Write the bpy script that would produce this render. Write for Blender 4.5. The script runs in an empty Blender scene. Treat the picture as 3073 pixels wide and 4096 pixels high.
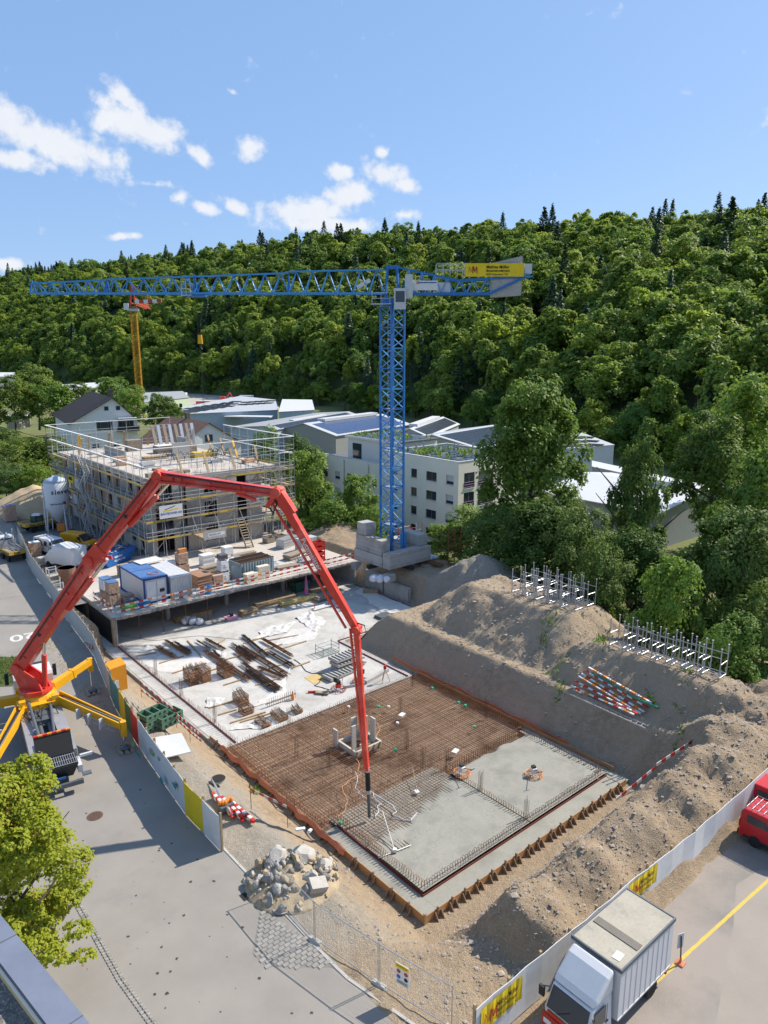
import bpy, math, random
import numpy as np
from mathutils import Vector, Matrix

random.seed(11)
rng = np.random.default_rng(11)
scene = bpy.context.scene
C = scene.collection
R = math.radians

# ------------------------------------------------------------------ camera, sky, sun, exposure
CAM_H = 25.0
TILT = R(12.784)
FPX, PCX, PCY = 2900.0, 1536.5, 2048.0          # focal length and centre in photo pixels
cam_d = bpy.data.cameras.new('camera')
cam = bpy.data.objects.new('camera', cam_d)
C.objects.link(cam)
cam.location = (0, 0, CAM_H)
cam.rotation_euler = (R(90) - TILT, 0, 0)
cam_d.sensor_fit = 'HORIZONTAL'
cam_d.sensor_width = 36.0
cam_d.lens = 36.0 * FPX / 3073.0
cam_d.clip_start = 0.5
cam_d.clip_end = 9000
scene.camera = cam

SUN_EL, SUN_AZ = R(43), R(60)                    # azimuth clockwise from +Y
sun_d = bpy.data.lights.new('sun', 'SUN')
sun_d.energy = 4.5
sun_d.angle = R(0.53)
sun_d.color = (1.0, 0.92, 0.80)
sun = bpy.data.objects.new('sun', sun_d)
C.objects.link(sun)
sv = Vector((math.sin(SUN_AZ) * math.cos(SUN_EL), math.cos(SUN_AZ) * math.cos(SUN_EL), math.sin(SUN_EL)))
sun.rotation_euler = (-sv).to_track_quat('-Z', 'Y').to_euler()

scene.view_settings.view_transform = 'Standard'
scene.view_settings.look = 'None'
scene.view_settings.exposure = 0.68
scene.view_settings.gamma = 1.0
scene.render.engine = 'CYCLES'
scene.cycles.max_bounces = 5
scene.cycles.diffuse_bounces = 3
scene.cycles.glossy_bounces = 2
scene.cycles.transmission_bounces = 3
scene.cycles.transparent_max_bounces = 4
scene.cycles.use_denoising = True
scene.cycles.use_adaptive_sampling = True
scene.cycles.adaptive_threshold = 0.015

def cloud_sky():
 w = bpy.data.worlds.new('World')
 scene.world = w
 w.use_nodes = True
 nt = w.node_tree
 N, L = nt.nodes, nt.links
 N.clear()
 out = N.new('ShaderNodeOutputWorld')
 bg = N.new('ShaderNodeBackground')
 bg.inputs['Strength'].default_value = 0.12
 sky = N.new('ShaderNodeTexSky')
 sky.sky_type = 'NISHITA'
 sky.sun_disc = False
 sky.sun_elevation = SUN_EL
 sky.sun_rotation = SUN_AZ
 sky.altitude = 450
 sky.air_density = 1.0
 sky.dust_density = 1.0
 sky.ozone_density = 1.4
 tc = N.new('ShaderNodeTexCoord')
 sep = N.new('ShaderNodeSeparateXYZ')
 L.new(tc.outputs['Generated'], sep.inputs[0])
 def m(op, a, b=None, clamp=False):
  n = N.new('ShaderNodeMath'); n.operation = op; n.use_clamp = clamp
  for i, s in enumerate((a, b)):
   if s is None: continue
   if isinstance(s, (int, float)): n.inputs[i].default_value = s
   else: L.new(s, n.inputs[i])
  return n.outputs[0]
 az0 = m('ARCTAN2', sep.outputs[0], sep.outputs[1])
 el = m('ARCSINE', sep.outputs[2])
 # the same group of clouds returns every 1.3 rad round the horizon
 az = m('SUBTRACT', m('WRAP', m('ADD', az0, 0.62), 1.3), 0.62)
 wr = az.node.inputs[0].links[0].from_node
 wr.inputs[1].default_value = 1.3; wr.inputs[2].default_value = 0.0
 comb = N.new('ShaderNodeCombineXYZ')
 L.new(az, comb.inputs[0]); L.new(el, comb.inputs[1])
 def noise(scale, detail, rough, off=0.0):
  mp = N.new('ShaderNodeMapping'); mp.inputs['Location'].default_value = (off, off * .7, off * .3)
  L.new(comb.outputs[0], mp.inputs[0])
  n = N.new('ShaderNodeTexNoise'); n.inputs['Scale'].default_value = scale
  n.inputs['Detail'].default_value = detail; n.inputs['Roughness'].default_value = rough
  L.new(mp.outputs[0], n.inputs[0])
  return n.outputs[0]
 n1 = m('SUBTRACT', noise(26, 7, .58), .5)
 n2 = m('SUBTRACT', noise(70, 5, .55, 3.1), .5)
 # clouds: photo column and row, half width, half height (pixels), tilt in degrees, weight
 blobs = [(205, 566, 270, 80, -17, 1.0), (20, 490, 110, 75, 0, 1.0), (375, 620, 90, 48, -22, .85), (60, 640, 160, 40, 0, .9),
             (573, 510, 200, 66, -22, 1.0), (515, 405, 110, 40, -38, .9), (790, 622, 75, 32, -38, .85), (420, 474, 60, 45, 0, .85),
             (998, 597, 60, 48, 0, .9), (604, 737, 100, 15, 0, .5), (717, 786, 48, 22, 15, .6),
             (829, 832, 58, 26, -15, .75), (940, 824, 85, 28, -25, .85), (1229, 846, 250, 62, 5, 1.0), (1385, 784, 125, 66, 10, 1.0), (1290, 896, 240, 40, 0, .95),
             (1618, 858, 80, 24, 0, .5), (1357, 690, 66, 40, -10, .85), (1540, 696, 120, 48, -20, .97), (1628, 742, 60, 34, -25, .9), (1521, 612, 32, 26, 0, .8),
             (491, 947, 85, 16, 5, .8), (1608, 927, 70, 17, 0, .6), (40, 1058, 110, 28, 0, .85), (930, 368, 30, 10, -20, .45)]
 def ang(px, py):
  x, y = (px - PCX) / FPX, -(py - PCY) / FPX
  d = Vector((x, math.cos(TILT) + y * math.sin(TILT), -math.sin(TILT) + y * math.cos(TILT))).normalized()
  return math.degrees(math.atan2(d.x, d.y)), math.degrees(math.asin(d.z))
 blobs = [(*ang(p, q), w * .0186, h * .0186, t, k) for (p, q, w, h, t, k) in blobs]
 den = None
 for (a, e, sx, sy, tl, wt) in blobs:
  mp = N.new('ShaderNodeMapping'); mp.vector_type = 'TEXTURE'
  mp.inputs['Location'].default_value = (R(a), R(e), 0)
  mp.inputs['Rotation'].default_value = (0, 0, R(tl))
  mp.inputs['Scale'].default_value = (R(sx), R(sy), 1)
  L.new(comb.outputs[0], mp.inputs[0])
  vl = N.new('ShaderNodeVectorMath'); vl.operation = 'LENGTH'
  L.new(mp.outputs[0], vl.inputs[0])
  d = m('SUBTRACT', 1.0, m('MULTIPLY', vl.outputs['Value'], .93))
  d = m('MULTIPLY', m('MAXIMUM', d, -.6), wt)
  den = d if den is None else m('MAXIMUM', den, d)
 f = m('ADD', den, m('ADD', m('MULTIPLY', n1, 1.7), m('MULTIPLY', n2, .9)))
 mr = N.new('ShaderNodeMapRange'); mr.interpolation_type = 'SMOOTHSTEP'
 mr.inputs[1].default_value = -.02; mr.inputs[2].default_value = .62
 mr.inputs[4].default_value = .93
 L.new(f, mr.inputs[0])
 # thicker parts are a little greyer underneath
 sh = N.new('ShaderNodeMapRange'); sh.inputs[1].default_value = -.35; sh.inputs[2].default_value = .45
 L.new(n1, sh.inputs[0])
 cc = N.new('ShaderNodeMixRGB'); cc.inputs[1].default_value = (4.3, 4.5, 4.95, 1); cc.inputs[2].default_value = (5.1, 5.15, 5.2, 1)
 L.new(sh.outputs[0], cc.inputs[0])
 mix = N.new('ShaderNodeMixRGB')
 tint = N.new('ShaderNodeMixRGB'); tint.blend_type = 'MULTIPLY'; tint.inputs[0].default_value = 1.0
 tint.inputs[2].default_value = (.95, .95, .98, 1)
 L.new(sky.outputs[0], tint.inputs[1])
 haze = N.new('ShaderNodeMixRGB'); haze.inputs[0].default_value = .68; haze.inputs[2].default_value = (1.42, 2.5, 4.5, 1)   # even summer haze over the whole sky
 L.new(tint.outputs[0], haze.inputs[1])
 L.new(haze.outputs[0], mix.inputs[1]); L.new(cc.outputs[0], mix.inputs[2]); L.new(mr.outputs[0], mix.inputs[0])
 L.new(mix.outputs[0], bg.inputs[0]); L.new(bg.outputs[0], out.inputs[0])
cloud_sky()

# ------------------------------------------------------------------ survey helpers
CT, ST = math.cos(TILT), math.sin(TILT)
def ray(px, py):
 x, y = (px - PCX) / FPX, -(py - PCY) / FPX
 return Vector((x, CT + y * ST, -ST + y * CT))
def at(px, py, z=0.0):                            # point of height z surveyed from the photo
 d = ray(px, py); s = (z - CAM_H) / d.z
 return Vector((0, 0, CAM_H)) + d * s
def atY(px, py, Y):
 d = ray(px, py)
 return Vector((0, 0, CAM_H)) + d * (Y / d.y)
OX, OY = 2.009, 30.366                            # corner of the pit; u runs along the front edge, v along the left edge
SA = R(40.4)
CA, SAs = math.cos(SA), math.sin(SA)
def S(u, v, z=0.0):
 return Vector((OX + u * CA - v * SAs, OY + u * SAs + v * CA, z))
def uv(p):
 dx, dy = p[0] - OX, p[1] - OY
 return (dx * CA + dy * SAs, -dx * SAs + dy * CA)
def auv(px, py, z=0.0):
 a, b = uv(at(px, py, z)); return (a, b, z)

# ------------------------------------------------------------------ materials
MATS = {}
def M(name, col, rough=.7, metal=0.0, var=.18, scale=1.2, fine=14.0, bump=0.0, bscale=30.0, col2=None, spec=.35, stain=None, sscale=.5, smin=.55, smax=.7, coat=0.0):
 if name in MATS: return MATS[name]
 m = bpy.data.materials.new(name); MATS[name] = m
 m.use_nodes = True
 nt = m.node_tree; N, L = nt.nodes, nt.links
 b = N['Principled BSDF']
 b.inputs['Roughness'].default_value = rough
 b.inputs['Metallic'].default_value = metal
 b.inputs['Specular IOR Level'].default_value = spec
 if coat: b.inputs['Coat Weight'].default_value = coat; b.inputs['Coat Roughness'].default_value = .15
 c1 = (*col, 1)
 c2 = (*(col2 if col2 else [c * (1 - var) for c in col]), 1)
 if var == 0 and not col2:
  b.inputs['Base Color'].default_value = c1
  return m
 g = N.new('ShaderNodeNewGeometry')
 def nz(sc, det, ro=.6):
  n = N.new('ShaderNodeTexNoise'); n.inputs['Scale'].default_value = sc; n.inputs['Detail'].default_value = det
  n.inputs['Roughness'].default_value = ro
  L.new(g.outputs['Position'], n.inputs[0]); return n.outputs[0]
 a, f2 = nz(scale, 4), nz(fine, 3)
 ad = N.new('ShaderNodeMath'); ad.operation = 'ADD'; L.new(a, ad.inputs[0]); L.new(f2, ad.inputs[1])
 mr = N.new('ShaderNodeMapRange'); mr.inputs[1].default_value = .75; mr.inputs[2].default_value = 1.25
 L.new(ad.outputs[0], mr.inputs[0])
 mx = N.new('ShaderNodeMixRGB'); mx.inputs[1].default_value = c1; mx.inputs[2].default_value = c2
 L.new(mr.outputs[0], mx.inputs[0])
 last = mx.outputs[0]
 if stain:
  s = nz(sscale, 6, .65)
  r2 = N.new('ShaderNodeMapRange'); r2.inputs[1].default_value = smin; r2.inputs[2].default_value = smax
  L.new(s, r2.inputs[0])
  m2 = N.new('ShaderNodeMixRGB'); m2.inputs[2].default_value = (*stain, 1)
  L.new(r2.outputs[0], m2.inputs[0]); L.new(last, m2.inputs[1]); last = m2.outputs[0]
 L.new(last, b.inputs['Base Color'])
 if bump:
  bn = N.new('ShaderNodeBump'); bn.inputs['Strength'].default_value = bump; bn.inputs['Distance'].default_value = .05
  L.new(nz(bscale, 4), bn.inputs['Height']); L.new(bn.outputs[0], b.inputs['Normal'])
 return m

def leaf_mat(name, cols, trans=.35):
 if name in MATS: return MATS[name]
 m = bpy.data.materials.new(name); MATS[name] = m
 m.use_nodes = True
 nt = m.node_tree; N, L = nt.nodes, nt.links
 b = N['Principled BSDF']; out = N['Material Output']
 b.inputs['Roughness'].default_value = .55; b.inputs['Specular IOR Level'].default_value = .25
 g = N.new('ShaderNodeNewGeometry'); oi = N.new('ShaderNodeObjectInfo')
 r1 = N.new('ShaderNodeMixRGB'); r1.inputs[1].default_value = (*cols[0], 1); r1.inputs[2].default_value = (*cols[1], 1)
 L.new(g.outputs['Random Per Island'], r1.inputs[0])
 r2 = N.new('ShaderNodeMixRGB'); r2.inputs[2].default_value = (*cols[2], 1)
 p = N.new('ShaderNodeMath'); p.operation = 'MULTIPLY'; p.inputs[1].default_value = .85
 L.new(oi.outputs['Random'], p.inputs[0]); L.new(p.outputs[0], r2.inputs[0]); L.new(r1.outputs[0], r2.inputs[1])
 # some trees duller and bluer than others
 fr = N.new('ShaderNodeMath'); fr.operation = 'MULTIPLY'; fr.inputs[1].default_value = 7.31; L.new(oi.outputs['Random'], fr.inputs[0])
 f2 = N.new('ShaderNodeMath'); f2.operation = 'FRACT'; L.new(fr.outputs[0], f2.inputs[0])
 f3 = N.new('ShaderNodeMath'); f3.operation = 'MULTIPLY'; f3.inputs[1].default_value = .6; L.new(f2.outputs[0], f3.inputs[0])
 r3 = N.new('ShaderNodeMixRGB'); r3.inputs[2].default_value = (cols[1][0] * .55, cols[1][1] * .72, cols[1][2] * 1.1, 1); L.new(f3.outputs[0], r3.inputs[0]); L.new(r2.outputs[0], r3.inputs[1]); r2 = r3
 L.new(r2.outputs[0], b.inputs['Base Color'])
 t = N.new('ShaderNodeBsdfTranslucent'); L.new(r2.outputs[0], t.inputs[0])
 mx = N.new('ShaderNodeMixShader'); mx.inputs[0].default_value = trans
 L.new(b.outputs[0], mx.inputs[1]); L.new(t.outputs[0], mx.inputs[2]); L.new(mx.outputs[0], out.inputs[0])
 return m

def corrugated(name, col, pitch, angle=0.0, rough=.5, metal=0.0, depth=.03, col2=None):
 """ribbed sheet: waves run along direction `angle` in plan (bump only)"""
 m = M(name, col, rough, metal, .08, col2=col2)
 nt = m.node_tree; N, L = nt.nodes, nt.links
 g = N.new('ShaderNodeNewGeometry')
 mp = N.new('ShaderNodeMapping'); mp.inputs['Rotation'].default_value = (0, 0, -angle)
 L.new(g.outputs['Position'], mp.inputs[0])
 w = N.new('ShaderNodeTexWave'); w.inputs['Scale'].default_value = 2 * math.pi / pitch / 20 
 L.new(mp.outputs[0], w.inputs[0])
 bn = N.new('ShaderNodeBump'); bn.inputs['Strength'].default_value = .6; bn.inputs['Distance'].default_value = depth
 L.new(w.outputs[1], bn.inputs['Height']); L.new(bn.outputs[0], N['Principled BSDF'].inputs['Normal'])
 return m

# ------------------------------------------------------------------ mesh helpers
class MB:
 def __init__(s): s.v, s.f, s.m = [], [], []
 def add(s, vs, fs, m=0):
  k = len(s.v); s.v.extend([tuple(p) for p in vs])
  s.f.extend([tuple(i + k for i in f) for f in fs]); s.m.extend([m] * len(fs)); return s
 def quad(s, a, b, c, d, m=0): return s.add([a, b, c, d], [(0, 1, 2, 3)], m)
 def box(s, x0, x1, y0, y1, z0, z1, m=0):
  return s.add([(x0, y0, z0), (x1, y0, z0), (x1, y1, z0), (x0, y1, z0), (x0, y0, z1), (x1, y0, z1), (x1, y1, z1), (x0, y1, z1)], BOXF, m)
 def hexa(s, p, m=0): return s.add(p, BOXF, m)       # 8 corners, bottom ring then top ring
 def beam(s, p, q, w, h=None, m=0, up=(0, 0, 1), w2=None, h2=None):
  h = h or w; w2 = w2 or w; h2 = h2 or h
  p, q = Vector(p), Vector(q); d = (q - p).normalized(); u = Vector(up)
  if abs(d.dot(u)) > .98: u = Vector((1, 0, 0))
  a = d.cross(u).normalized(); b = a.cross(d)
  return s.hexa([p - a * w / 2 - b * h / 2, p + a * w / 2 - b * h / 2, p + a * w / 2 + b * h / 2, p - a * w / 2 + b * h / 2,
                       q - a * w2 / 2 - b * h2 / 2, q + a * w2 / 2 - b * h2 / 2, q + a * w2 / 2 + b * h2 / 2, q - a * w2 / 2 + b * h2 / 2], m)
 def tube(s, p, q, r, n=8, r2=None, m=0, cap=True):
  p, q = Vector(p), Vector(q); d = (q - p).normalized()
  u = Vector((0, 0, 1)) if abs(d.z) < .95 else Vector((1, 0, 0))
  a = d.cross(u).normalized(); b = d.cross(a); r2 = r if r2 is None else r2
  vs = []
  for (c, rr) in ((p, r), (q, r2)):
   for i in range(n):
    t = 2 * math.pi * i / n
    vs.append(c + (a * math.cos(t) + b * math.sin(t)) * rr)
  fs = [(i, (i + 1) % n, n + (i + 1) % n, n + i) for i in range(n)]
  if cap: fs += [tuple(range(n - 1, -1, -1)), tuple(range(n, 2 * n))]
  return s.add(vs, fs, m)
 def path(s, pts, r, n=6, m=0):
  pts = [Vector(p) for p in pts]; vs, fs = [], []
  for k, p in enumerate(pts):
   d = (pts[min(k + 1, len(pts) - 1)] - pts[max(k - 1, 0)]).normalized()
   u = Vector((0, 0, 1)) if abs(d.z) < .9 else Vector((1, 0, 0))
   a = d.cross(u).normalized(); b = d.cross(a)
   for i in range(n):
    t = 2 * math.pi * i / n; vs.append(p + (a * math.cos(t) + b * math.sin(t)) * r)
  for k in range(len(pts) - 1):
   fs += [(k * n + i, k * n + (i + 1) % n, (k + 1) * n + (i + 1) % n, (k + 1) * n + i) for i in range(n)]
  fs += [tuple(range(n - 1, -1, -1)), tuple(range(len(vs) - n, len(vs)))]
  return s.add(vs, fs, m)
 def prism(s, poly, z0, z1, m=0):                     # 2-D outline extruded in z
  n = len(poly)
  vs = [(x, y, z0) for x, y in poly] + [(x, y, z1) for x, y in poly]
  return s.add(vs, [(i, (i + 1) % n, n + (i + 1) % n, n + i) for i in range(n)] + [tuple(range(n - 1, -1, -1)), tuple(range(n, 2 * n))], m)
 def side(s, prof, y0, y1, m=0):                      # x-z outline extruded in y
  n = len(prof)
  vs = [(x, y0, z) for x, z in prof] + [(x, y1, z) for x, z in prof]
  return s.add(vs, [(i, (i + 1) % n, n + (i + 1) % n, n + i) for i in range(n)] + [tuple(range(n - 1, -1, -1)), tuple(range(n, 2 * n))], m)
 def lathe(s, prof, n=16, c=(0, 0, 0), m=0):
  vs, fs = [], []
  for (r, z) in prof:
   for i in range(n):
    t = 2 * math.pi * i / n; vs.append((c[0] + r * math.cos(t), c[1] + r * math.sin(t), c[2] + z))
  for k in range(len(prof) - 1):
   fs += [(k * n + i, k * n + (i + 1) % n, (k + 1) * n + (i + 1) % n, (k + 1) * n + i) for i in range(n)]
  fs += [tuple(range(n - 1, -1, -1)), tuple(range(len(vs) - n, len(vs)))]
  return s.add(vs, fs, m)
 def mesh(s, name, mats, smooth=False):
  me = bpy.data.meshes.new(name); me.from_pydata(s.v, [], s.f)
  for mt in (mats if isinstance(mats, (list, tuple)) else [mats]): me.materials.append(mt)
  if any(s.m): me.polygons.foreach_set('material_index', s.m)
  if smooth: me.polygons.foreach_set('use_smooth', [True] * len(s.f))
  me.update(); return me
 def build(s, name, mats, parent=None, loc=(0, 0, 0), rz=0.0, smooth=False):
  return put(name, s.mesh(name, mats, smooth), parent, loc, rz)
BOXF = [(3, 2, 1, 0), (4, 5, 6, 7), (0, 1, 5, 4), (1, 2, 6, 5), (2, 3, 7, 6), (3, 0, 4, 7)]

def put(name, me, parent=None, loc=(0, 0, 0), rz=0.0, scale=None, rot=None):
 o = bpy.data.objects.new(name, me); C.objects.link(o)
 o.location = loc
 o.rotation_euler = rot if rot is not None else (0, 0, rz)
 if scale is not None: o.scale = scale
 if parent is not None: o.parent = parent
 return o
def tag(o, label=None, cat=None, group=None, kind=None):
 if label: o['label'] = label
 if cat: o['category'] = cat
 if group: o['group'] = group
 if kind: o['kind'] = kind
 return o
def thing(name, label, cat, loc=(0, 0, 0), rz=0.0, group=None):
 o = bpy.data.objects.new(name, None); C.objects.link(o)
 o.empty_display_size = .2; o.location = loc; o.rotation_euler = (0, 0, rz)
 return tag(o, label, cat, group)
def copy_tree(o, parent=None):
 c = o.copy(); C.objects.link(c); c.parent = parent
 for ch in list(o.children): copy_tree(ch, c)
 return c
_unit = {}
def unit(kind, mat):
 k = (kind, mat.name)
 if k not in _unit:
  b = MB()
  if kind == 'cube': b.box(-.5, .5, -.5, .5, -.5, .5)
  elif kind == 'rod': b.tube((0, 0, 0), (0, 0, 1), 1, 6)
  elif kind == 'rod12': b.tube((0, 0, 0), (0, 0, 1), 1, 14)
  _unit[k] = b.mesh(kind + '_' + mat.name, mat, False)
 return _unit[k]
def rod(name, p, q, r, mat, parent=None, kind='rod'):      # round bar between two points
 p, q = Vector(p), Vector(q); d = q - p
 o = put(name, unit(kind, mat), parent, p, scale=(r, r, d.length))
 o.rotation_mode = 'QUATERNION'; o.rotation_quaternion = d.to_track_quat('Z', 'Y')
 return o
def bar(name, c, size, mat, parent=None, rz=0.0, rot=None):  # box by centre and size
 return put(name, unit('cube', mat), parent, c, rz, scale=size, rot=rot)
def beamo(name, p, q, w, h, mat, parent=None):               # rectangular bar between two points
 p, q = Vector(p), Vector(q); d = (q - p); z = d.normalized()
 u = Vector((0, 0, 1)) if abs(z.z) < .98 else Vector((1, 0, 0))
 a = z.cross(u).normalized(); b = a.cross(z)
 o = put(name, unit('cube', mat), parent, (p + q) / 2, scale=(w, h, d.length))
 o.rotation_mode = 'QUATERNION'; o.rotation_quaternion = Matrix((a, b, z)).transposed().to_quaternion() if Matrix((a, b, z)).determinant() > 0 else Matrix((-a, b, z)).transposed().to_quaternion()
 return o
def text(s, size, mat, parent, loc, right, up, name='lettering', bold=.0, align='LEFT', xs=1.0):
 cu = bpy.data.curves.new('t', 'FONT'); cu.body = s; cu.size = size; cu.align_x = align; cu.offset = bold * size
 cu.fill_mode = 'FRONT'; cu.resolution_u = 3
 tmp = bpy.data.objects.new('t', cu)
 me = bpy.data.meshes.new_from_object(tmp)
 bpy.data.objects.remove(tmp); bpy.data.curves.remove(cu)
 me.materials.clear(); me.materials.append(mat)
 r, u = Vector(right).normalized(), Vector(up).normalized(); n = r.cross(u)
 o = put(name, me, parent, loc, scale=(xs, 1, 1))
 o.rotation_mode = 'QUATERNION'; o.rotation_quaternion = Matrix((r, u, n)).transposed().to_quaternion()
 return o

# ------------------------------------------------------------------ smooth random fields (numpy)
def vnoise(x, y, seed=0):
 xi, yi = np.floor(x).astype(np.int64), np.floor(y).astype(np.int64); fx, fy = x - xi, y - yi
 fx = fx * fx * (3 - 2 * fx); fy = fy * fy * (3 - 2 * fy)
 def h(a, b):
  n = (a * 374761393 + b * 668265263 + seed * 144665) & 0x7fffffff
  n = ((n ^ (n >> 13)) * 1274126177) & 0x7fffffff
  return ((n ^ (n >> 16)) & 0xffff) / 65535.0
 return (h(xi, yi) * (1 - fx) + h(xi + 1, yi) * fx) * (1 - fy) + (h(xi, yi + 1) * (1 - fx) + h(xi + 1, yi + 1) * fx) * fy
def fbm(x, y, oct=4, seed=0):
 t, a = 0, .5
 for i in range(oct):
  t = t + a * (vnoise(x, y, seed + i) - .5) * 2; x, y, a = x * 2.03 + 7.1, y * 2.03 + 3.7, a * .5
 return t
def sstep(a, b, x):
 t = np.clip((x - a) / (b - a), 0, 1); return t * t * (3 - 2 * t)
# ------------------------------------------------------------------ ground of the site: pit, banks and spoil heaps
def rect_d(u, v, u0, u1, v0, v1):
 dx = np.maximum(np.maximum(u0 - u, u - u1), 0); dy = np.maximum(np.maximum(v0 - v, v - v1), 0)
 return np.hypot(dx, dy)
def ground_z(u, v, rough=True):
 u = np.asarray(u, float); v = np.asarray(v, float)
 n1 = fbm(u * .45, v * .45, 4, 1); n2 = fbm(u * 1.7, v * 1.7, 4, 9); n3 = fbm(u * .8 + 4, v * .8, 3, 21)
 d = np.minimum(rect_d(u, v, 0, 18.4, 0, 57), rect_d(u, v, 1, 29.9, 30.3, 57))
 wl, wf = np.maximum(-u, 0), np.maximum(-v, 0)
 wr = np.maximum(np.where(v < 30.3, u - 18.4, u - 29.9), 0)
 ws = wl + wf + wr + 1e-6
 d0 = (wl * .55 + wf * 1.35 + wr * .45) / ws; d1 = (wl * 4.3 + wf * 4.6 + wr * 2.9) / ws
 deck = sstep(42.8, 43.6, v)
 d0 = d0 * (1 - deck) + .05 * deck; d1 = d1 * (1 - deck) + .5 * deck
 far = sstep(28, 31, v) * (u > 24)
 d0 = d0 * (1 - far) + .3 * far; d1 = d1 * (1 - far) + 2.2 * far
 t = np.zeros_like(u) - .01
 t = t + .3 * sstep(18, 21, u) + .2 * sstep(43, 46, v) * sstep(-1, 1, u) 
 # berm of dumped soil along the front hoarding
 hb = 1.75 * sstep(-.7, .5, u + .5 * n1) + .55 * sstep(8, 18, u)
 lump = .38 * np.sin(u * 1.55 + 1.2 * n3) * sstep(0, 2, u)
 prof = np.clip(1 - np.abs((v + 5.1 + .6 * n1) / 3.9) ** 2.2, 0, 1) ** .8
 berm = (hb + lump + .35 * n1) * prof * sstep(-8.6, -7.9, v)
 t = np.maximum(t, berm)
 def heap(u0, u1, v0, v1, z, sl, k=.25):
  q = rect_d(u + .7 * n1, v + .7 * n3, u0, u1, v0, v1)
  return z - sl * np.maximum(q - k, 0) ** 1.0 - .08 * np.minimum(q, k)
 t = np.maximum(t, heap(26.6, 30.2, 10.8, 22.0, 3.6, .8) + .08 * n1)
 t = np.maximum(t, heap(24.9, 26.1, -3.0, 7.6, 3.0, .95) + .1 * n1)
 t = np.maximum(t, np.where(v > -8.6, heap(19.5, 22.5, -6.0, -4.2, 2.3, .6) + .35 * n1, -9))
 q = np.hypot(u - 34.2, (v - 27.2) * .9); t = np.maximum(t, 4.2 - .68 * np.sqrt(q * q + .6) + .1 * n1)
 q = np.hypot((u - 37) * .8, (v - 55) * .45); t = np.maximum(t, 1.9 - .35 * q + .15 * n1)
 # rise from the pit floor
 r = np.clip((d - d0 + .25 * n3 * (d > .5) * (d < 5)) / np.maximum(d1 - d0, .05), 0, 1)
 r = r * .75 + .25 * r * r * (3 - 2 * r)
 z = -2.72 + r * (t + 2.72)
 rg = sstep(.4, 1.2, d) * (.25 + .75 * np.clip(np.maximum(sstep(.3, 1.5, t), sstep(.02, .3, r) * (1 - sstep(.9, 1, r))), 0, 1))
 rg = rg * (1 - sstep(43, 44, v) * (u < 31))
 cut = (u > 18) * (v > 0) * (v < 30) * (u < 27)
 if rough: z = z + rg * (.22 * n2 + .14 * n1 + .10 * np.abs(fbm(u * 3.1, v * 3.1, 3, 17))) * np.where(cut, .4, 1)
 z = z - 3.4 * sstep(36.5, 44.5, u + 1.5 * n1) * np.where(r >= 1, 1, .3)
 z = np.where(v < -8.4, np.minimum(z, -.012), z)
 z = np.where((u < -6.3) | ((v > 57.2) & (u < 36)), np.minimum(z, -.012), z)
 return z
def gz(u, v): return float(ground_z(np.array([u]), np.array([v]))[0])

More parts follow.
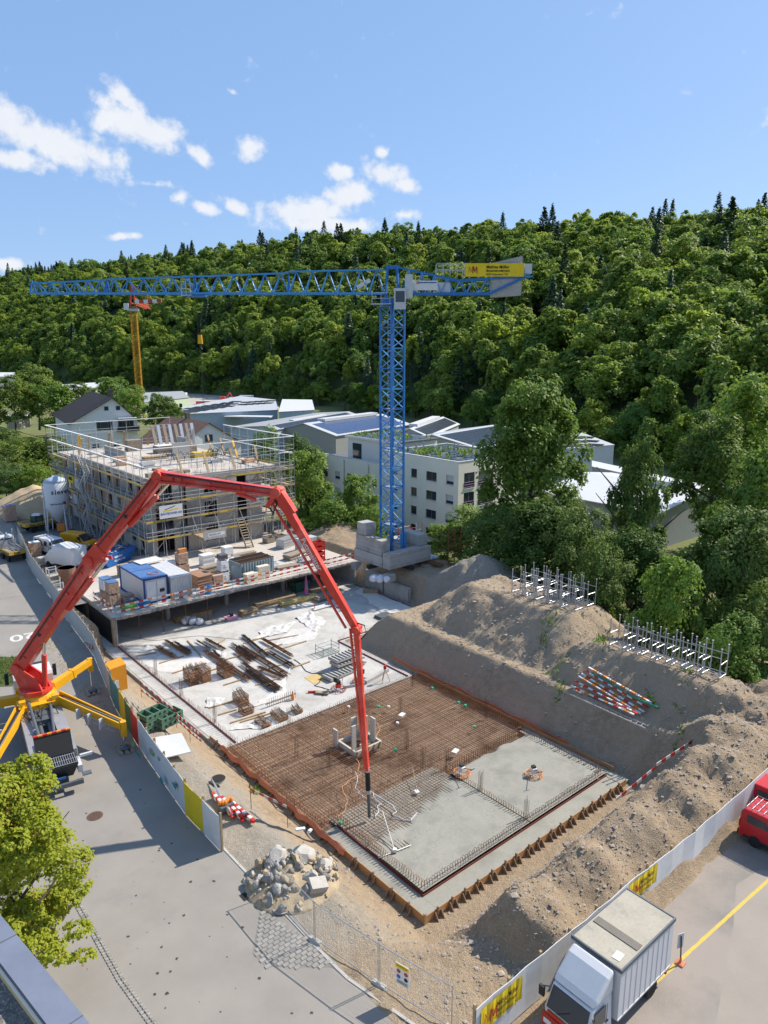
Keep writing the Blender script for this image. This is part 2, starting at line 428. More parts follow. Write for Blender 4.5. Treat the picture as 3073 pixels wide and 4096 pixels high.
def earth_mat():
 m = bpy.data.materials.new('earth'); m.use_nodes = True
 nt = m.node_tree; N, L = nt.nodes, nt.links; b = N['Principled BSDF']
 b.inputs['Roughness'].default_value = .95; b.inputs['Specular IOR Level'].default_value = .1
 g = N.new('ShaderNodeNewGeometry'); at_ = N.new('ShaderNodeAttribute'); at_.attribute_name = 'zone'
 def nz(sc, det=4, ro=.6):
  n = N.new('ShaderNodeTexNoise'); n.inputs['Scale'].default_value = sc; n.inputs['Detail'].default_value = det; n.inputs['Roughness'].default_value = ro
  L.new(g.outputs['Position'], n.inputs[0]); return n.outputs[0]
 def mixc(fac, a, c):
  x = N.new('ShaderNodeMixRGB')
  if isinstance(fac, float): x.inputs[0].default_value = fac
  else: L.new(fac, x.inputs[0])
  for i, s in ((1, a), (2, c)):
   if isinstance(s, tuple): x.inputs[i].default_value = (*s, 1)
   else: L.new(s, x.inputs[i])
  return x.outputs[0]
 def rng_(s, a, c):
  r = N.new('ShaderNodeMapRange'); r.inputs[1].default_value = a; r.inputs[2].default_value = c; L.new(s, r.inputs[0]); return r.outputs[0]
 big = rng_(nz(.35, 5), .35, .65); mid = rng_(nz(2.2, 6, .7), .36, .64); fine = rng_(nz(16, 4, .7), .36, .64)
 tan = mixc(mid, (.42, .315, .205), (.265, .195, .128)); tan = mixc(big, tan, mixc(fine, (.46, .36, .25), (.305, .23, .155)))
 grey = mixc(mid, (.45, .35, .24), (.31, .24, .165)); grey = mixc(big, grey, mixc(fine, (.50, .40, .285), (.36, .28, .19)))
 base = mixc(at_.outputs['Fac'], grey, tan)
 at2 = N.new('ShaderNodeAttribute'); at2.attribute_name = 'gravel'
 base = mixc(at2.outputs['Fac'], base, mixc(big, mixc(mid, (.36, .33, .275), (.27, .245, .205)), mixc(fine, (.40, .37, .315), (.28, .255, .215))))
 vo = N.new('ShaderNodeTexVoronoi'); vo.inputs['Scale'].default_value = 9; L.new(g.outputs['Position'], vo.inputs[0])
 peb = rng_(vo.outputs['Distance'], .30, .16)
 sel = N.new('ShaderNodeSeparateColor'); L.new(vo.outputs['Color'], sel.inputs[0])
 s2 = rng_(sel.outputs[0], .62, .7)
 mm = N.new('ShaderNodeMath'); mm.operation = 'MULTIPLY'; L.new(peb, mm.inputs[0]); L.new(s2, mm.inputs[1])
 base = mixc(mm.outputs[0], base, mixc(sel.outputs[1], (.55, .50, .42), (.32, .28, .23)))
 L.new(base, b.inputs['Base Color'])
 ad = N.new('ShaderNodeMath'); ad.operation = 'ADD'; L.new(mid, ad.inputs[0])
 a2 = N.new('ShaderNodeMath'); a2.operation = 'MULTIPLY_ADD'; L.new(mm.outputs[0], a2.inputs[0]); a2.inputs[1].default_value = .6; L.new(fine, a2.inputs[2])
 a3 = N.new('ShaderNodeMath'); a3.operation = 'MULTIPLY'; a3.inputs[1].default_value = .6; L.new(a2.outputs[0], a3.inputs[0]); L.new(a3.outputs[0], ad.inputs[1])
 bn = N.new('ShaderNodeBump'); bn.inputs['Strength'].default_value = .8; bn.inputs['Distance'].default_value = .08
 L.new(ad.outputs[0], bn.inputs['Height']); L.new(bn.outputs[0], b.inputs['Normal'])
 MATS['earth'] = m; return m

U0, U1, V0, V1, GS = -9.0, 46.0, -9.5, 59.0, .22
def site_ground():
 us = np.linspace(U0, U1, int((U1 - U0) / GS) + 1); vs = np.linspace(V0, V1, int((V1 - V0) / GS) + 1)
 nu, nv = len(us), len(vs)
 uu, vv = np.meshgrid(us, vs, indexing='ij')
 z = ground_z(uu, vv)
 edge = np.minimum(np.minimum(uu - U0, U1 - uu), np.minimum(vv - V0, V1 - vv)) < .01
 z = np.where(edge, -.03 - 3.37 * sstep(36.5, 44.5, uu), z)
 x = OX + uu * CA - vv * SAs; y = OY + uu * SAs + vv * CA
 co = np.stack([x, y, z], -1).reshape(-1, 3)
 i = np.arange(nu - 1)[:, None] * nv + np.arange(nv - 1)[None, :]
 f = np.stack([i, i + nv, i + nv + 1, i + 1], -1).reshape(-1, 4)
 me = bpy.data.meshes.new('ground'); me.from_pydata(co.tolist(), [], f.tolist())
 me.polygons.foreach_set('use_smooth', [True] * len(f))
 # soil kind: gravelly grey on the left strip and right heaps, tan on the front berm and banks
 zone = .35 + .65 * sstep(-3.5, -1.5, uu) * (1 - sstep(16, 21, uu)) * (1 - sstep(0, 3, vv) * (uu > 3))
 zone = np.maximum(zone, sstep(-2.5, -4, vv) * .95 * (uu > -3))
 zone = np.where((uu > 18) & (vv > -1), .22 + .25 * fbm(uu * .4, vv * .4, 3, 5), zone)
 zone = np.where((vv > 44) & (uu > 29), .75, zone); zone = np.where((uu < -4) & (vv > 1), .12 + .2 * fbm(uu * .5, vv * .5, 2, 3), zone)
 q = np.hypot(uu - 34.2, vv - 27.2); zone = np.where(q < 6.2, .02, zone)
 a = me.attributes.new('zone', 'FLOAT', 'POINT'); a.data.foreach_set('value', np.clip(zone, 0, 1).astype(np.float32).ravel())
 gv = np.maximum((1 - sstep(-3.6, -1.9, uu + .8 * fbm(uu * .6, vv * .6, 3, 31))) * sstep(-2, 2, vv + uu * .3 + 2), (q < 6.5) * .8) * (.8 + .3 * fbm(uu, vv, 2, 8))
 a = me.attributes.new('gravel', 'FLOAT', 'POINT'); a.data.foreach_set('value', np.clip(gv, 0, 1).astype(np.float32).ravel())
 me.materials.append(earth_mat())
 tag(put('ground', me), kind='structure')
site_ground()

def stones():
 """loose stones on the spoil heaps and banks, too many to count"""
 n = 15000
 u = rng.uniform(-5, 31, n * 4); v = rng.uniform(-7.6, 30, n * 4)
 dens = .06 + .9 * (v < -1.2) * (u > -2) + .55 * (u > 18.8) * (v > -2) + .30 * (u < 0) * (v < 6) 
 inside = (rect_d(u, v, -.2, 18.5, -.2, 43.4) < .01)
 keep = (rng.random(n * 4) < dens) & ~inside
 u, v = u[keep][:n], v[keep][:n]
 z = ground_z(u, v)
 s = np.clip(rng.lognormal(-3.2, .55, len(u)), .02, .22)
 base = np.array([(1, 0, 0), (-1, 0, 0), (0, 1, 0), (0, -1, 0), (0, 0, 1), (0, 0, -1)], float)
 F = np.array([(0, 2, 4), (2, 1, 4), (1, 3, 4), (3, 0, 4), (2, 0, 5), (1, 2, 5), (3, 1, 5), (0, 3, 5)])
 k = len(u); P_ = np.repeat(base[None], k, 0) * rng.uniform(.65, 1.25, (k, 6, 1))
 ang = rng.uniform(0, 6.28, k); c, sn = np.cos(ang)[:, None], np.sin(ang)[:, None]
 X = P_[:, :, 0] * c - P_[:, :, 1] * sn + .35 * P_[:, :, 2]; Y = P_[:, :, 0] * sn + P_[:, :, 1] * c
 Zl = P_[:, :, 2] * .5
 co = np.stack([X, Y, Zl], -1) * s[:, None, None]
 co[:, :, 0] += (OX + u * CA - v * SAs)[:, None]; co[:, :, 1] += (OY + u * SAs + v * CA)[:, None]; co[:, :, 2] += (z + s * .3)[:, None]
 f = (F[None] + (np.arange(k) * 6)[:, None, None]).reshape(-1, 3)
 me = bpy.data.meshes.new('loose_stones'); me.from_pydata(co.reshape(-1, 3).tolist(), [], f.tolist())
 me.materials.append(leafless('stone_mix', (.56, .44, .30), (.40, .30, .20), (.62, .53, .41)))
 tag(put('loose_stones', me), 'loose stones and clods scattered over the spoil banks', 'stones', kind='stuff')
def leafless(name, a, b, c):
 m = leaf_mat(name, (a, b, c), 0.0); m.node_tree.nodes['Principled BSDF'].inputs['Roughness'].default_value = .95; return m
stones()

# ------------------------------------------------------------------ land around the site
def outer_land():
 grass = M('meadow', (.10, .135, .035), .95, col2=(.16, .15, .06), scale=.15, fine=1.5, stain=(.05, .075, .02), sscale=.06)
 b = MB(); E_ = 1600
 def strip(u0, u1, v0, v1): b.quad(S(u0, v0, -.03), S(u1, v0, -.03), S(u1, v1, -.03), S(u0, v1, -.03))
 strip(-E_, U0, -E_, E_); strip(U0, 36.5, -E_, V0); strip(U0, 36.5, V1, E_)
 for (v0, v1) in ((-E_, V0), (V1, E_)): b.quad(S(36.5, v0, -.03), S(U1, v0, -3.4), S(U1, v1, -3.4), S(36.5, v1, -.03))
 b.quad(S(U1, -E_, -3.4), S(E_, -E_, -3.4), S(E_, E_, -3.4), S(U1, E_, -3.4))
 tag(b.build('meadow_land', grass), kind='structure')
 asphalt = M('asphalt', (.285, .262, .232), .92, col2=(.23, .212, .188), scale=.35, fine=40, bump=.25, bscale=60, stain=(.19, .18, .165), sscale=.22, smin=.56, smax=.8)
 MATS['asphalt_ref'] = asphalt
 # street: from the hoarding line to the left edge, bending slightly like the hoarding
 right = [(-6.35, -40), (-6.35, 0), (-6.45, 8), (-6.6, 13), (-6.1, 18.2), (-5.75, 21), (-5.0, 27), (-3.2, 36.5), (-1.9, 48.6), (-.3, 64.6), (3.2, 86), (7, 112), (9, 125)]
 left = [(-46, 125), (-46, -40)]
 b = MB(); pts = [S(u, v, .004) for u, v in right] + [S(u, v, .004) for u, v in left]
 b.add(pts, [tuple(range(len(pts)))])
 tag(b.build('street', asphalt), kind='structure')
 yard = M('yard_asphalt', (.13, .125, .12), .9, col2=(.20, .19, .175), scale=.4, fine=20, bump=.3)
 b = MB()
 yp = [(-6.0, 20.5), (-5, 27), (-3.2, 36.5), (-1.9, 48.6), (-.3, 64.6), (3.2, 86)]
 pts = [S(u + .05, v, .008) for u, v in ((-1.6, 50), (-.3, 64.6), (3.2, 86), (7, 112), (34, 112), (34, 58), (11, 58), (11, 57), (1.1, 57), (1.1, 50))]
 b.add(pts, [tuple(range(len(pts)))]); tag(b.build('site_yard', yard), kind='structure')
 # parking area on the near side of the right hoarding
 park = M('parking_asphalt', (.27, .245, .215), .93, col2=(.195, .18, .16), scale=.5, fine=45, bump=.5, bscale=70, stain=(.31, .27, .235), sscale=.12, smin=.44, smax=.56)
 b = MB(); b.quad(S(-6.2, -45, .003), S(36, -45, .003), S(36, -8.25, .003), S(-6.2, -8.25, .003))
 tag(b.build('parking_area', park), kind='structure')
 # older paler surfacing right of the yellow line
 pale = M('parking_pale', (.33, .29, .25), .93, col2=(.27, .24, .205), scale=.4, fine=50, bump=.4, bscale=80)
 m = MB(); m.add([at(x, y, .0055) for x, y in ((2945, 3540), (3040, 3480), (3400, 3500), (3500, 4400), (2790, 4400), (2868, 4080), (2900, 3880), (2935, 3700))], [tuple(range(8))][::-1]); tag(m.build('parking_patch', pale), kind='structure')
outer_land()

# ------------------------------------------------------------------ wooded hill
HX = np.array([-2600, -1200, 0, 400, 1000, 1900, 2500, 3073, 4600, 6500.])
H_FOOT = np.array([1250, 1000, 700, 560, 425, 262, 196, 158, 112, 90.])
H_RID = np.array([1750, 1500, 1080, 890, 720, 520, 430, 380, 300, 260.])
H_TOPY = np.array([1180, 1150, 1112, 1062, 990, 905, 868, 845, 840, 840.])   # photo row of the tree line
def hill_pt(px, t):
 yf = np.interp(px, HX, H_FOOT); yr = np.interp(px, HX, H_RID); ty = np.interp(px, HX, H_TOPY)
 zr = CAM_H + yr * np.tan(np.arctan((PCY - ty) / FPX) - TILT) - 16
 Y = yf + (yr - yf) * t
 w = np.clip(t, 0, 1)
 prof = w ** .92
 z = zr * prof + np.where(t > 1, (t - 1) * 8, 0)
 dz = CT + ((PCY - 1390) / FPX) * ST
 X = (px - PCX) / FPX * Y / CT * (1 / 1.0)
 X = (px - PCX) / FPX * Y * 1.0 * (1 / CT) * (CT * CT + ST * ST) 
 return X, Y, z + 3.5 * np.clip(t, 0, 1) * fbm(X * .012, Y * .012, 3, 4) * 2
def hill():
 cols = np.linspace(-2500, 6400, 110); ts = np.concatenate([np.linspace(-.02, 1, 26), [1.2, 1.6]])
 g = np.array([[hill_pt(c, t) for t in ts] for c in cols], float)
 co = g.reshape(-1, 3).copy(); nt_ = len(ts)
 co.reshape(len(cols), nt_, 3)[:, 0, 2] = -5
 i = np.arange(len(cols) - 1)[:, None] * nt_ + np.arange(nt_ - 1)[None]
 f = np.stack([i, i + nt_, i + nt_ + 1, i + 1], -1).reshape(-1, 4)
 me = bpy.data.meshes.new('hillside'); me.from_pydata(co.tolist(), [], f.tolist())
 me.materials.append(M('forest_floor', (.07, .10, .03), 1, col2=(.05, .07, .025), scale=.08, fine=.8))
 tag(put('hillside', me), kind='structure')
hill()
# ------------------------------------------------------------------ trees
def leaf_cloud(pts, nrm, size, seed, up=.35, drop=.0):
 """leaf clumps: two-triangle bent diamonds at pts, facing roughly along nrm"""
 r = np.random.default_rng(seed); n = len(pts)
 nn = nrm + r.normal(0, .5, (n, 3)); nn[:, 2] += up + .35; nn[:, 0] += .25
 nn /= np.linalg.norm(nn, axis=1)[:, None] + 1e-9
 a = np.cross(nn, r.normal(0, 1, (n, 3))); a /= np.linalg.norm(a, axis=1)[:, None] + 1e-9
 b = np.cross(nn, a)
 s = (size * r.uniform(.6, 1.35, n))[:, None]
 p0 = pts - a * s * .62; p1 = pts + b * s * .42 - nn * s * .10; p2 = pts + a * s * .62 - nn * s * .22 * r.random((n, 1)); p3 = pts - b * s * .42 - nn * s * .10
 co = np.stack([p0, p1, p2, p3], 1).reshape(-1, 3)
 f = (np.array([[0, 1, 2, 3]])[None] + (np.arange(n) * 4)[:, None, None]).reshape(-1, 4)
 return co, f
def crown_mesh(name, mat, n, size, lobes, seed, shell=.78, hollow=.42):
 """lobes: (x,y,z,rx,ry,rz); leaves sit in the outer shell of each lobe, broken into sub-clumps"""
 r = np.random.default_rng(seed); vol = np.array([(l[3] * l[4] + l[4] * l[5] + l[3] * l[5]) for l in lobes]); cnt = (n * vol / vol.sum()).astype(int)
 P_, N_ = [], []
 for l, c in zip(lobes, cnt):
  l = np.array(l)
  k = max(6, c // 55)                                   # sub-clumps on the lobe
  d = r.normal(0, 1, (k, 3)); d[:, 2] = np.abs(d[:, 2]) * .9 + d[:, 2] * .35; d /= np.linalg.norm(d, axis=1)[:, None]
  w = r.uniform(.75, 1.25, k); idx = r.choice(k, c, p=w / w.sum())
  e = d[idx] + r.normal(0, .23, (c, 3)) 
  e /= np.linalg.norm(e, axis=1)[:, None]
  rad = r.uniform(hollow, 1, c) ** .55
  bump = .86 + .2 * r.random(k)[idx]
  p = l[:3] + e * (rad * bump)[:, None] * l[3:]
  P_.append(p); N_.append(e / l[3:] * l[3:].mean())
 pts, nr = np.concatenate(P_), np.concatenate(N_)
 co, f = leaf_cloud(pts, nr, size, seed + 1)
 me = bpy.data.meshes.new(name); me.from_pydata(co.tolist(), [], f.tolist()); me.materials.append(mat)
 return me
def round_lobes(seed, h=1.0, w=.5, k=9, low=.25):
 """lobes of a broadleaf crown of height 1 (unit tree), trunk below `low`"""
 r = np.random.default_rng(seed); L_ = [(0, 0, (low + 1) / 2, w * .72, w * .72, (1 - low) * .48)]
 for i in range(k):
  a = i * 2.4 + r.uniform(0, .6); q = (i + .5) / k; z = low + .12 + q * (1 - low - .22)
  rr = w * (.62 * math.sin(math.pi * min(1, .22 + q * .72)) + .10)
  s = w * r.uniform(.34, .5)
  L_.append((math.cos(a) * rr, math.sin(a) * rr, z, s, s, s * r.uniform(.8, 1.05)))
 return L_
def trunk_mesh(name, mat, h, r0, seed, limbs=5, spread=.3, low=.3):
 r = random.Random(seed); b = MB()
 pts = [(0, 0, -.05 * h)] + [(r.uniform(-.015, .015) * h, r.uniform(-.015, .015) * h, h * t) for t in (.1, .25, .4, .55, .7)]
 for i in range(len(pts) - 1): b.tube(pts[i], pts[i + 1], r0 * (1 - .16 * i), 7, r0 * (1 - .16 * (i + 1)), cap=False)
 for i in range(limbs):
  a = i * 2.4 + r.random(); t = low + .35 * i / limbs
  p = Vector((0, 0, h * t)); q = p + Vector((math.cos(a) * spread * h * .9, math.sin(a) * spread * h * .9, h * .2))
  mid = (p + q) / 2 + Vector((0, 0, -.03 * h))
  b.tube(p, mid, r0 * .45, 5, r0 * .3, cap=False); b.tube(mid, q, r0 * .3, 5, r0 * .1, cap=False)
 return b.mesh(name, mat, True)
BARK = M('bark', (.12, .095, .07), .95, var=.4, fine=25)
BARK_D = M('bark_dark', (.075, .062, .05), .95, var=.4, fine=25)
LEAF_F = leaf_mat('leaf_forest', ((.30, .40, .055), (.17, .265, .044), (.43, .50, .07)), .48)
LEAF_P = leaf_mat('leaf_conifer', ((.075, .13, .055), (.045, .09, .042), (.10, .155, .06)), .12)
LEAF_M = leaf_mat('leaf_mid', ((.165, .25, .042), (.085, .15, .03), (.24, .31, .052)), .42)
LEAF_D = leaf_mat('leaf_dark', ((.155, .245, .038), (.08, .14, .026), (.18, .27, .042)), .42)
LEAF_L = leaf_mat('leaf_lime', ((.235, .35, .045), (.15, .25, .035), (.28, .37, .05)), .42)
LEAF_A = leaf_mat('leaf_maple', ((.52, .53, .035), (.36, .42, .03), (.50, .47, .04)), .5)

FOREST_CROWN = [crown_mesh('forest_crown_%d' % i, LEAF_F, 3600, .042, round_lobes(40 + i, w=(.36, .46, .30, .50, .40)[i], k=(9, 11, 8, 12, 10)[i], low=(.22, .2, .25, .18, .3)[i]), 50 + i) for i in range(5)]
def conifer_mesh(name, seed, n=1500):
 r = np.random.default_rng(seed); lev = 19; P_, N_ = [], []
 for k in range(lev):
  t = (k + .5) / lev; z = .12 + .88 * t; rad = .225 * (1 - t) ** .85 + .012; c = int(n * (1 - t * .75) / lev * 1.5)
  a = r.choice(np.arange(7) * .9 + k, c) + r.normal(0, .16, c); q = r.uniform(.15, 1, c) ** .7 * rad
  P_.append(np.stack([np.cos(a) * q, np.sin(a) * q, z - q * .38 + r.normal(0, .02, c)], -1)); N_.append(np.stack([np.cos(a) * .4, np.sin(a) * .4, np.ones(c)], -1))
 co, f = leaf_cloud(np.concatenate(P_), np.concatenate(N_), .04, seed, .2)
 me = bpy.data.meshes.new(name); me.from_pydata(co.tolist(), [], f.tolist()); me.materials.append(LEAF_P); return me
FIR_CROWN = [conifer_mesh('fir_crown_%d' % i, 70 + i) for i in range(2)]
F_TRUNK = trunk_mesh('forest_trunk', BARK_D, 1, .022, 3, 4, .2)
P_TRUNK = trunk_mesh('fir_trunk', BARK_D, 1, .014, 4, 0)

def plant_tree(name, label, cat, loc, h, crown, trunk, group=None, wx=1.0, rz=None):
 t = thing(name, label, cat, loc, random.uniform(0, 6.28) if rz is None else rz, group)
 put('crown', crown, t, scale=(h * wx, h * wx, h)); put('trunk', trunk, t, scale=(h, h, h))
 return t

def forest():
 pts = []
 sp = 10.4
 r = np.random.default_rng(5)
 # jittered rows over the slope, denser where it is near
 px = -700.0; cells = []
 for ti in range(0, 64):
  t = ti / 60
  px = -1500
  while px < 4200:
   X, Y, Z = hill_pt(px, t)
   Y = float(Y); wpx = (sp if Y < 420 else sp * 1.15) / Y * FPX
   yf, yr = float(np.interp(px, HX, H_FOOT)), float(np.interp(px, HX, H_RID))
   if r.random() < min(1.0, (yr - yf) / 60 / sp * 1.05):
    qx = px + r.uniform(-.45, .45) * wpx; qt = t + r.uniform(-.5, .5) / 60
    X, Y, Z = hill_pt(qx, qt); cells.append((float(X), float(Y), float(Z), qx, qt))
   px += wpx
 cells.sort(key=lambda c: c[1])
 big, rest = [], []
 for (X, Y, Z, qx, qt) in cells:
  ridge = qt > .9
  fir = r.random() < ((.4 if vnoise(np.array([qx * .006]), np.array([.5]))[0] > .45 else .1) if ridge else .10 + .12 * (qx > 2500) * (qt > .55))
  h = (r.uniform(15, 33) if fir else r.uniform(15, 25)) * (.95 if ridge else 1.0)
  if qt < .08: h *= .85
  k = (X, Y, Z - .6, h, fir, int(r.integers(0, 2 if fir else 5)), r.uniform(.85, 1.18))
  (big if len(big) < 300 and -150 < qx < 3250 else rest).append(k)
 for (X, Y, Z, h, fir, v, wx) in big:
  if fir: plant_tree('fir_tree', 'dark slender fir among the broadleaf trees low on the wooded hill', 'tree', (X, Y, Z), h, FIR_CROWN[v], P_TRUNK, 'firs on the lower slope', wx)
  else: plant_tree('forest_tree', 'green broadleaf tree in the dense wood on the lower hillside', 'tree', (X, Y, Z), h, FOREST_CROWN[v], F_TRUNK, 'broadleaf trees on the lower slope', wx)
 # the upper wood reads as one mass: one object, instanced on points
 me = bpy.data.meshes.new('upper_forest'); me.from_pydata([k[:3] for k in rest], [], [])
 for nm, ty, vals in (('hgt', 'FLOAT', [k[3] for k in rest]), ('wid', 'FLOAT', [k[3] * k[6] for k in rest]), ('rotz', 'FLOAT', [r.uniform(0, 6.28) for k in rest]), ('kind_i', 'INT', [(5 + k[5]) if k[4] else k[5] for k in rest])):
  a = me.attributes.new(nm, ty, 'POINT'); a.data.foreach_set('value', vals)
 o = put('upper_forest', me); tag(o, 'dense mixed wood covering the upper hillside up to the ridge', 'forest', kind='stuff')
 ng = bpy.data.node_groups.new('scatter_trees', 'GeometryNodeTree')
 ng.interface.new_socket('Geometry', in_out='INPUT', socket_type='NodeSocketGeometry'); ng.interface.new_socket('Geometry', in_out='OUTPUT', socket_type='NodeSocketGeometry')
 N, L = ng.nodes, ng.links
 gi, go = N.new('NodeGroupInput'), N.new('NodeGroupOutput'); join = N.new('GeometryNodeJoinGeometry')
 src = {}
 for ob in bpy.data.objects:
  if ob.name.startswith('crown') and ob.data: src.setdefault(ob.data.name, ob)
 def attr(n, t='FLOAT'):
  a = N.new('GeometryNodeInputNamedAttribute'); a.data_type = t; a.inputs[0].default_value = n; return a.outputs[0]
 for i, me_ in enumerate(FOREST_CROWN + FIR_CROWN):
  oi = N.new('GeometryNodeObjectInfo'); oi.transform_space = 'ORIGINAL'; oi.inputs['As Instance'].default_value = True
  if me_.name not in src: continue
  oi.inputs[0].default_value = src[me_.name]
  ip = N.new('GeometryNodeInstanceOnPoints'); cmp = N.new('FunctionNodeCompare'); cmp.data_type = 'INT'; cmp.operation = 'EQUAL'
  L.new(attr('kind_i', 'INT'), cmp.inputs[2]); cmp.inputs[3].default_value = i
  L.new(gi.outputs[0], ip.inputs['Points']); L.new(cmp.outputs[0], ip.inputs['Selection']); L.new(oi.outputs['Geometry'], ip.inputs['Instance'])
  cs = N.new('ShaderNodeCombineXYZ'); L.new(attr('wid'), cs.inputs[0]); L.new(attr('wid'), cs.inputs[1]); L.new(attr('hgt'), cs.inputs[2])
  cr = N.new('ShaderNodeCombineXYZ'); L.new(attr('rotz'), cr.inputs[2])
  L.new(cs.outputs[0], ip.inputs['Scale']); L.new(cr.outputs[0], ip.inputs['Rotation']); L.new(ip.outputs[0], join.inputs[0])
 L.new(join.outputs[0], go.inputs[0])
 md = o.modifiers.new('scatter', 'NODES'); md.node_group = ng
 print('forest', len(big), len(rest))
forest()
# ------------------------------------------------------------------ foundation slab, reinforcement, fresh concrete
CONC = M('concrete', (.42, .41, .385), .85, col2=(.33, .32, .30), scale=.7, fine=9, bump=.15, stain=(.27, .26, .24), sscale=.45, smin=.56, smax=.72)
CONC_W = M('concrete_white', (.50, .487, .455), .8, col2=(.42, .405, .375), scale=.5, fine=5, bump=.1, stain=(.32, .295, .26), sscale=.4, smin=.48, smax=.7)
CONC_F = M('concrete_fresh', (.29, .28, .235), .6, col2=(.245, .237, .20), scale=.6, fine=7, bump=.2, bscale=9, stain=(.205, .20, .17), sscale=.45, smin=.50, smax=.66)
CONC_D = M('concrete_dusty', (.40, .375, .335), .9, col2=(.30, .28, .25), scale=.8, fine=8, bump=.2, stain=(.20, .185, .165), sscale=.7)
RUST = M('rebar_rust', (.34, .145, .05), .8, .1, col2=(.18, .08, .036), scale=3, fine=25)
RUST_D = M('rebar_dark', (.115, .085, .065), .75, .3, col2=(.17, .09, .05), scale=3, fine=25)
TIMBER = M('timber', (.42, .30, .175), .85, var=.35, scale=2, fine=12, bump=.15)
TIMBER_O = M('formwork_board', (.45, .25, .11), .8, col2=(.34, .19, .09), scale=1.2, fine=12)
TIMBER_G = M('timber_grey', (.31, .26, .20), .9, col2=(.22, .18, .14), scale=2, fine=12)
PLY = M('plywood', (.36, .22, .13), .8, var=.3, scale=2)
ORANGE = M('safety_orange', (.58, .20, .10), .75, col2=(.46, .15, .07))
WHITE = M('white_paint', (.68, .68, .66), .55, var=.08)
REDP = M('red_paint', (.55, .035, .025), .5, var=.15)
ORP = M('orange_paint', (.75, .24, .03), .5, var=.1)
GALV = M('galvanised', (.50, .52, .54), .45, .65, var=.2, fine=18)
STEEL_D = M('dark_steel', (.05, .052, .055), .55, .4, var=.3)
BLACK = M('black_rubber', (.02, .02, .021), .75, var=.2)

def slab():
 t = thing('foundation_slab', 'pale concrete base slab of the underground garage covered with rebar and timber', 'slab', S(0, 0, 0), SA)
 b = MB(); b.prism([(0, 20.5), (18.2, 20.5), (18.2, 30.4), (29.7, 30.4), (29.7, 56.5), (.0, 56.5)], -2.74, -2.5)
 b.build('floor_slab', CONC_W, t)
 MB().prism([(0, .02), (.98, .02), (.98, 8.6), (0, 8.6)], -2.74, -2.502).build('edge_strip', CONC_F, t)
 MB().prism([(.99, .02), (18.4, .02), (18.4, 1.2), (.99, 1.2)], -2.74, -2.503).build('edge_strip', CONC_F, t)
 MB().prism([(17.6, 1.21), (18.4, 1.21), (18.4, 8.58), (17.6, 8.58)], -2.74, -2.504).build('edge_strip', CONC_F, t)
 MB().prism([(.99, 1.21), (17.59, 1.21), (17.59, 8.59), (18.3, 8.6), (18.3, 20.48), (.02, 20.48), (.02, 8.61), (.99, 8.61)], -2.76, -2.69).build('blinding_layer', M('blinding', (.33, .25, .18), .95, col2=(.20, .15, .11), scale=.8, fine=6, stain=(.07, .055, .045), sscale=.3, smin=.52, smax=.66), t)
 # dark red water-stop strips at the foot of the starter bars
 ws = M('water_stop', (.16, .035, .03), .7, var=.2)
 for (u0, u1, v0, v1) in ((1.0, 1.05, 1.2, 8.6), (1.0, 1.07, 20.6, 43), (1.0, 17.6, 1.17, 1.21), (17.55, 17.62, 1.2, 8.6), (17.55, 17.62, 20.6, 30.5), (17.6, 29.4, 30.6, 30.66), (29.35, 29.41, 30.6, 43)):
  MB().box(u0, u1, v0, v1, -2.52, -2.40).build('water_stop', ws, t)
 # recess lines across the left edge strip
 b = MB()
 for k in list(range(26)) + list(range(69, 148)): b.box(.08 + random.uniform(0, .08), .93, 1.4 + k * .28, 1.42 + k * .28, -2.52, -2.490)
 tag(b.build('strip_tie_bars', M('tie_line', (.32, .30, .28), .9, var=.2), t), kind='stuff')
 b = MB()
 for k in range(32): b.box(17.65, 18.35, 20.8 + k * .3, 20.83 + k * .3, -2.52, -2.488)
 for k in range(28): b.box(13 + k * .17, 13.03 + k * .17, 20.6, 23.4 - .06 * k, -2.51, -2.492)
 tag(b.build('strip_tie_bars', MATS['tie_line'], t), kind='stuff')
slab()

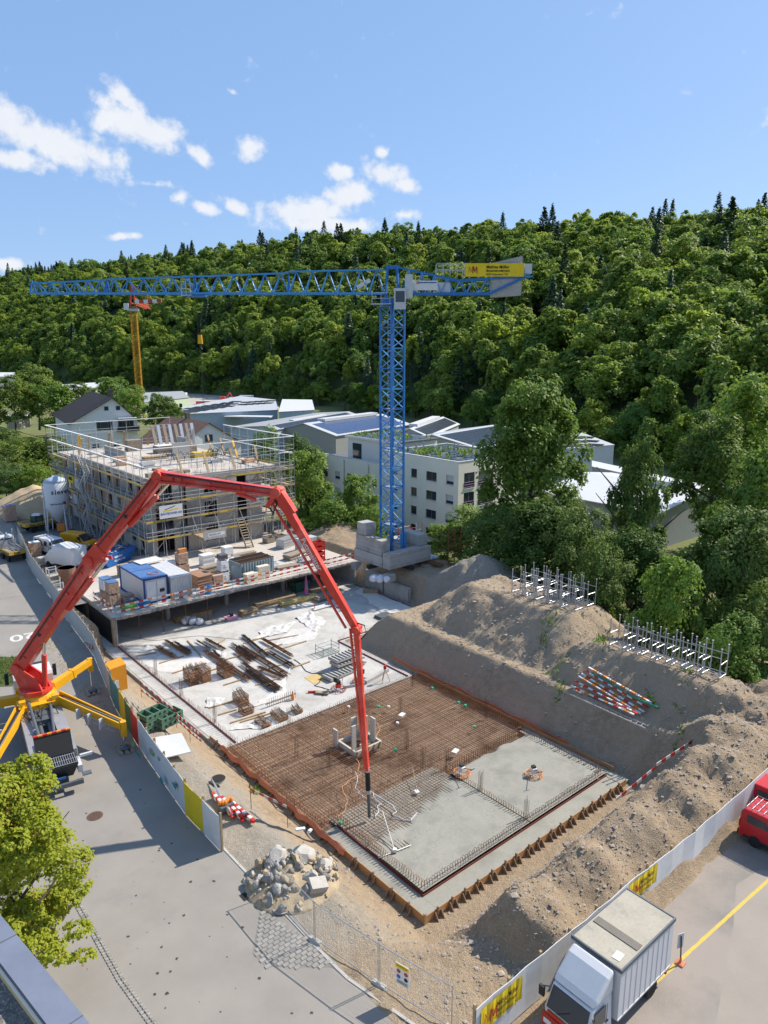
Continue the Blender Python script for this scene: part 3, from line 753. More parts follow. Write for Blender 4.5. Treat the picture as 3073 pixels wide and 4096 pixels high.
def rebar():
 t = thing('rebar_mat', 'rusty reinforcement mat spread over the unpoured floor of the pit', 'rebar', S(0, 0, 0), SA)
 def layer(z, sp, r, name, j=.015):
  b = MB(); k = 0
  v = 1.3
  while v < 20.4:
   q = random.uniform(-j, j); b.tube((1.0 if v < 8.7 else .1, v + q, z), (17.55 if v < 8.7 else 18.3, v + random.uniform(-j, j), z), r, 4, cap=False); v += sp
  u = .15
  while u < 18.3:
   q = random.uniform(-j, j); b.tube((u + q, 1.25 if 1 < u < 17.5 else 8.8, z + 2 * r), (u + random.uniform(-j, j), 20.4, z + 2 * r), r, 4, cap=False); u += sp
  tag(b.build(name, RUST, t), kind='stuff')
 layer(-2.63, .45, .012, 'lower_layer'); layer(-2.335, .22, .0155, 'upper_layer', .035)
 # spacer cages between the layers and hairpin rows
 b = MB()
 for v in np.arange(2.0, 20.2, 1.3):
  for u in np.arange(1.2, 17.4, .22):
   b.tube((u, v, -2.65), (u + random.uniform(-.03, .03), v, -2.27 + random.uniform(-.03, .07)), .010, 3, cap=False)
 tag(b.build('spacer_bars', RUST, t), kind='stuff')
 b = MB()
 for v in np.arange(8.3, 20.2, .62):                      # standing ties poking out of the mat
  for u in np.arange(.3, 10.5, .26):
   if random.random() < .55: b.tube((u, v + random.uniform(-.05, .05), -2.6), (u + random.uniform(-.05, .05), v, -2.02 + random.uniform(-.12, .1)), .009, 3, cap=False)
 for u in np.arange(9.0, 17.5, .24):
  for v in (8.6, 12.6, 16.6, 20.2):
   if random.random() < .85: b.tube((u, v, -2.6), (u + random.uniform(-.03, .03), v, -2.0 + random.uniform(-.1, .1)), .009, 3, cap=False)
 tag(b.build('standing_ties', RUST, t), kind='stuff')
 def pins(pts, h, name, mat=RUST, w=.11, dirv=None):
  b = MB()
  for (u, v, du, dv) in pts:
   z0 = -2.55; z1 = -2.5 + h + random.uniform(-.05, .05); jx, jy = random.uniform(-.03, .03), random.uniform(-.03, .03)
   ax, ay = -dv * w, du * w                            # loop opens across the row
   b.path([(u - ax, v - ay, z0), (u - ax + jx, v - ay + jy, z1 - .08), (u - ax * .5 + jx, v - ay * .5 + jy, z1), (u + ax * .5 + jx, v + ay * .5 + jy, z1), (u + ax + jx, v + ay + jy, z1 - .08), (u + ax, v + ay, z0)], .0145, 4)
  tag(b.build(name, mat, t), kind='stuff')
 row = lambda u0, v0, u1, v1, sp: [(u0 + (u1 - u0) * k / n, v0 + (v1 - v0) * k / n, (u1 - u0) / (abs(u1 - u0) + abs(v1 - v0)), (v1 - v0) / (abs(u1 - u0) + abs(v1 - v0))) for n in [int((abs(u1 - u0) + abs(v1 - v0)) / sp)] for k in range(n + 1)]
 pins(row(1.2, 1.4, 17.4, 1.4, .19), .62, 'starter_row'); pins(row(1.25, 1.5, 1.25, 9.5, .19), .62, 'starter_row')
 pins(row(.3, 9.0, .3, 20.2, .17), .5, 'starter_row'); pins(row(17.4, 1.6, 17.4, 8.4, .19), .55, 'starter_row'); pins(row(18.1, 8.8, 18.1, 20.2, .19), .55, 'starter_row')
 pins(row(9.7, 1.6, 9.7, 8.0, .19), .6, 'starter_row'); pins(row(9.9, 8.3, 17.3, 8.3, .22), .5, 'starter_row')
 def singles(pts, h, name):
  b = MB()
  for (u, v, _, _) in pts: b.tube((u, v, -2.5), (u + random.uniform(-.04, .04), v + random.uniform(-.04, .04), -2.5 + h + random.uniform(-.12, .08)), .009, 4, cap=False)
  tag(b.build(name, RUST_D, t), kind='stuff')
 singles(row(1.08, 20.5, 1.08, 42.8, .14), .5, 'starter_row'); singles(row(.9, 20.5, .9, 42.8, .3), .5, 'starter_row'); singles(row(17.7, 20.6, 17.7, 30.4, .16), .55, 'starter_row')
 singles(row(17.7, 30.7, 29.3, 30.7, .16), .5, 'starter_row'); singles(row(29.3, 30.8, 29.3, 43, .16), .5, 'starter_row'); singles(row(1.1, 20.45, 17.6, 20.45, .2), .35, 'starter_row')
 for (u, v) in ((1.15, 24.1), (1.15, 29.8), (1.15, 34.8), (9.7, 1.55), (9.75, 5.2), (9.9, 8.4), (4.0, 13.5), (8.9, 9.6), (12.5, 15.9), (16.5, 18.9), (5.0, 19.9), (3.2, 16.2), (17.3, 11.5), (9.6, 12.0)):
  b = MB()
  for k in range(6): b.tube((u + (k % 3) * .11, v + (k // 3) * .16, -2.55), (u + (k % 3) * .11 + random.uniform(-.03, .03), v + (k // 3) * .16, -.95 + random.uniform(-.2, .15)), .014, 4)
  b.build('column_bar_cluster', RUST_D, t)
rebar()

def fresh_concrete():
 def sheet(u0, u1, v0, v1, fn, name, label, n=.12):
  us = np.arange(u0, u1 + .001, (u1 - u0) / max(2, int((u1 - u0) / n))); vs = np.arange(v0, v1 + .001, (v1 - v0) / max(2, int((v1 - v0) / n)))
  uu, vv = np.meshgrid(us, vs, indexing='ij'); z = fn(uu, vv); nv = len(vs)
  i = np.arange(len(us) - 1)[:, None] * nv + np.arange(nv - 1)[None]
  f = np.stack([i, i + nv, i + nv + 1, i + 1], -1).reshape(-1, 4)
  me = bpy.data.meshes.new(name); me.from_pydata(np.stack([uu, vv, z], -1).reshape(-1, 3).tolist(), [], f.tolist())
  me.polygons.foreach_set('use_smooth', [True] * len(f)); me.materials.append(CONC_F)
  tag(put(name, me, None, S(0, 0, 0), SA), label, 'concrete')
 sheet(9.74, 17.56, 1.22, 8.15, lambda u, v: -2.245 + .010 * fbm(u * 1.2, v * 1.2, 3, 2) - .5 * sstep(7.7, 8.15, v + .3 * fbm(u, v, 3, 8)), 'poured_concrete', 'smooth freshly levelled grey concrete bay with a power trowel on it')
 sheet(1.06, 9.68, 1.22, 9.4, lambda u, v: -2.25 + .012 * fbm(u * 2, v * 2, 3, 2) - .3 * sstep(4.6, 8.8, v - .28 * (u - 5) + 1.5 * fbm(u * .7, v * .7, 4, 14)) - .02 * np.abs(fbm(u * 5, v * 5, 2, 3)) * sstep(4, 5, v), 'wet_concrete', 'wet concrete spreading raggedly over the rebar below the boom hose')
fresh_concrete()

def formwork():
 t = thing('edge_formwork', 'orange brown board formwork around the front of the pit floor with plywood brackets', 'formwork', S(0, 0, 0), SA)
 for k in range(7): MB().box(k * 2.56, min(k * 2.56 + 2.55, 17.9), -.055 - .004 * (k % 2), -.02, -2.78, -2.27 - .02 * (k % 3)).build('board', TIMBER_O, t)
 for k in range(9): MB().box(-.055 - .004 * (k % 2), -.02, k * 2.5 - .02, k * 2.5 + 2.47, -2.78, -2.26 - .02 * (k % 3)).build('board', TIMBER_O, t)
 for k in range(6): MB().box(18.45, 18.49, 1.2 + k * 3.2, 1.2 + k * 3.2 + 3.15, -2.78, -2.2 - .02 * (k % 2)).build('board', TIMBER_O, t)
 MB().box(-.08, .03, -.08, .03, -2.8, -2.1).build('corner_post', TIMBER, t)
 br = MB(); br.box(-.2, .2, -.10, -.06, -.62, -.12); br.hexa([(-.22, -.5, -.62), (-.18, -.5, -.62), (-.18, -.1, -.62), (-.22, -.1, -.62), (-.22, -.16, -.1), (-.18, -.16, -.1), (-.18, -.1, -.1), (-.22, -.1, -.1)])
 br.hexa([(.18, -.5, -.62), (.22, -.5, -.62), (.22, -.1, -.62), (.18, -.1, -.62), (.18, -.16, -.1), (.22, -.16, -.1), (.22, -.1, -.1), (.18, -.1, -.1)]); br.box(-.22, .22, -.5, -.44, -.64, -.54); br.box(-.04, .04, -.13, -.03, -.5, .12)
 me = br.mesh('bracket', M('bracket_wood', (.30, .20, .125), .85, var=.35, scale=3))
 for k in range(17): put('bracket', me, t, (.8 + k * 1.02 + random.uniform(-.12, .12), 0, -2.24), random.uniform(-.08, .08))
 for k in range(15): put('bracket', me, t, (0, 1.0 + k * 1.45 + random.uniform(-.1, .1), -2.24), -math.pi / 2)
 # orange fence netting slumped along the left and right boards
 def net(pts, name, lab):
  b = MB(); n = len(pts)
  vs = []
  for (u, v, z, w) in pts: vs += [(u, v, z), (u + w[0] * .5, v + w[1] * .5, z - .05), (u + w[0], v + w[1], z - .3)]
  b.add(vs, [q for i in range(n - 1) for q in ((3 * i, 3 * i + 3, 3 * i + 4, 3 * i + 1), (3 * i + 1, 3 * i + 4, 3 * i + 5, 3 * i + 2))])
  tag(b.build(name, ORANGE, None, S(0, 0, 0), SA, True), lab, 'netting')
 net([(-.09 - .04 * abs(math.sin(v * 2.2)), v, -2.13 + .05 * math.sin(v * 2.2) + .04 * math.sin(v * 5.7), (-.16 - .08 * math.sin(v * 3.1), 0)) for v in np.arange(6.2, 20.5, .2)], 'safety_netting', 'orange plastic netting sagging along the left formwork board')
 net([(18.52 + .03 * math.sin(v * 3), v, -2.0 + .07 * math.sin(v * 1.7), (.08, 0)) for v in np.arange(5.0, 24, .25)], 'safety_netting', 'orange plastic netting at the foot of the right earth bank')
formwork()

# ------------------------------------------------------------------ garage deck with its open front
def deck():
 t = thing('garage_deck', 'concrete garage deck with exposed rebar ends along its open front edge', 'deck', S(0, 0, 0), SA)
 MB().prism([(1, 43.4), (30, 43.4), (30, 59.2), (31.5, 59.2), (31.5, 62), (1, 62)], .0, .3).build('deck_slab', M('deck_top', (.50, .455, .40), .9, col2=(.43, .39, .345), scale=.5, fine=6, bump=.15, stain=(.30, .27, .235), sscale=.3, smin=.5, smax=.7), t)
 MB().box(1.0, 1.28, 43.42, 57, -2.5, -.01).build('side_wall', CONC, t); MB().box(29.7, 29.98, 43.42, 57, -2.5, -.01).build('side_wall', CONC, t)
 MB().box(1.3, 29.68, 53, 53.25, -2.5, -.01).build('back_wall', CONC_D, t)
 b = MB(); k = 0                                             # rough broken edge
 for u in np.arange(1.1, 29.9, .28): b.box(u, u + .26, 43.2 - random.uniform(0, .08), 43.42, .02 + random.uniform(-.03, .03), .27 + random.uniform(-.03, .06))
 tag(b.build('rough_edge', CONC_D, t), kind='stuff')
 b = MB()
 for u in np.arange(1.2, 29.8, .15):
  for z in (.06, .22): b.tube((u, 43.3, z), (u + random.uniform(-.04, .04), 42.55 + random.uniform(-.12, .12), z + random.uniform(-.06, .03)), .011, 4, cap=False)
 tag(b.build('rebar_fringe', RUST_D, t), kind='stuff')
 b = MB()
 for u in np.arange(1.4, 29.5, .22): b.tube((u, 43.0, -2.47), (u, 42.2 + random.uniform(-.1, .1), -2.47), .012, 4, cap=False)
 tag(b.build('floor_rebar_fringe', RUST_D, t), kind='stuff')
 for (u, v) in ((7.5, 46.5), (14.2, 46.5), (21.5, 46.5), (26.5, 47.5)): MB().box(u, u + .35, v, v + .35, -2.5, -.005).build('pillar', CONC, t)
 for u in np.arange(3.5, 29, 2.4): rod('prop', (u, 43.7, -2.5), (u, 43.7, -.01), .035, RUST_D, t)
 MB().box(.72, 1.0, 43.0, 43.42, -2.6, .28).build('end_post', TIMBER_G, t)
 MB().box(.85, .995, 43.5, 50, -2.6, -.2).build('membrane', BLACK, t)
deck()
# ------------------------------------------------------------------ blue tower crane
BLUE = M('crane_blue', (.02, .16, .47), .5, var=.2, coat=.15)
BLUE2 = M('crane_light_blue', (.06, .28, .58), .5, var=.15, coat=.15)
YEL = M('machine_yellow', (.72, .36, .01), .45, var=.12, coat=.2)
YELB = M('banner_yellow', (.80, .58, .02), .7, col2=(.72, .50, .02))
TXT = M('ink_dark', (.025, .022, .02), .7, var=0)
TXT_R = M('ink_red', (.42, .05, .03), .7, var=0)
LGREY = M('light_grey', (.55, .56, .57), .6, var=.1)

def mm_logo(parent, o, right, up, h, mat):
 """two overlapping slanted M strokes"""
 r, u = Vector(right), Vector(up); n = r.cross(u).normalized(); b = MB()
 def st(x0, y0, x1, y1, w):
  a, c = Vector(o) + r * x0 * h + u * y0 * h, Vector(o) + r * x1 * h + u * y1 * h
  b.quad(a - r * w * h / 2, a + r * w * h / 2, c + r * w * h / 2, c - r * w * h / 2)
 for k, w in ((0, .05), (.62, .12)):
  st(k, 0, k + .10, 1, w); st(k + .10, 1, k + .36, .25, w * 1.3); st(k + .36, .25, k + .62, 1, w); st(k + .62, 1, k + .70, 0, w * 1.2)
 b.build('logo', mat, parent)
def muller_banner(name, label, p0, right, up, W, H, thick=.03, phone=True):
 """yellow contractor's banner: lower left corner p0 (world)"""
 r, u = Vector(right).normalized(), Vector(up).normalized(); n = r.cross(u)
 t = thing(name, label, 'banner', p0)
 b = MB(); nx = 14; vs = []
 for j in (0, 1):
  for i in range(nx + 1): vs.append(r * W * i / nx + u * H * j + n * (.02 * math.sin(i * 1.9 + j)) - n * .02)
 b.add(vs, [(i, i + 1, nx + 2 + i, nx + 1 + i) for i in range(nx)]); b.build('cloth', YELB, t)
 e = n * .028
 mm_logo(t, r * W * .06 + u * H * .24 + e, r, u, H * .5, TXT_R)
 text('Mathias Müller', H * .30, TXT, t, r * W * .36 + u * H * .62 + e, r, u, bold=.02, xs=min(1.0, W * .56 / (H * .30 * 6.6)))
 text('Bauunternehmung', H * .25, TXT, t, r * W * .36 + u * H * .36 + e, r, u, bold=.02, xs=min(1.0, W * .56 / (H * .25 * 8.4)))
 text('8259 Kaltenbach TG', H * .2, TXT_R if not phone else TXT, t, r * W * .36 + u * H * .1 + e, r, u, bold=.01, xs=min(1.0, W * .56 / (H * .2 * 9)))
 return t

def tower_crane():
 cu, cv = 32.0, 39.3
 c = S(cu, cv, 0)
 t = thing('tower_crane', 'tall blue tower crane with long horizontal jib and concrete counterweight', 'crane', c, SA)
 ZD = .6
 w = .92; z0, z1 = .9, 29.3; n = 13; st = (z1 - z0) / n
 def leg(a, b): beamo('mast_leg', a, b, .19, .19, BLUE, t)
 for sx in (-1, 1):
  for sy in (-1, 1): leg((sx * w, sy * w, z0), (sx * w, sy * w, z1))
 cr = [(-w, -w), (w, -w), (w, w), (-w, w)]
 for k in range(n + 1):
  z = z0 + k * st
  for i in range(4):
   a, b_ = cr[i], cr[(i + 1) % 4]
   beamo('mast_strut', (*a, z), (*b_, z), .10, .10, BLUE2 if k % 2 else BLUE, t)
   if k < n:
    m_ = ((a[0] + b_[0]) / 2, (a[1] + b_[1]) / 2)
    beamo('mast_diagonal', (*a, z), (*b_, z + st / 2), .085, .085, BLUE2, t); beamo('mast_diagonal', (*b_, z + st / 2), (*a, z + st), .085, .085, BLUE2, t)
  if k % 2 == 0 and 0 < k < n: MB().box(-w * .8, w * .2, -w * .8, w * .8, z - .04, z).build('rest_platform', GALV, t)
 for s in (-.2, .2): rod('ladder_rail', (s, .5, z0), (s, .5, z1), .025, GALV, t)
 for k in range(48): rod('ladder_rung', (-.2, .5, z0 + .4 + k * .6), (.2, .5, z0 + .4 + k * .6), .018, GALV, t)
 # everything above slews; it stands square to the view, so undo the site angle
 q = bpy.data.objects.new('slewing_top', None)
 def W(x, y, z):                                        # crane-top coordinates (x along the jib) -> local of t
  v = Vector((x * (.94 if x < 0 else .86), y, z - ZD)); v.rotate(Matrix.Rotation(-SA, 3, 'Z')); return v
 rod('slewing_ring', (0, 0, 29.3), (0, 0, 30.1), 1.15, BLUE, t, 'rod12')
 for sx in (-1, 1):
  for sy in (-1, 1): beamo('head_leg', W(sx * .8, sy * .75, 30.6), W(sx * .55, sy * .2, 34.0), .2, .2, BLUE, t)
 beamo('head_beam', W(-.8, 0, 33.95), W(.8, 0, 33.95), .5, .35, BLUE, t)
 zb = 31.25
 def jib(x0, x1, h0, h1, bays, wid, sgn):
  dx = (x1 - x0) / bays
  for s in (-1, 1): beamo('jib_chord', W(x0, s * wid, zb), W(x1, s * wid, zb), .15, .17, BLUE2, t)
  beamo('jib_chord', W(x0, 0, zb + h0), W(x1, 0, zb + h1), .17, .17, BLUE2, t)
  for k in range(bays):
   a, b_ = x0 + k * dx, x0 + (k + 1) * dx; hm = h0 + (h1 - h0) * (k + .5) / bays; m_ = (a + b_) / 2
   for s in (-1, 1):
    beamo('jib_diagonal', W(a, s * wid, zb), W(m_, 0, zb + hm), .08, .08, BLUE2, t); beamo('jib_diagonal', W(m_, 0, zb + hm), W(b_, s * wid, zb), .08, .08, BLUE2, t)
   beamo('jib_strut', W(a, -wid, zb), W(a, wid, zb), .07, .07, BLUE2, t)
   beamo('jib_strut', W(a, -wid, zb), W(b_, wid, zb), .05, .05, BLUE2, t)
 jib(-.9, -11.8, 2.45, 2.25, 6, .72, -1); jib(-11.8, -22.5, 2.1, 1.75, 6, .72, -1); jib(-22.5, -32.5, 1.75, 1.45, 6, .72, -1); jib(-32.5, -41.0, 1.4, 1.05, 6, .72, -1)
 for x in (-11.8, -22.5, -32.5, -41): beamo('jib_joint_frame', W(x, -.72, zb), W(x, 0, zb + 1.9 if x > -30 else zb + 1.3), .14, .14, BLUE, t); beamo('jib_joint_frame', W(x, .72, zb), W(x, 0, zb + 1.9 if x > -30 else zb + 1.3), .14, .14, BLUE, t)
 # counter-jib, deeper and falling towards the ballast
 for s in (-1, 1):
  beamo('counterjib_chord', W(.8, s * .7, zb - .05), W(12.2, s * .7, zb - .05), .2, .26, BLUE, t)
  beamo('counterjib_chord', W(12.2, s * .7, zb), W(16.3, s * .7, zb + 1.65), .2, .26, BLUE, t)
  beamo('counterjib_chord', W(.5, s * .15, 33.95), W(8.2, s * .7, zb + 1.3), .13, .15, BLUE, t)
  beamo('counterjib_chord', W(8.2, s * .7, zb + 1.3), W(16.4, s * .7, zb + 1.68), .16, .2, BLUE, t)
  for k in range(7):
   x = 1.2 + k * 1.6; hh = lambda x: (2.65 - (x - .5) * .175) if x < 8.2 else 1.3 + (x - 8.2) * .045
   beamo('counterjib_diagonal', W(x, s * .7, zb), W(x + .8, s * .6, zb + hh(x + .8)), .08, .08, BLUE2, t); beamo('counterjib_diagonal', W(x + .8, s * .6, zb + hh(x + .8)), W(x + 1.6, s * .7, zb), .08, .08, BLUE2, t)
  for k in range(6): rod('guard_post', W(5.4 + k * .85, s * .75, zb + 1.6 if k > 2 else zb + 1.8), W(5.4 + k * .85, s * .75, zb + 3.0), .025, GALV, t)
  for z in (2.4, 3.0): rod('guard_rail', W(5.4, s * .75, zb + z), W(9.6, s * .75, zb + z), .025, GALV, t)
 cw = MB().hexa([(0, -.62, -2.2), (.3, -.62, -2.2), (.3, .62, -2.2), (0, .62, -2.2), (0, -.62, 1.6), (.3, -.62, 1.6), (.3, .62, 1.6), (0, .62, 1.6)]).mesh('counterweight_slab', CONC)
 for k in range(11):
  o = put('counterweight_slab', cw, t, W(12.3 + k * .33, 0, zb + 1.62 + k * .045), -SA); o.rotation_euler = (0, 0, -SA); o.scale.z = .92 + k * .012
 bar('rear_platform', W(16.7, 0, zb + 1.7), (.9, 1.9, .12), BLUE2, t, -SA); bar('rear_box', W(16.7, 0, zb + 2.5), (.8, 1.1, 1.0), LGREY, t, -SA)
 # cab, switch cabinets, lettered panel
 bar('driver_cab', W(.9, -1.5, 30.6), (1.25, 1.3, 2.1), LGREY, t, -SA); bar('cab_window', W(.9, -2.16, 30.8), (.95, .03, 1.1), M('glass_dark', (.03, .04, .05), .08, spec=.6, var=0), t, -SA)
 bar('switch_cabinet', W(2.0, -.95, 31.9), (.8, .6, 2.4), LGREY, t, -SA); bar('winch', W(6.3, 0, zb + .6), (1.5, 1.0, 1.0), LGREY, t, -SA)
 bar('landing_floor', W(-1.3, -1.0, 30.1), (2.2, 1.5, .08), GALV, t, -SA)
 for x in (-2.3, -1.3, -.3): rod('landing_post', W(x, -1.7, 30.1), W(x, -1.7, 31.2), .03, GALV, t)
 for z in (30.65, 31.2): rod('landing_rail', W(-2.35, -1.7, z), W(-.25, -1.7, z), .03, GALV, t); rod('landing_rail', W(-2.35, -1.7, z), W(-2.35, -.3, z), .03, GALV, t)
 bar('trolley_motor', W(-3.3, 0, zb + 1.0), (1.6, .5, .4), WHITE, t, rot=(0, -.5, -SA))
 p = bar('name_panel', W(3.95, -.93, zb + .76), (2.75, .05, .98), WHITE, t, -SA)
 rt, up = W(1, 0, 0), Vector((0, 0, 1)); e = W(0, -.97, 0)
 text('INTERKRAN', .62, TXT, t, W(2.72, -.97, zb + .36), rt, up, bold=.03, xs=.62)
 b = MB(); b.quad(W(3.1, -.97, zb + .99), W(5.3, -.97, zb + .99), W(5.45, -.97, zb + 1.1), W(3.2, -.97, zb + 1.1)); b.build('panel_stripe', M('ink_blue', (.03, .09, .3), .6, var=0), t)
 b = MB(); b.add([W(3.1 + .17 * math.cos(a), -.975, zb + 1.05 + .17 * math.sin(a)) for a in np.arange(0, 6.28, .45)], [tuple(range(14))]); b.build('emblem', REDP, t)
 b = MB(); b.quad(W(3.06, -.98, zb + .96), W(3.14, -.98, zb + .96), W(3.14, -.98, zb + 1.14), W(3.06, -.98, zb + 1.14)); b.quad(W(3.01, -.98, zb + 1.01), W(3.19, -.98, zb + 1.01), W(3.19, -.98, zb + 1.09), W(3.01, -.98, zb + 1.09)); b.build('emblem_cross', WHITE, t)
 # trolley and hook
 tx = -23.2
 bar('trolley_basket', W(tx, -1.0, zb - .25), (1.1, .7, .06), GALV, t, -SA); bar('trolley', W(tx + .8, 0, zb - .25), (2.2, 1.5, .2), BLUE, t, -SA)
 for x in (-.5, 0, .5): rod('basket_post', W(tx + x, -1.3, zb - .25), W(tx + x, -1.3, zb + 1.35), .022, GALV, t)
 for z in (.4, .9, 1.35): rod('basket_rail', W(tx - .55, -1.3, zb + z), W(tx + .55, -1.3, zb + z), .022, GALV, t)
 hx = tx + .95
 for s in (-.28, .28): rod('hoist_rope', W(hx + s, 0, zb - .3), W(hx + s * .6, 0, 27.0), .016, STEEL_D, t)
 hb = MB(); hb.hexa([W(hx - .26, -.15, 26.0), W(hx + .26, -.15, 26.0), W(hx + .26, .15, 26.0), W(hx - .26, .15, 26.0), W(hx - .2, -.15, 26.95), W(hx + .2, -.15, 26.95), W(hx + .2, .15, 26.95), W(hx - .2, .15, 26.95)]); hb.build('hook_block', YEL, t)
 hb = MB(); hb.path([W(hx, 0, 26.0), W(hx, 0, 25.6), W(hx + .22, 0, 25.4), W(hx + .1, 0, 25.15), W(hx - .15, 0, 25.25)], .07); hb.build('hook', STEEL_D, t)
 for s in (-.06, .06): rod('sling_chain', W(hx, 0, 25.25), W(hx + s, s, 19.4), .02, STEEL_D, t)
 # ground anchor: cross frame carrying stacked concrete ballast blocks
 for a in ((-3.6, 0), (3.6, 0), (0, -3.6), (0, 3.6)): beamo('base_arm', (0, 0, .75), (a[0], a[1], .75), .45, .45, STEEL_D, t)
 for a in ((-2.9, -2.9), (2.9, -2.9), (2.9, 2.9), (-2.9, 2.9)): MB().box(a[0] - .5, a[0] + .5, a[1] - .5, a[1] + .5, -.3, .5).build('footing', CONC_D, t)
 bl = []
 def stack(x0, x1, y0, y1, zb_, k, h=.42):
  for i in range(k):
   j = random.uniform(-.03, .03); MB().box(x0 + j, x1 + j, y0 - j, y1 - j, zb_ + i * h + .008, zb_ + (i + 1) * h).build('ballast_block', CONC if i % 3 else CONC_D, t)
 stack(-3.0, 3.3, -3.1, -1.9, 1.0, 4); stack(-3.1, -1.9, -1.85, 3.1, 1.0, 3); stack(2.1, 3.3, -1.85, 3.0, 1.0, 4)
 stack(2.0, 3.3, -2.4, .9, 2.72, 3); stack(-3.0, -1.8, -1.7, 2.9, 2.3, 4); stack(-2.9, -1.4, 1.2, 2.8, 4.02, 2, .7)
 bar('ladder_door', (.95, -.95, 3.2), (.9, .06, 1.9), BLUE2, t)
 # banner on the counter-jib
 muller_banner('crane_banner', 'yellow contractor banner with red double M on the crane counter-jib', c + Vector((7.65, -.86, zb + 1.66 - ZD)), (1, 0, 0), (0, 0, 1), 6.2, 1.35)
tower_crane()

# ------------------------------------------------------------------ yellow tower crane beyond the house
def far_crane():
 Y = 255.0
 base = atY(563, 1640, Y); top = atY(537, 1247, Y)
 x = base.x; t = thing('tower_crane', 'yellow lattice tower crane with red and white head far behind the gabled house', 'crane', (x, Y, 0), R(8))
 w = .95; zt = top.z; n = 20; YC = M('crane_yellow', (.55, .27, .02), .6, var=.2); RC = M('crane_red', (.48, .07, .04), .6, var=.15)
 cr = [(-w, -w), (w, -w), (w, w), (-w, w)]
 for a in cr: beamo('mast_leg', (*a, 0), (*a, zt), .26, .26, YC, t)
 st = zt / n
 for k in range(n):
  for i in range(4):
   a, b_ = cr[i], cr[(i + 1) % 4]
   beamo('mast_strut', (*a, k * st), (*b_, k * st), .16, .16, YC, t); beamo('mast_diagonal', (*a, k * st), (*b_, k * st + st / 2), .14, .14, YC, t); beamo('mast_diagonal', (*b_, k * st + st / 2), (*a, k * st + st), .14, .14, YC, t)
 bar('slewing_platform', (0, 0, zt + .6), (3.4, 3.0, .8), GALV, t); bar('driver_cab', (-1.9, -1.6, zt + 1.6), (1.5, 1.5, 2.2), WHITE, t)
 for a in cr: beamo('head_leg', (a[0], a[1], zt + 1), (a[0] * .2, a[1] * .2, zt + 9), .3, .3, RC, t)
 for k in range(3): z = zt + 2.5 + k * 2; s = w * (1 - k * .3); beamo('head_strut', (-s, -s, z), (s, -s, z), .2, .2, RC, t)
 for k in range(6):
  beamo('counterjib_section', (.8 + k * 1.45, -.3, zt + 3.2 + .08 * k), (.8 + (k + 1) * 1.45, -.3, zt + 3.28 + .08 * k), 1.3, 1.1, RC if k % 2 else WHITE, t)
 for s in (-1, 1): beamo('jib_chord', (s * .7, 1, zt + 3), (s * .7 - 2, 42, zt + 3), .3, .3, RC, t)
 beamo('jib_chord', (0, 1, zt + 4.8), (-2, 42, zt + 4.2), .3, .3, RC, t)
 for k in range(14): beamo('jib_diagonal', (.7 - k * .14, 1 + k * 2.9, zt + 3), (-k * .14, 2.5 + k * 2.9, zt + 4.8), .2, .2, RC, t)
 for k in range(5): rod('stay_rope', (0, 0, zt + 9 - k * .2), (7 - k * .5, -.3, zt + 4), .05, RC, t)
far_crane()
# ------------------------------------------------------------------ truck-mounted concrete pump
RED = M('boom_red', (.66, .045, .028), .45, col2=(.56, .035, .022), scale=.8, coat=.35, stain=(.70, .14, .10), sscale=.6, smin=.48, smax=.66)
CHROME = M('chrome', (.72, .73, .74), .18, 1.0, var=.05)
GREYP = M('pipe_grey', (.13, .15, .17), .5, .3, var=.25)
DECKM = M('chequer_plate', (.48, .47, .46), .5, .55, var=.25, fine=30)
TRUCK_W = M('truck_white', (.60, .61, .62), .35, var=.08, coat=.3)
GLASS = MATS['glass_dark']
def wheel(parent, c, r, w, mat_rim=None, axis='y'):
 b = MB(); b.lathe([(r * .55, -w / 2), (r * .96, -w / 2), (r, -w * .3), (r, w * .3), (r * .96, w / 2), (r * .55, w / 2)], 20)
 o = b.build('wheel', BLACK, parent, c); o.rotation_euler = (math.pi / 2, 0, 0) if axis == 'y' else (0, math.pi / 2, 0)
 b = MB(); b.lathe([(r * .18, -w * .3), (r * .54, -w * .42), (r * .56, -w * .2), (r * .56, w * .2), (r * .54, w * .42), (r * .18, w * .3)], 16)
 b.build('rim', mat_rim or GALV, o, smooth=False)
 return o
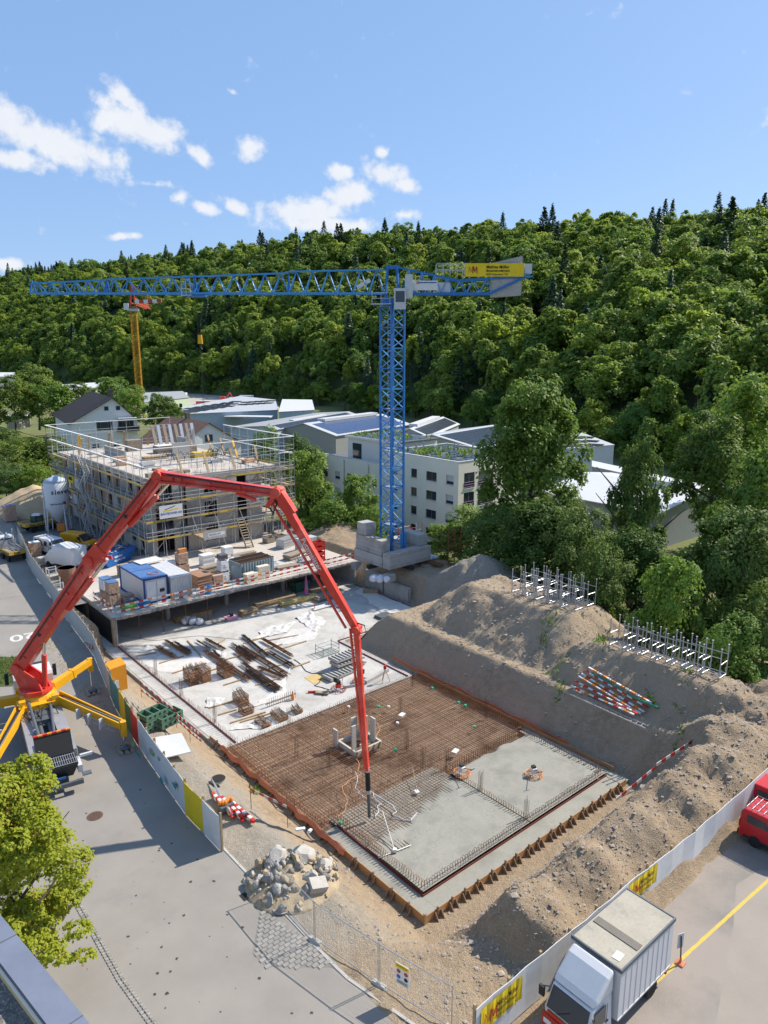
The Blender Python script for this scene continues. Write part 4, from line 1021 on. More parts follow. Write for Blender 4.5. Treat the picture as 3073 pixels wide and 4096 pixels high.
def pump():
 p0 = Vector((-23.42, 44.96, 0))                       # slewing axis on the ground
 rear = at(247, 3145, .9); hd = (Vector((p0.x, p0.y, 0)) - Vector((rear.x, rear.y, 0))).normalized()
 ang = math.atan2(hd.y, hd.x)                          # local x points to the cab
 t = thing('concrete_pump_truck', 'red and yellow truck-mounted concrete pump with its long boom unfolded over the pit', 'pump truck', p0, ang)
 inv = Matrix.Rotation(-ang, 3, 'Z')
 def Lc(wp): v = Vector(wp) - p0; v.rotate(inv); return v
 # chassis
 MB().box(-9.6, 3.2, -.45, .45, .75, 1.1).build('chassis_frame', STEEL_D, t)
 for x in (2.2, .5, -5.2, -6.6):
  for s in (-1.02, 1.02): wheel(t, (x, s, .52), .52, .36)
 MB().box(-7.8, -1.6, -1.25, -.55, 1.15, 1.75).build('side_deck', DECKM, t); MB().box(-7.8, -1.6, .55, 1.25, 1.15, 1.75).build('side_deck', DECKM, t)
 MB().box(-7.8, -1.2, -.54, .54, 1.1, 1.35).build('centre_deck', STEEL_D, t)
 # cab: rounded box with sloping front, visor, mirrors
 cab = MB(); cab.side([(1.35, .8), (3.55, .8), (3.6, 1.9), (3.35, 2.95), (3.0, 3.12), (1.5, 3.12), (1.35, 2.9)], -1.22, 1.22); cab.build('cab', TRUCK_W, t)
 MB().hexa([(3.42, -1.1, 2.0), (3.62, -1.1, 1.95), (3.62, 1.1, 1.95), (3.42, 1.1, 2.0), (3.2, -1.05, 2.85), (3.4, -1.05, 2.8), (3.4, 1.05, 2.8), (3.2, 1.05, 2.85)]).build('windscreen', GLASS, t)
 for s in (-1, 1):
  MB().box(2.0, 3.0, s * 1.225 - .01, s * 1.225 + .01, 1.95, 2.75).build('side_window', GLASS, t)
  mi = MB().box(3.2, 3.35, s * 1.55 - .12, s * 1.55 + .12, 1.9, 2.75).build('mirror', STEEL_D, t); rod('mirror_arm', (0, 0, 0), (0, -s * .35, .1), .03, STEEL_D, mi).location = (3.27, s * 1.5, 2.5)
 MB().side([(3.3, 2.98), (3.95, 2.9), (3.95, 2.82), (3.3, 2.88)], -1.15, 1.15).build('sun_visor', STEEL_D, t)
 MB().box(1.4, 1.5, -1.0, 1.0, 1.2, 2.7).build('cab_rear_grille', STEEL_D, t)
 # yellow slewing pedestal with four arms
 ped = MB(); ped.lathe([(1.15, 1.1), (1.2, 1.9), (1.0, 2.35), (.8, 2.55)], 12); ped.build('pedestal', YEL, t)
 MB().prism([(-1.5, -1.25), (1.2, -1.2), (1.3, .9), (.6, 1.35), (-1.6, 1.25)], 1.75, 2.12).build('pedestal_deck', YEL, t)
 for (x, y) in ((-1.2, 1.0), (-1.2, -1.0), (.9, 1.0), (.9, -1.0)):
  MB().hexa([(x - .35, y - .35, 1.2), (x + .35, y - .35, 1.2), (x + .35, y + .35, 1.2), (x - .35, y + .35, 1.2), (x - .2, y - .2, 2.45), (x + .2, y - .2, 2.45), (x + .2, y + .2, 2.45), (x - .2, y + .2, 2.45)]).build('leg_hinge', YEL, t)
 f1, f2 = Lc(S(-5.55, 30.0, 0)), Lc(S(-6.75, 20.6, 0))
 def outrigger(a, foot, zt, w, h, front):
  a, ft = Vector(a), Vector((foot.x, foot.y, zt)); d = (ft - a); mid = a + d * .55
  if front:
   o = MB().beam(a, mid, w, h).build('outrigger_arm', YEL, t); MB().beam(mid - d * .02, ft, w * .8, h * .82).build('outrigger_slide', YEL, o)
   MB().beam(mid - d.normalized() * .12, mid + d.normalized() * .1, w * 1.1, h * 1.1).build('collar', YEL, o)
  else:
   n_ = d.normalized(); sd = Vector((-n_.y, n_.x, 0))
   o = MB()
   o.beam(a + sd * w * .36, ft + sd * w * .25, .09, h, h2=h * .5); o.beam(a - sd * w * .36, ft - sd * w * .25, .09, h, h2=h * .5)
   o.beam(a - Vector((0, 0, h * .4)), ft - Vector((0, 0, h * .2)), w * .7, .08)
   o = o.build('outrigger_arm', YEL, t)
   MB().beam(a + d * .06 + Vector((0, 0, .1)), ft - d * .04 + Vector((0, 0, .08)), w * .36, .16).build('hose_bundle', BLACK, o)
   MB().beam(a + d * .1 + sd * w * .1 + Vector((0, 0, .16)), ft - d * .06 + sd * w * .1 + Vector((0, 0, .14)), .05, .05).build('hydraulic_line', GALV, o)
   ax = a + d * .5 - Vector((0, 0, h * .3))
   for k in range(3):
    c0 = a + d * (.42 + .17 * k) - sd * (w * .42)
    MB().beam(c0 + Vector((0, 0, .15)), c0 - Vector((0, 0, .55)), .5, .08, up=n_).build('gusset_plate', LGREY, o)
   for k in range(10): c0 = a + d * (.45 + .045 * k) - sd * (w * .5); rod('step_rung', c0 - Vector((0, 0, .1)), c0 - Vector((0, 0, .42)), .015, GALV, o)
   for zz in (.1, .42): rod('step_rail', a + d * .44 - sd * w * .5 - Vector((0, 0, zz)), a + d * .93 - sd * w * .5 - Vector((0, 0, zz)), .018, GALV, o)
  MB().beam(ft + Vector((0, 0, .25)), ft - Vector((0, 0, .75)), .34, .34).build('leg_head', YEL, o)
  rod('jack', (ft.x, ft.y, .2), (ft.x, ft.y, zt - .7), .08, CHROME, o); MB().lathe([(.3, 0), (.34, .05), (.12, .14)], 12, (ft.x, ft.y, .13)).build('foot_plate', GREYP, o)
  for k in range(3): MB().beam((ft.x - .65, ft.y - .35 + k * .35, .07), (ft.x + .65, ft.y - .35 + k * .35, .07), .22, .12).build('timber_pad', TIMBER_G, o)
 outrigger((.9, -.9, 2.0), f1, 2.45, .5, .55, True)
 outrigger((-.7, -1.1, 2.0), f2, 1.75, .75, .75, False)
 outrigger((.3, 1.0, 2.0), Vector((.7, 6.3, 0)), 2.2, .5, .55, True)
 outrigger((-1.2, 1.1, 1.9), Vector((-6.9, 3.3, 0)), 1.6, .7, .7, False)
 # pump cylinders, pipes, rear hopper
 for y in (-.28, .28): rod('pump_cylinder', (-1.9, y, 1.55), (-6.1, y, 1.45), .14, GREYP, t, 'rod12')
 rod('delivery_pipe', (-.9, .62, 2.15), (-7.6, .52, 1.75), .11, GREYP, t, 'rod12'); rod('delivery_pipe', (-1.6, -.62, 2.0), (-5.6, -.3, 1.6), .1, GREYP, t, 'rod12'); rod('delivery_pipe', (-7.6, .52, 1.75), (-9.3, .45, 1.1), .11, GREYP, t, 'rod12')
 for x in (-2.2, -4.6, -7.0): rod('pipe_clamp', (x, .68 - .006 * abs(x), 2.08 - .055 * abs(x + .9)), (x - .14, .68 - .006 * abs(x), 2.07 - .055 * abs(x + .9)), .15, GALV, t, 'rod12')
 for k in range(9): MB().box(-2.9 + random.uniform(-.5, 1.0), -2.4 + random.uniform(-.5, .9), random.uniform(-.9, .3), random.uniform(.35, .9), 1.36, 1.5 + random.uniform(0, .35)).build('hydraulic_block', STEEL_D if k % 2 else GREYP, t)
 for k in range(14):
  a = Vector((random.uniform(-2.6, -1.0), random.uniform(-.9, .9), 1.7)); MB().path([a, a + Vector((-.3, .1, .4)), a + Vector((-.8, random.uniform(-.3, .3), .3)), a + Vector((-1.2, random.uniform(-.4, .4), -.1))], .03).build('hydraulic_hose', BLACK, t)
 MB().box(-7.4, -6.2, -.6, .6, 1.4, 2.15).build('engine_cover', BLACK, t)
 hop = MB(); hop.hexa([(-9.2, -.75, .9), (-7.9, -.75, .9), (-7.9, .75, .9), (-9.2, .75, .9), (-9.55, -1.05, 1.75), (-7.7, -1.05, 1.75), (-7.7, 1.05, 1.75), (-9.55, 1.05, 1.75)]); hop.build('hopper', STEEL_D, t)
 MB().box(-9.5, -7.75, -1.0, 1.0, 1.76, 1.78).build('hopper_mouth', BLACK, t)
 for k in range(17): y = -.95 + k * .119; rod('hopper_grate_bar', (-9.5, y, 1.84), (-8.35, y, 1.84), .02, GALV, t)
 for x in (-9.45, -8.95, -8.4): rod('hopper_grate_bar', (x, -1.0, 1.82), (x, 1.0, 1.82), .022, GALV, t)
 lid = MB().hexa([(-8.25, -1.0, 1.85), (-8.18, -1.0, 1.85), (-8.18, 1.0, 1.85), (-8.25, 1.0, 1.85), (-7.6, -1.0, 2.95), (-7.53, -1.0, 2.95), (-7.53, 1.0, 2.95), (-7.6, 1.0, 2.95)]).build('hopper_lid', BLACK, t)
 for k in range(8): MB().box(-7.66, -7.5, -1.0 + k * .25, -.75 + k * .25, 2.955, 3.05).build('warning_stripe', REDP if k % 2 else ORP, lid)
 MB().box(-9.8, -9.62, -1.2, 1.2, .55, .8).build('rear_bumper', GREYP, t); MB().box(-9.64, -9.6, -.3, .3, 1.05, 1.18).build('licence_plate', M('plate_blue', (.03, .15, .4), .5, var=.1), t)
 for s in (-1.15, 1.15): MB().box(-9.3, -8.2, s - .12, s + .12, 1.0, 1.45).build('control_box', LGREY, t); rod('grab_rail', (-8.6, s, 1.5), (-8.6, s, 2.2), .025, GALV, t); MB().box(-9.7, -9.3, s * 1.25 - .25, s * 1.25 + .25, .95, 1.0).build('step_plate', GREYP, t)
 MB().box(-8.25, -8.1, -2.0, -1.3, 1.35, 1.5).build('side_arm', LGREY, t)
 MB().lathe([(.13, 0), (.15, .1), (.1, .16)], 10, (-6.0, -.95, 1.76)).build('cap_blue', M('plastic_blue', (.02, .14, .45), .5, var=.1), t)
 # ---- boom: lies in one vertical plane through the slewing axis
 tip_g = at(1478, 3268, -2.3)
 pl = Vector((tip_g.x - p0.x, tip_g.y - p0.y, 0)).normalized(); nrm = Vector((-pl.y, pl.x, 0))
 def onp(px, py, off=0.0):
  d = ray(px, py); o = Vector((0, 0, CAM_H)); q0 = p0 + nrm * off; s = (q0 - o).dot(nrm) / d.dot(nrm); return o + d * s
 J = [onp(78, 2672), onp(368, 2243), onp(640, 1905), onp(1112, 1968), onp(1428, 2515), onp(1470, 3070)]
 tz = onp(140, 2752)
 # turret
 rod('turret_ring', (0, 0, 2.5), (0, 0, 2.75), 1.05, RED, t, 'rod12')
 piv = Lc(J[0]); ly = Lc(p0 + nrm); lx = Lc(p0 + pl)
 for s in (-.38, .38):
  b = MB(); base = [Vector((0, 0, 2.7)) + lx * .9, Vector((0, 0, 2.7)) - lx * .95]
  pts = [base[0], base[1], piv - lx * .35, piv + lx * .3 + Vector((0, 0, .25)), Vector((0, 0, 3.5)) + lx * .55]
  off = ly * s; vs = [p + off - ly * .05 for p in pts] + [p + off + ly * .05 for p in pts]
  n = len(pts); b.add(vs, [(i, (i + 1) % n, n + (i + 1) % n, n + i) for i in range(n)] + [tuple(range(n - 1, -1, -1)), tuple(range(n, 2 * n))]); b.build('turret_plate', RED, t)
 def local(p): return Lc(p)
 def section(a, b_, h0, h1, w, name='boom_section', ext=.3, off=0.0, mat=RED):
  a, b_ = local(a) + ly * off, local(b_) + ly * off; d = (b_ - a).normalized()
  up = ly.cross(d)
  m = MB(); m.beam(a - d * ext, b_ + d * ext, w, h0, up=up, w2=w * .92, h2=h1)
  return m.build(name, mat, t)
 def lerp(a, b_, k): return a + (b_ - a) * k
 def perp(a, b_):
  d = (b_ - a).normalized(); n_ = nrm.cross(d); return n_ if n_.z > 0 or abs(n_.z) < .3 else -n_
 def cyl(a, b_, r, k=.55, off=0.0):
  a, b_ = local(a) + ly * off, local(b_) + ly * off; m_ = a + (b_ - a) * k
  rod('ram_barrel', a, m_, r, RED, t, 'rod12'); rod('ram_rod', m_, b_, r * .55, CHROME, t, 'rod12')
 def joint(p, r, w):
  c = local(p); rod('boom_joint', c - ly * w / 2, c + ly * w / 2, r, RED, t, 'rod12')
 s1 = section(J[0], J[1], .95, .82, .62); section(J[1], J[2], .82, .62, .52, off=.0); section(J[2], J[3], .62, .42, .46); section(J[3], J[4], .46, .36, .4, off=-.05); section(J[4], J[5], .32, .2, .3, off=-.05, ext=.15)
 for k, (r, w) in enumerate(((.42, .9), (.36, .85), (.34, .8), (.3, .8), (.22, .7))): joint(J[k], r, w)
 P1 = perp(J[0], J[1]); 
 down = lambda a, b_: -perp(a, b_)
 # rams under the first, second and third sections and linkage plates at the elbows
 cyl(p0 + Vector((0, 0, 2.9)) + pl * .75, lerp(J[0], J[1], .30) + down(J[0], J[1]) * .35, .17, .7)
 cyl(lerp(J[0], J[1], .62) + down(J[0], J[1]) * .5, J[1] + down(J[0], J[1]) * .75 + (J[1] - J[0]).normalized() * .9, .2, .62)
 cyl(lerp(J[1], J[2], .50) + down(J[1], J[2]) * .46, J[2] + down(J[1], J[2]) * .7 + (J[2] - J[1]).normalized() * .6, .17, .62)
 cyl(lerp(J[2], J[3], .66) - Vector((0, 0, .38)), J[3] - Vector((0, 0, .75)) - pl * .5, .12, .6)
 cyl(lerp(J[3], J[4], .62) - pl * .35, J[4] - pl * .42 + Vector((0, 0, .3)), .09, .6)
 for a, b_ in ((J[1], J[1] + down(J[0], J[1]) * .75 + (J[1] - J[0]).normalized() * .9), (J[2], J[2] + down(J[1], J[2]) * .7 + (J[2] - J[1]).normalized() * .6), (J[3], J[3] - Vector((0, 0, .75)) - pl * .5)):
  for s in (-.3, .3): section(a, b_, .3, .24, .08, 'elbow_link', .12, s)
 section(J[1] + (J[0] - J[1]).normalized() * .2, J[1] + (J[2] - J[1]).normalized() * 1.3, 1.0, .9, .66, 'elbow_plate', 0)
 section(J[3] - Vector((0, 0, .1)), J[3] + (J[4] - J[3]).normalized() * 1.2 + pl * .1, .75, .55, .5, 'elbow_plate', .2)
 # concrete delivery pipe following the boom on the near side
 def pipe(a, b_, o1, o2, r=.075, side=-.42):
  a, b_ = local(a + o1) + ly * side, local(b_ + o2) + ly * side
  rod('boom_pipe', a, b_, r, RED, t, 'rod12')
  for k in (.25, .5, .75): c = a + (b_ - a) * k; e = (b_ - a).normalized() * .07; rod('pipe_coupling', c - e, c + e, r * 1.45, RED, t, 'rod12')
 z = Vector((0, 0, 0)); sd = -1 if nrm.dot(Vector((0, 0, 1)).cross(pl)) > 0 else 1
 near = -1 if (p0 + nrm - Vector((0, 0, CAM_H))).length > (p0 - nrm - Vector((0, 0, CAM_H))).length else 1
 pipe(lerp(J[1], J[2], .45), J[2], down(J[1], J[2]) * .28, down(J[1], J[2]) * .2, side=.4 * near); pipe(J[2], J[3], -Vector((0, 0, .26)), -Vector((0, 0, .16)), side=.36 * near)
 pipe(J[3], J[4], -pl * .48 + Vector((0, 0, -.4)), -pl * .62, side=.1 * near); pipe(J[4], J[5], -pl * .36, -pl * .12, side=.1 * near)
 for k in (.3, .6, .85): a = lerp(J[3], J[4], k); rod('pipe_bracket', local(a), local(a - pl * .55), .04, RED, t)
 for k in (.12, .4, .7): a = lerp(J[4], J[5], k); rod('pipe_bracket', local(a), local(a - pl * .34), .03, RED, t)
 for k in range(3):
  c = local(J[3] - Vector((0, 0, .7)) - pl * .2) + ly * (.3 * near); MB().path([c + Vector((0, 0, .5)), c + lx * .25 + Vector((0, 0, .1 * k)), c - Vector((0, 0, .4 + .1 * k)), c - lx * .3, c - lx * .2 + Vector((0, 0, .45))], .035).build('hydraulic_hose', BLACK, t)
 c = local(J[4]); MB().path([c + Vector((0, 0, .35)), c + lx * .45 + Vector((0, 0, .25)), c + lx * .55 - Vector((0, 0, .2)), c + lx * .25 - Vector((0, 0, .6))], .035).build('hydraulic_hose', BLACK, t)
 for a, b_, hh, ks in ((J[0], J[1], .0, (.12, .34, .5, .72, .9)), (J[1], J[2], .0, (.3, .55, .8)), (J[2], J[3], .0, (.2, .45, .7))):
  for k in ks: c = local(lerp(a, b_, k)) + ly * (.31 * near if a is J[0] else .255 * near); rod('pin_boss', c, c + ly * .05 * near, .11, STEEL_D if k in (.34, .55) else RED, t, 'rod12')
  for o_ in (.16, .22): 
   s_ = down(a, b_) * (-o_); q_ = ly * ((.33 if a is J[0] else .27) * near); MB().path([local(lerp(a, b_, .08) + s_) + q_, local(lerp(a, b_, .5) + s_ - Vector((0, 0, .03))) + q_, local(lerp(a, b_, .95) + s_) + q_], .02, 5).build('hydraulic_line', BLACK if o_ > .2 else GREYP, t)
 # lettering on the fourth section, reading down the boom
 a, b_ = lerp(J[3], J[4], .33), lerp(J[3], J[4], .6); d = (b_ - a).normalized(); u_ = nrm.cross(d)
 fl = nrm * near
 rt = d if d.cross(Vector((0, 0, 1))).dot(fl) > 0 else -d
 upv = fl.cross(rt)
 o = text('Putzmeister', .42, WHITE, t, local(lerp(J[3], J[4], .56 if rt.dot(d) < 0 else .33) + fl * .262 - upv * .14), Lc(p0 + rt), Lc(p0 + upv), bold=.01)
 # end hose hanging to the concrete
 e = local(J[5]); g = local(at(1478, 3268, -2.25))
 rod('hose_coupling', e, e - Vector((0, 0, .35)), .13, GALV, t, 'rod12')
 MB().path([e - Vector((0, 0, .3)), e + (g - e) * .25, e + (g - e) * .45], .15, 10).build('end_hose', BLACK, t); rod('hose_coupling', e + (g - e) * .45, e + (g - e) * .52, .16, GALV, t, 'rod12')
 MB().path([e + (g - e) * .5, e + (g - e) * .75, g], .1, 10).build('end_hose', GREYP, t)
 print('boom J', [tuple(round(c, 1) for c in j) for j in J])
pump()
# ------------------------------------------------------------------ shell building under construction, with its scaffold
CONC_T = M('concrete_warm', (.50, .455, .385), .9, col2=(.40, .36, .30), scale=.9, fine=9, stain=(.30, .27, .23), sscale=.6, smin=.56, smax=.7)
FAC_B = M('brick_panel', (.50, .32, .20), .9, col2=(.42, .26, .165), scale=1.5, fine=10)
DARKIN = M('interior_shade', (.10, .095, .09), .95, var=.3)  # shade of the rooms painted into the colour, darker than the bare concrete
YELP = M('toe_board_yellow', (.62, .42, .06), .75, col2=(.52, .36, .08), stain=(.35, .27, .13), sscale=1.5)
TOEB = M('toe_board_wood', (.45, .35, .22), .85, var=.3)
SCAF = M('scaffold_steel', (.55, .56, .56), .5, .4, var=.25, fine=10)
NETG = M('debris_net', (.16, .175, .18), .8, var=.3, fine=12)
BU0, BU1, BV0, BV1 = 12.3, 31.2, 60.5, 94.4
FL = (.3, 3.35, 6.4, 9.45)
def shell():
 t = thing('shell_building', 'unfinished grey concrete apartment block of three storeys wrapped in scaffolding', 'building', S(0, 0, 0), SA)
 for k, z in enumerate(FL[1:]):
  u1 = BU1 if k < 2 else BU1 - .6
  MB().box(BU0 - .15 + .02 * k, u1, BV0 - .12 + .02 * k, BV1, z - .26, z).build('floor_slab', MATS['deck_top'], t)
 for k in range(3):
  z0, z1 = FL[k] + .002, FL[k + 1] - .262
  for i, (a, b_) in enumerate(((12.3, 12.9), (15.1, 16.0), (16.9, 19.3), (21.1, 23.9), (25.3, 27.5))):
   MB().box(a, b_, BV0, BV0 + .22, z0, z1).build('wall_panel', CONC_T if (i + k) % 3 else CONC_D, t)
  MB().box(19.3, 21.1, BV0 + .01, BV0 + .2, z0, z0 + .75).build('wall_panel', CONC, t); MB().box(16.0, 16.9, BV0 + .6, BV0 + .8, z0, z1).build('wall_panel', CONC_D, t)
  v = BV0 + .25; i = 0
  while v < BV1 - 1:
   w = (2.3, 1.5, 2.9, 1.9)[i % 4]
   MB().box(BU0, BU0 + .22, v, v + w, z0, z1).build('wall_panel', FAC_B if (i + k) % 2 and i > 1 else CONC_T, t)
   if (i + k) % 3 == 1: MB().box(BU0 + .01, BU0 + .2, v + w, v + w + 1.25, z0, z0 + .85).build('wall_panel', CONC_D, t)
   v += w + 1.25; i += 1
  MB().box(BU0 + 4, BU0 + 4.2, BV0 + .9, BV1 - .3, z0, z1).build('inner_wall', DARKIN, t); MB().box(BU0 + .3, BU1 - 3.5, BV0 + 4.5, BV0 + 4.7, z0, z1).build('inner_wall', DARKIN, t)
  MB().box(27.6, 27.8, BV0 + 2, BV1, z0, z1).build('inner_wall', CONC_D, t)
  for (u, v) in ((30.8, 60.8), (30.8, 66.5), (30.8, 72), (29.2, 60.8)): MB().box(u, u + .25, v, v + .25, z0, z1).build('pillar', CONC, t)
  for j in range(26): u = random.choice((random.uniform(13, 15), random.uniform(27.7, 30.6), random.uniform(28, 31), random.uniform(19.4, 21))); v = BV0 + random.uniform(.5, 1.6) if u < 27 else BV0 + random.uniform(.3, 9); rod('prop', (u, v, z0), (u, v, z1), .035, SCAF if j % 3 else RUST_D, t)
 # top of the shell: parapet edge, upstands, stubs of walls
 zt = FL[3] + .003
 MB().box(BU0 - .13, BU0 + .2, BV0 - .1, BV1 - 6, zt, zt + .38).build('parapet_upstand', CONC_D, t); MB().box(BU0 + .22, BU1 - .7, BV0 - .1, BV0 + .15, zt, zt + .3).build('parapet_upstand', CONC_D, t)
 MB().box(17, 17.25, 80, 88, zt, zt + 1.2).build('wall_stub', CONC, t)
 for (u, v, w, d, h) in ((22, 75, 2.6, .2, 2.4), (25.5, 78, .2, 3, 2.6), (29.5, 84, .3, .3, 3.0), (20, 93, .3, .3, 2.8)): MB().box(u, u + w, v, v + d, zt, zt + h).build('wall_stub', CONC, t)
 b = MB()
 for k in range(170):
  u, v = random.choice(((random.uniform(13, 30), BV0 + random.uniform(.3, .7)), (random.uniform(20, 29), random.uniform(66, 68)), (random.uniform(15, 24), random.uniform(74, 76))))
  b.tube((u, v, zt), (u + random.uniform(-.05, .05), v, zt + random.uniform(.5, 1.2)), .012, 4, cap=False)
 tag(b.build('rebar_stubs', RUST_D, t), kind='stuff')
 b = MB()
 for k in range(16):
  c = Vector((random.choice((21.0, 27.0)) + random.uniform(-1.4, 1.4), random.uniform(71, 74), zt)); b.path([c, c + Vector((.2, 0, .9)), c + Vector((.7, .3, 1.4)), c + Vector((1.2, .4, .9)), c + Vector((1.3, .3, .1))], .04, 5)
 tag(b.build('conduit_tangle', BLACK, t), kind='stuff')
 # slanted wall formwork on the far side, propped panels
 for k in range(8):
  u = 25.0 + k * .95; MB().hexa([(u, 88.0 + .3 * (k % 2), zt), (u + .5, 88 + .3 * (k % 2), zt), (u + .5, 88.3 + .3 * (k % 2), zt), (u, 88.3 + .3 * (k % 2), zt), (u, 89.3, zt + 3.5), (u + .5, 89.3, zt + 3.5), (u + .5, 89.5, zt + 3.5), (u, 89.5, zt + 3.5)]).build('formwork_panel', GALV if k % 2 else TIMBER_G, t)
 for k, (u, v) in enumerate(((13.2, 88), (16.5, 93.5), (22, 93.5), (14.5, 92), (19.5, 93.2), (26, 93.4), (29.5, 70), (29.6, 74), (28.5, 62.5), (24.8, 62.4), (21, 62.3), (17.5, 62.3), (29.6, 78))):
  beamo('raking_prop', (u, v, zt), (u + random.uniform(-.3, .3), v - 1.1 if v > 80 else v + 1.0, zt + 2.6), .3, .1, YEL if k % 3 == 0 and k < 7 else TIMBER, t)
shell()
def stack_of(name, label, cat, p, rz, w, d, n, h, mat, group=None, jit=.04, gap=.004, part='board'):
 t = thing(name, label, cat, p, rz, group)
 for k in range(n):
  bar(part, (random.uniform(-jit, jit), random.uniform(-jit, jit), h * (k + .5)), (w, d, h - gap), mat, t, random.uniform(-jit, jit) * .4)
 return t
zt = FL[3]
stack_of('formwork_stack', 'stack of brown formwork panels on the shell roof near the far scaffold corner', 'panel stack', S(21.5, 88, zt), SA, 2.2, 1.4, 9, .19, TIMBER_G)
stack_of('formwork_stack', 'pile of white topped slab panels in the middle of the shell roof', 'panel stack', S(24.3, 83.0, zt), SA, 2.9, 1.9, 5, .22, TIMBER_G); bar('sheet', (0, 0, 1.13), (2.8, 1.8, .04), WHITE, bpy.data.objects['formwork_stack.001'])
stack_of('formwork_stack', 'brown panel stack right of the white topped pile on the shell roof', 'panel stack', S(27.3, 81.6, zt), SA, 2.4, 1.7, 6, .2, TIMBER_G)
stack_of('timber_stack', 'low pile of light planks on the shell roof', 'timber pile', S(20.3, 77.5, zt), SA, 3.2, 1.2, 4, .12, TIMBER)
stack_of('timber_stack', 'low pile of planks at the near edge of the shell roof', 'timber pile', S(17.5, 64.2, zt), SA + .1, 3.4, 1.0, 3, .12, TIMBER_G)
stack_of('steel_frame_stack', 'yellow and grey slab table forms on the right of the shell roof', 'form stack', S(27.0, 75.5, zt), SA, 3.6, 1.6, 3, .24, YELP)
for k in range(16):
 u, v = random.uniform(14, 29), random.uniform(63, 92); stack_of('roof_material', 'pile of mixed formwork material on the shell roof, item %s from the corner' % ('one', 'two', 'three', 'four', 'five', 'six', 'seven', 'eight', 'nine', 'ten', 'eleven', 'twelve', 'thirteen', 'fourteen', 'fifteen', 'sixteen')[k], 'material', S(u, v, zt), SA + random.choice((0, 1.57, .3)), random.uniform(.8, 2.8), random.uniform(.3, .9), random.randint(1, 5), .14, random.choice((TIMBER, TIMBER_G, GALV, FAC_B, CONC_D, GREYP, PLY)), jit=.1)
stack_of('brick_pallet', 'small heap of orange bricks on the left side of the shell roof', 'bricks', S(15.5, 78.2, zt), SA, 1.5, .8, 4, .2, FAC_B, part='brick_layer')
stack_of('brick_pallet', 'second orange brick heap beside the stair tower on the shell roof', 'bricks', S(14.6, 75.0, zt), SA, 1.2, .9, 5, .18, FAC_B, part='brick_layer')

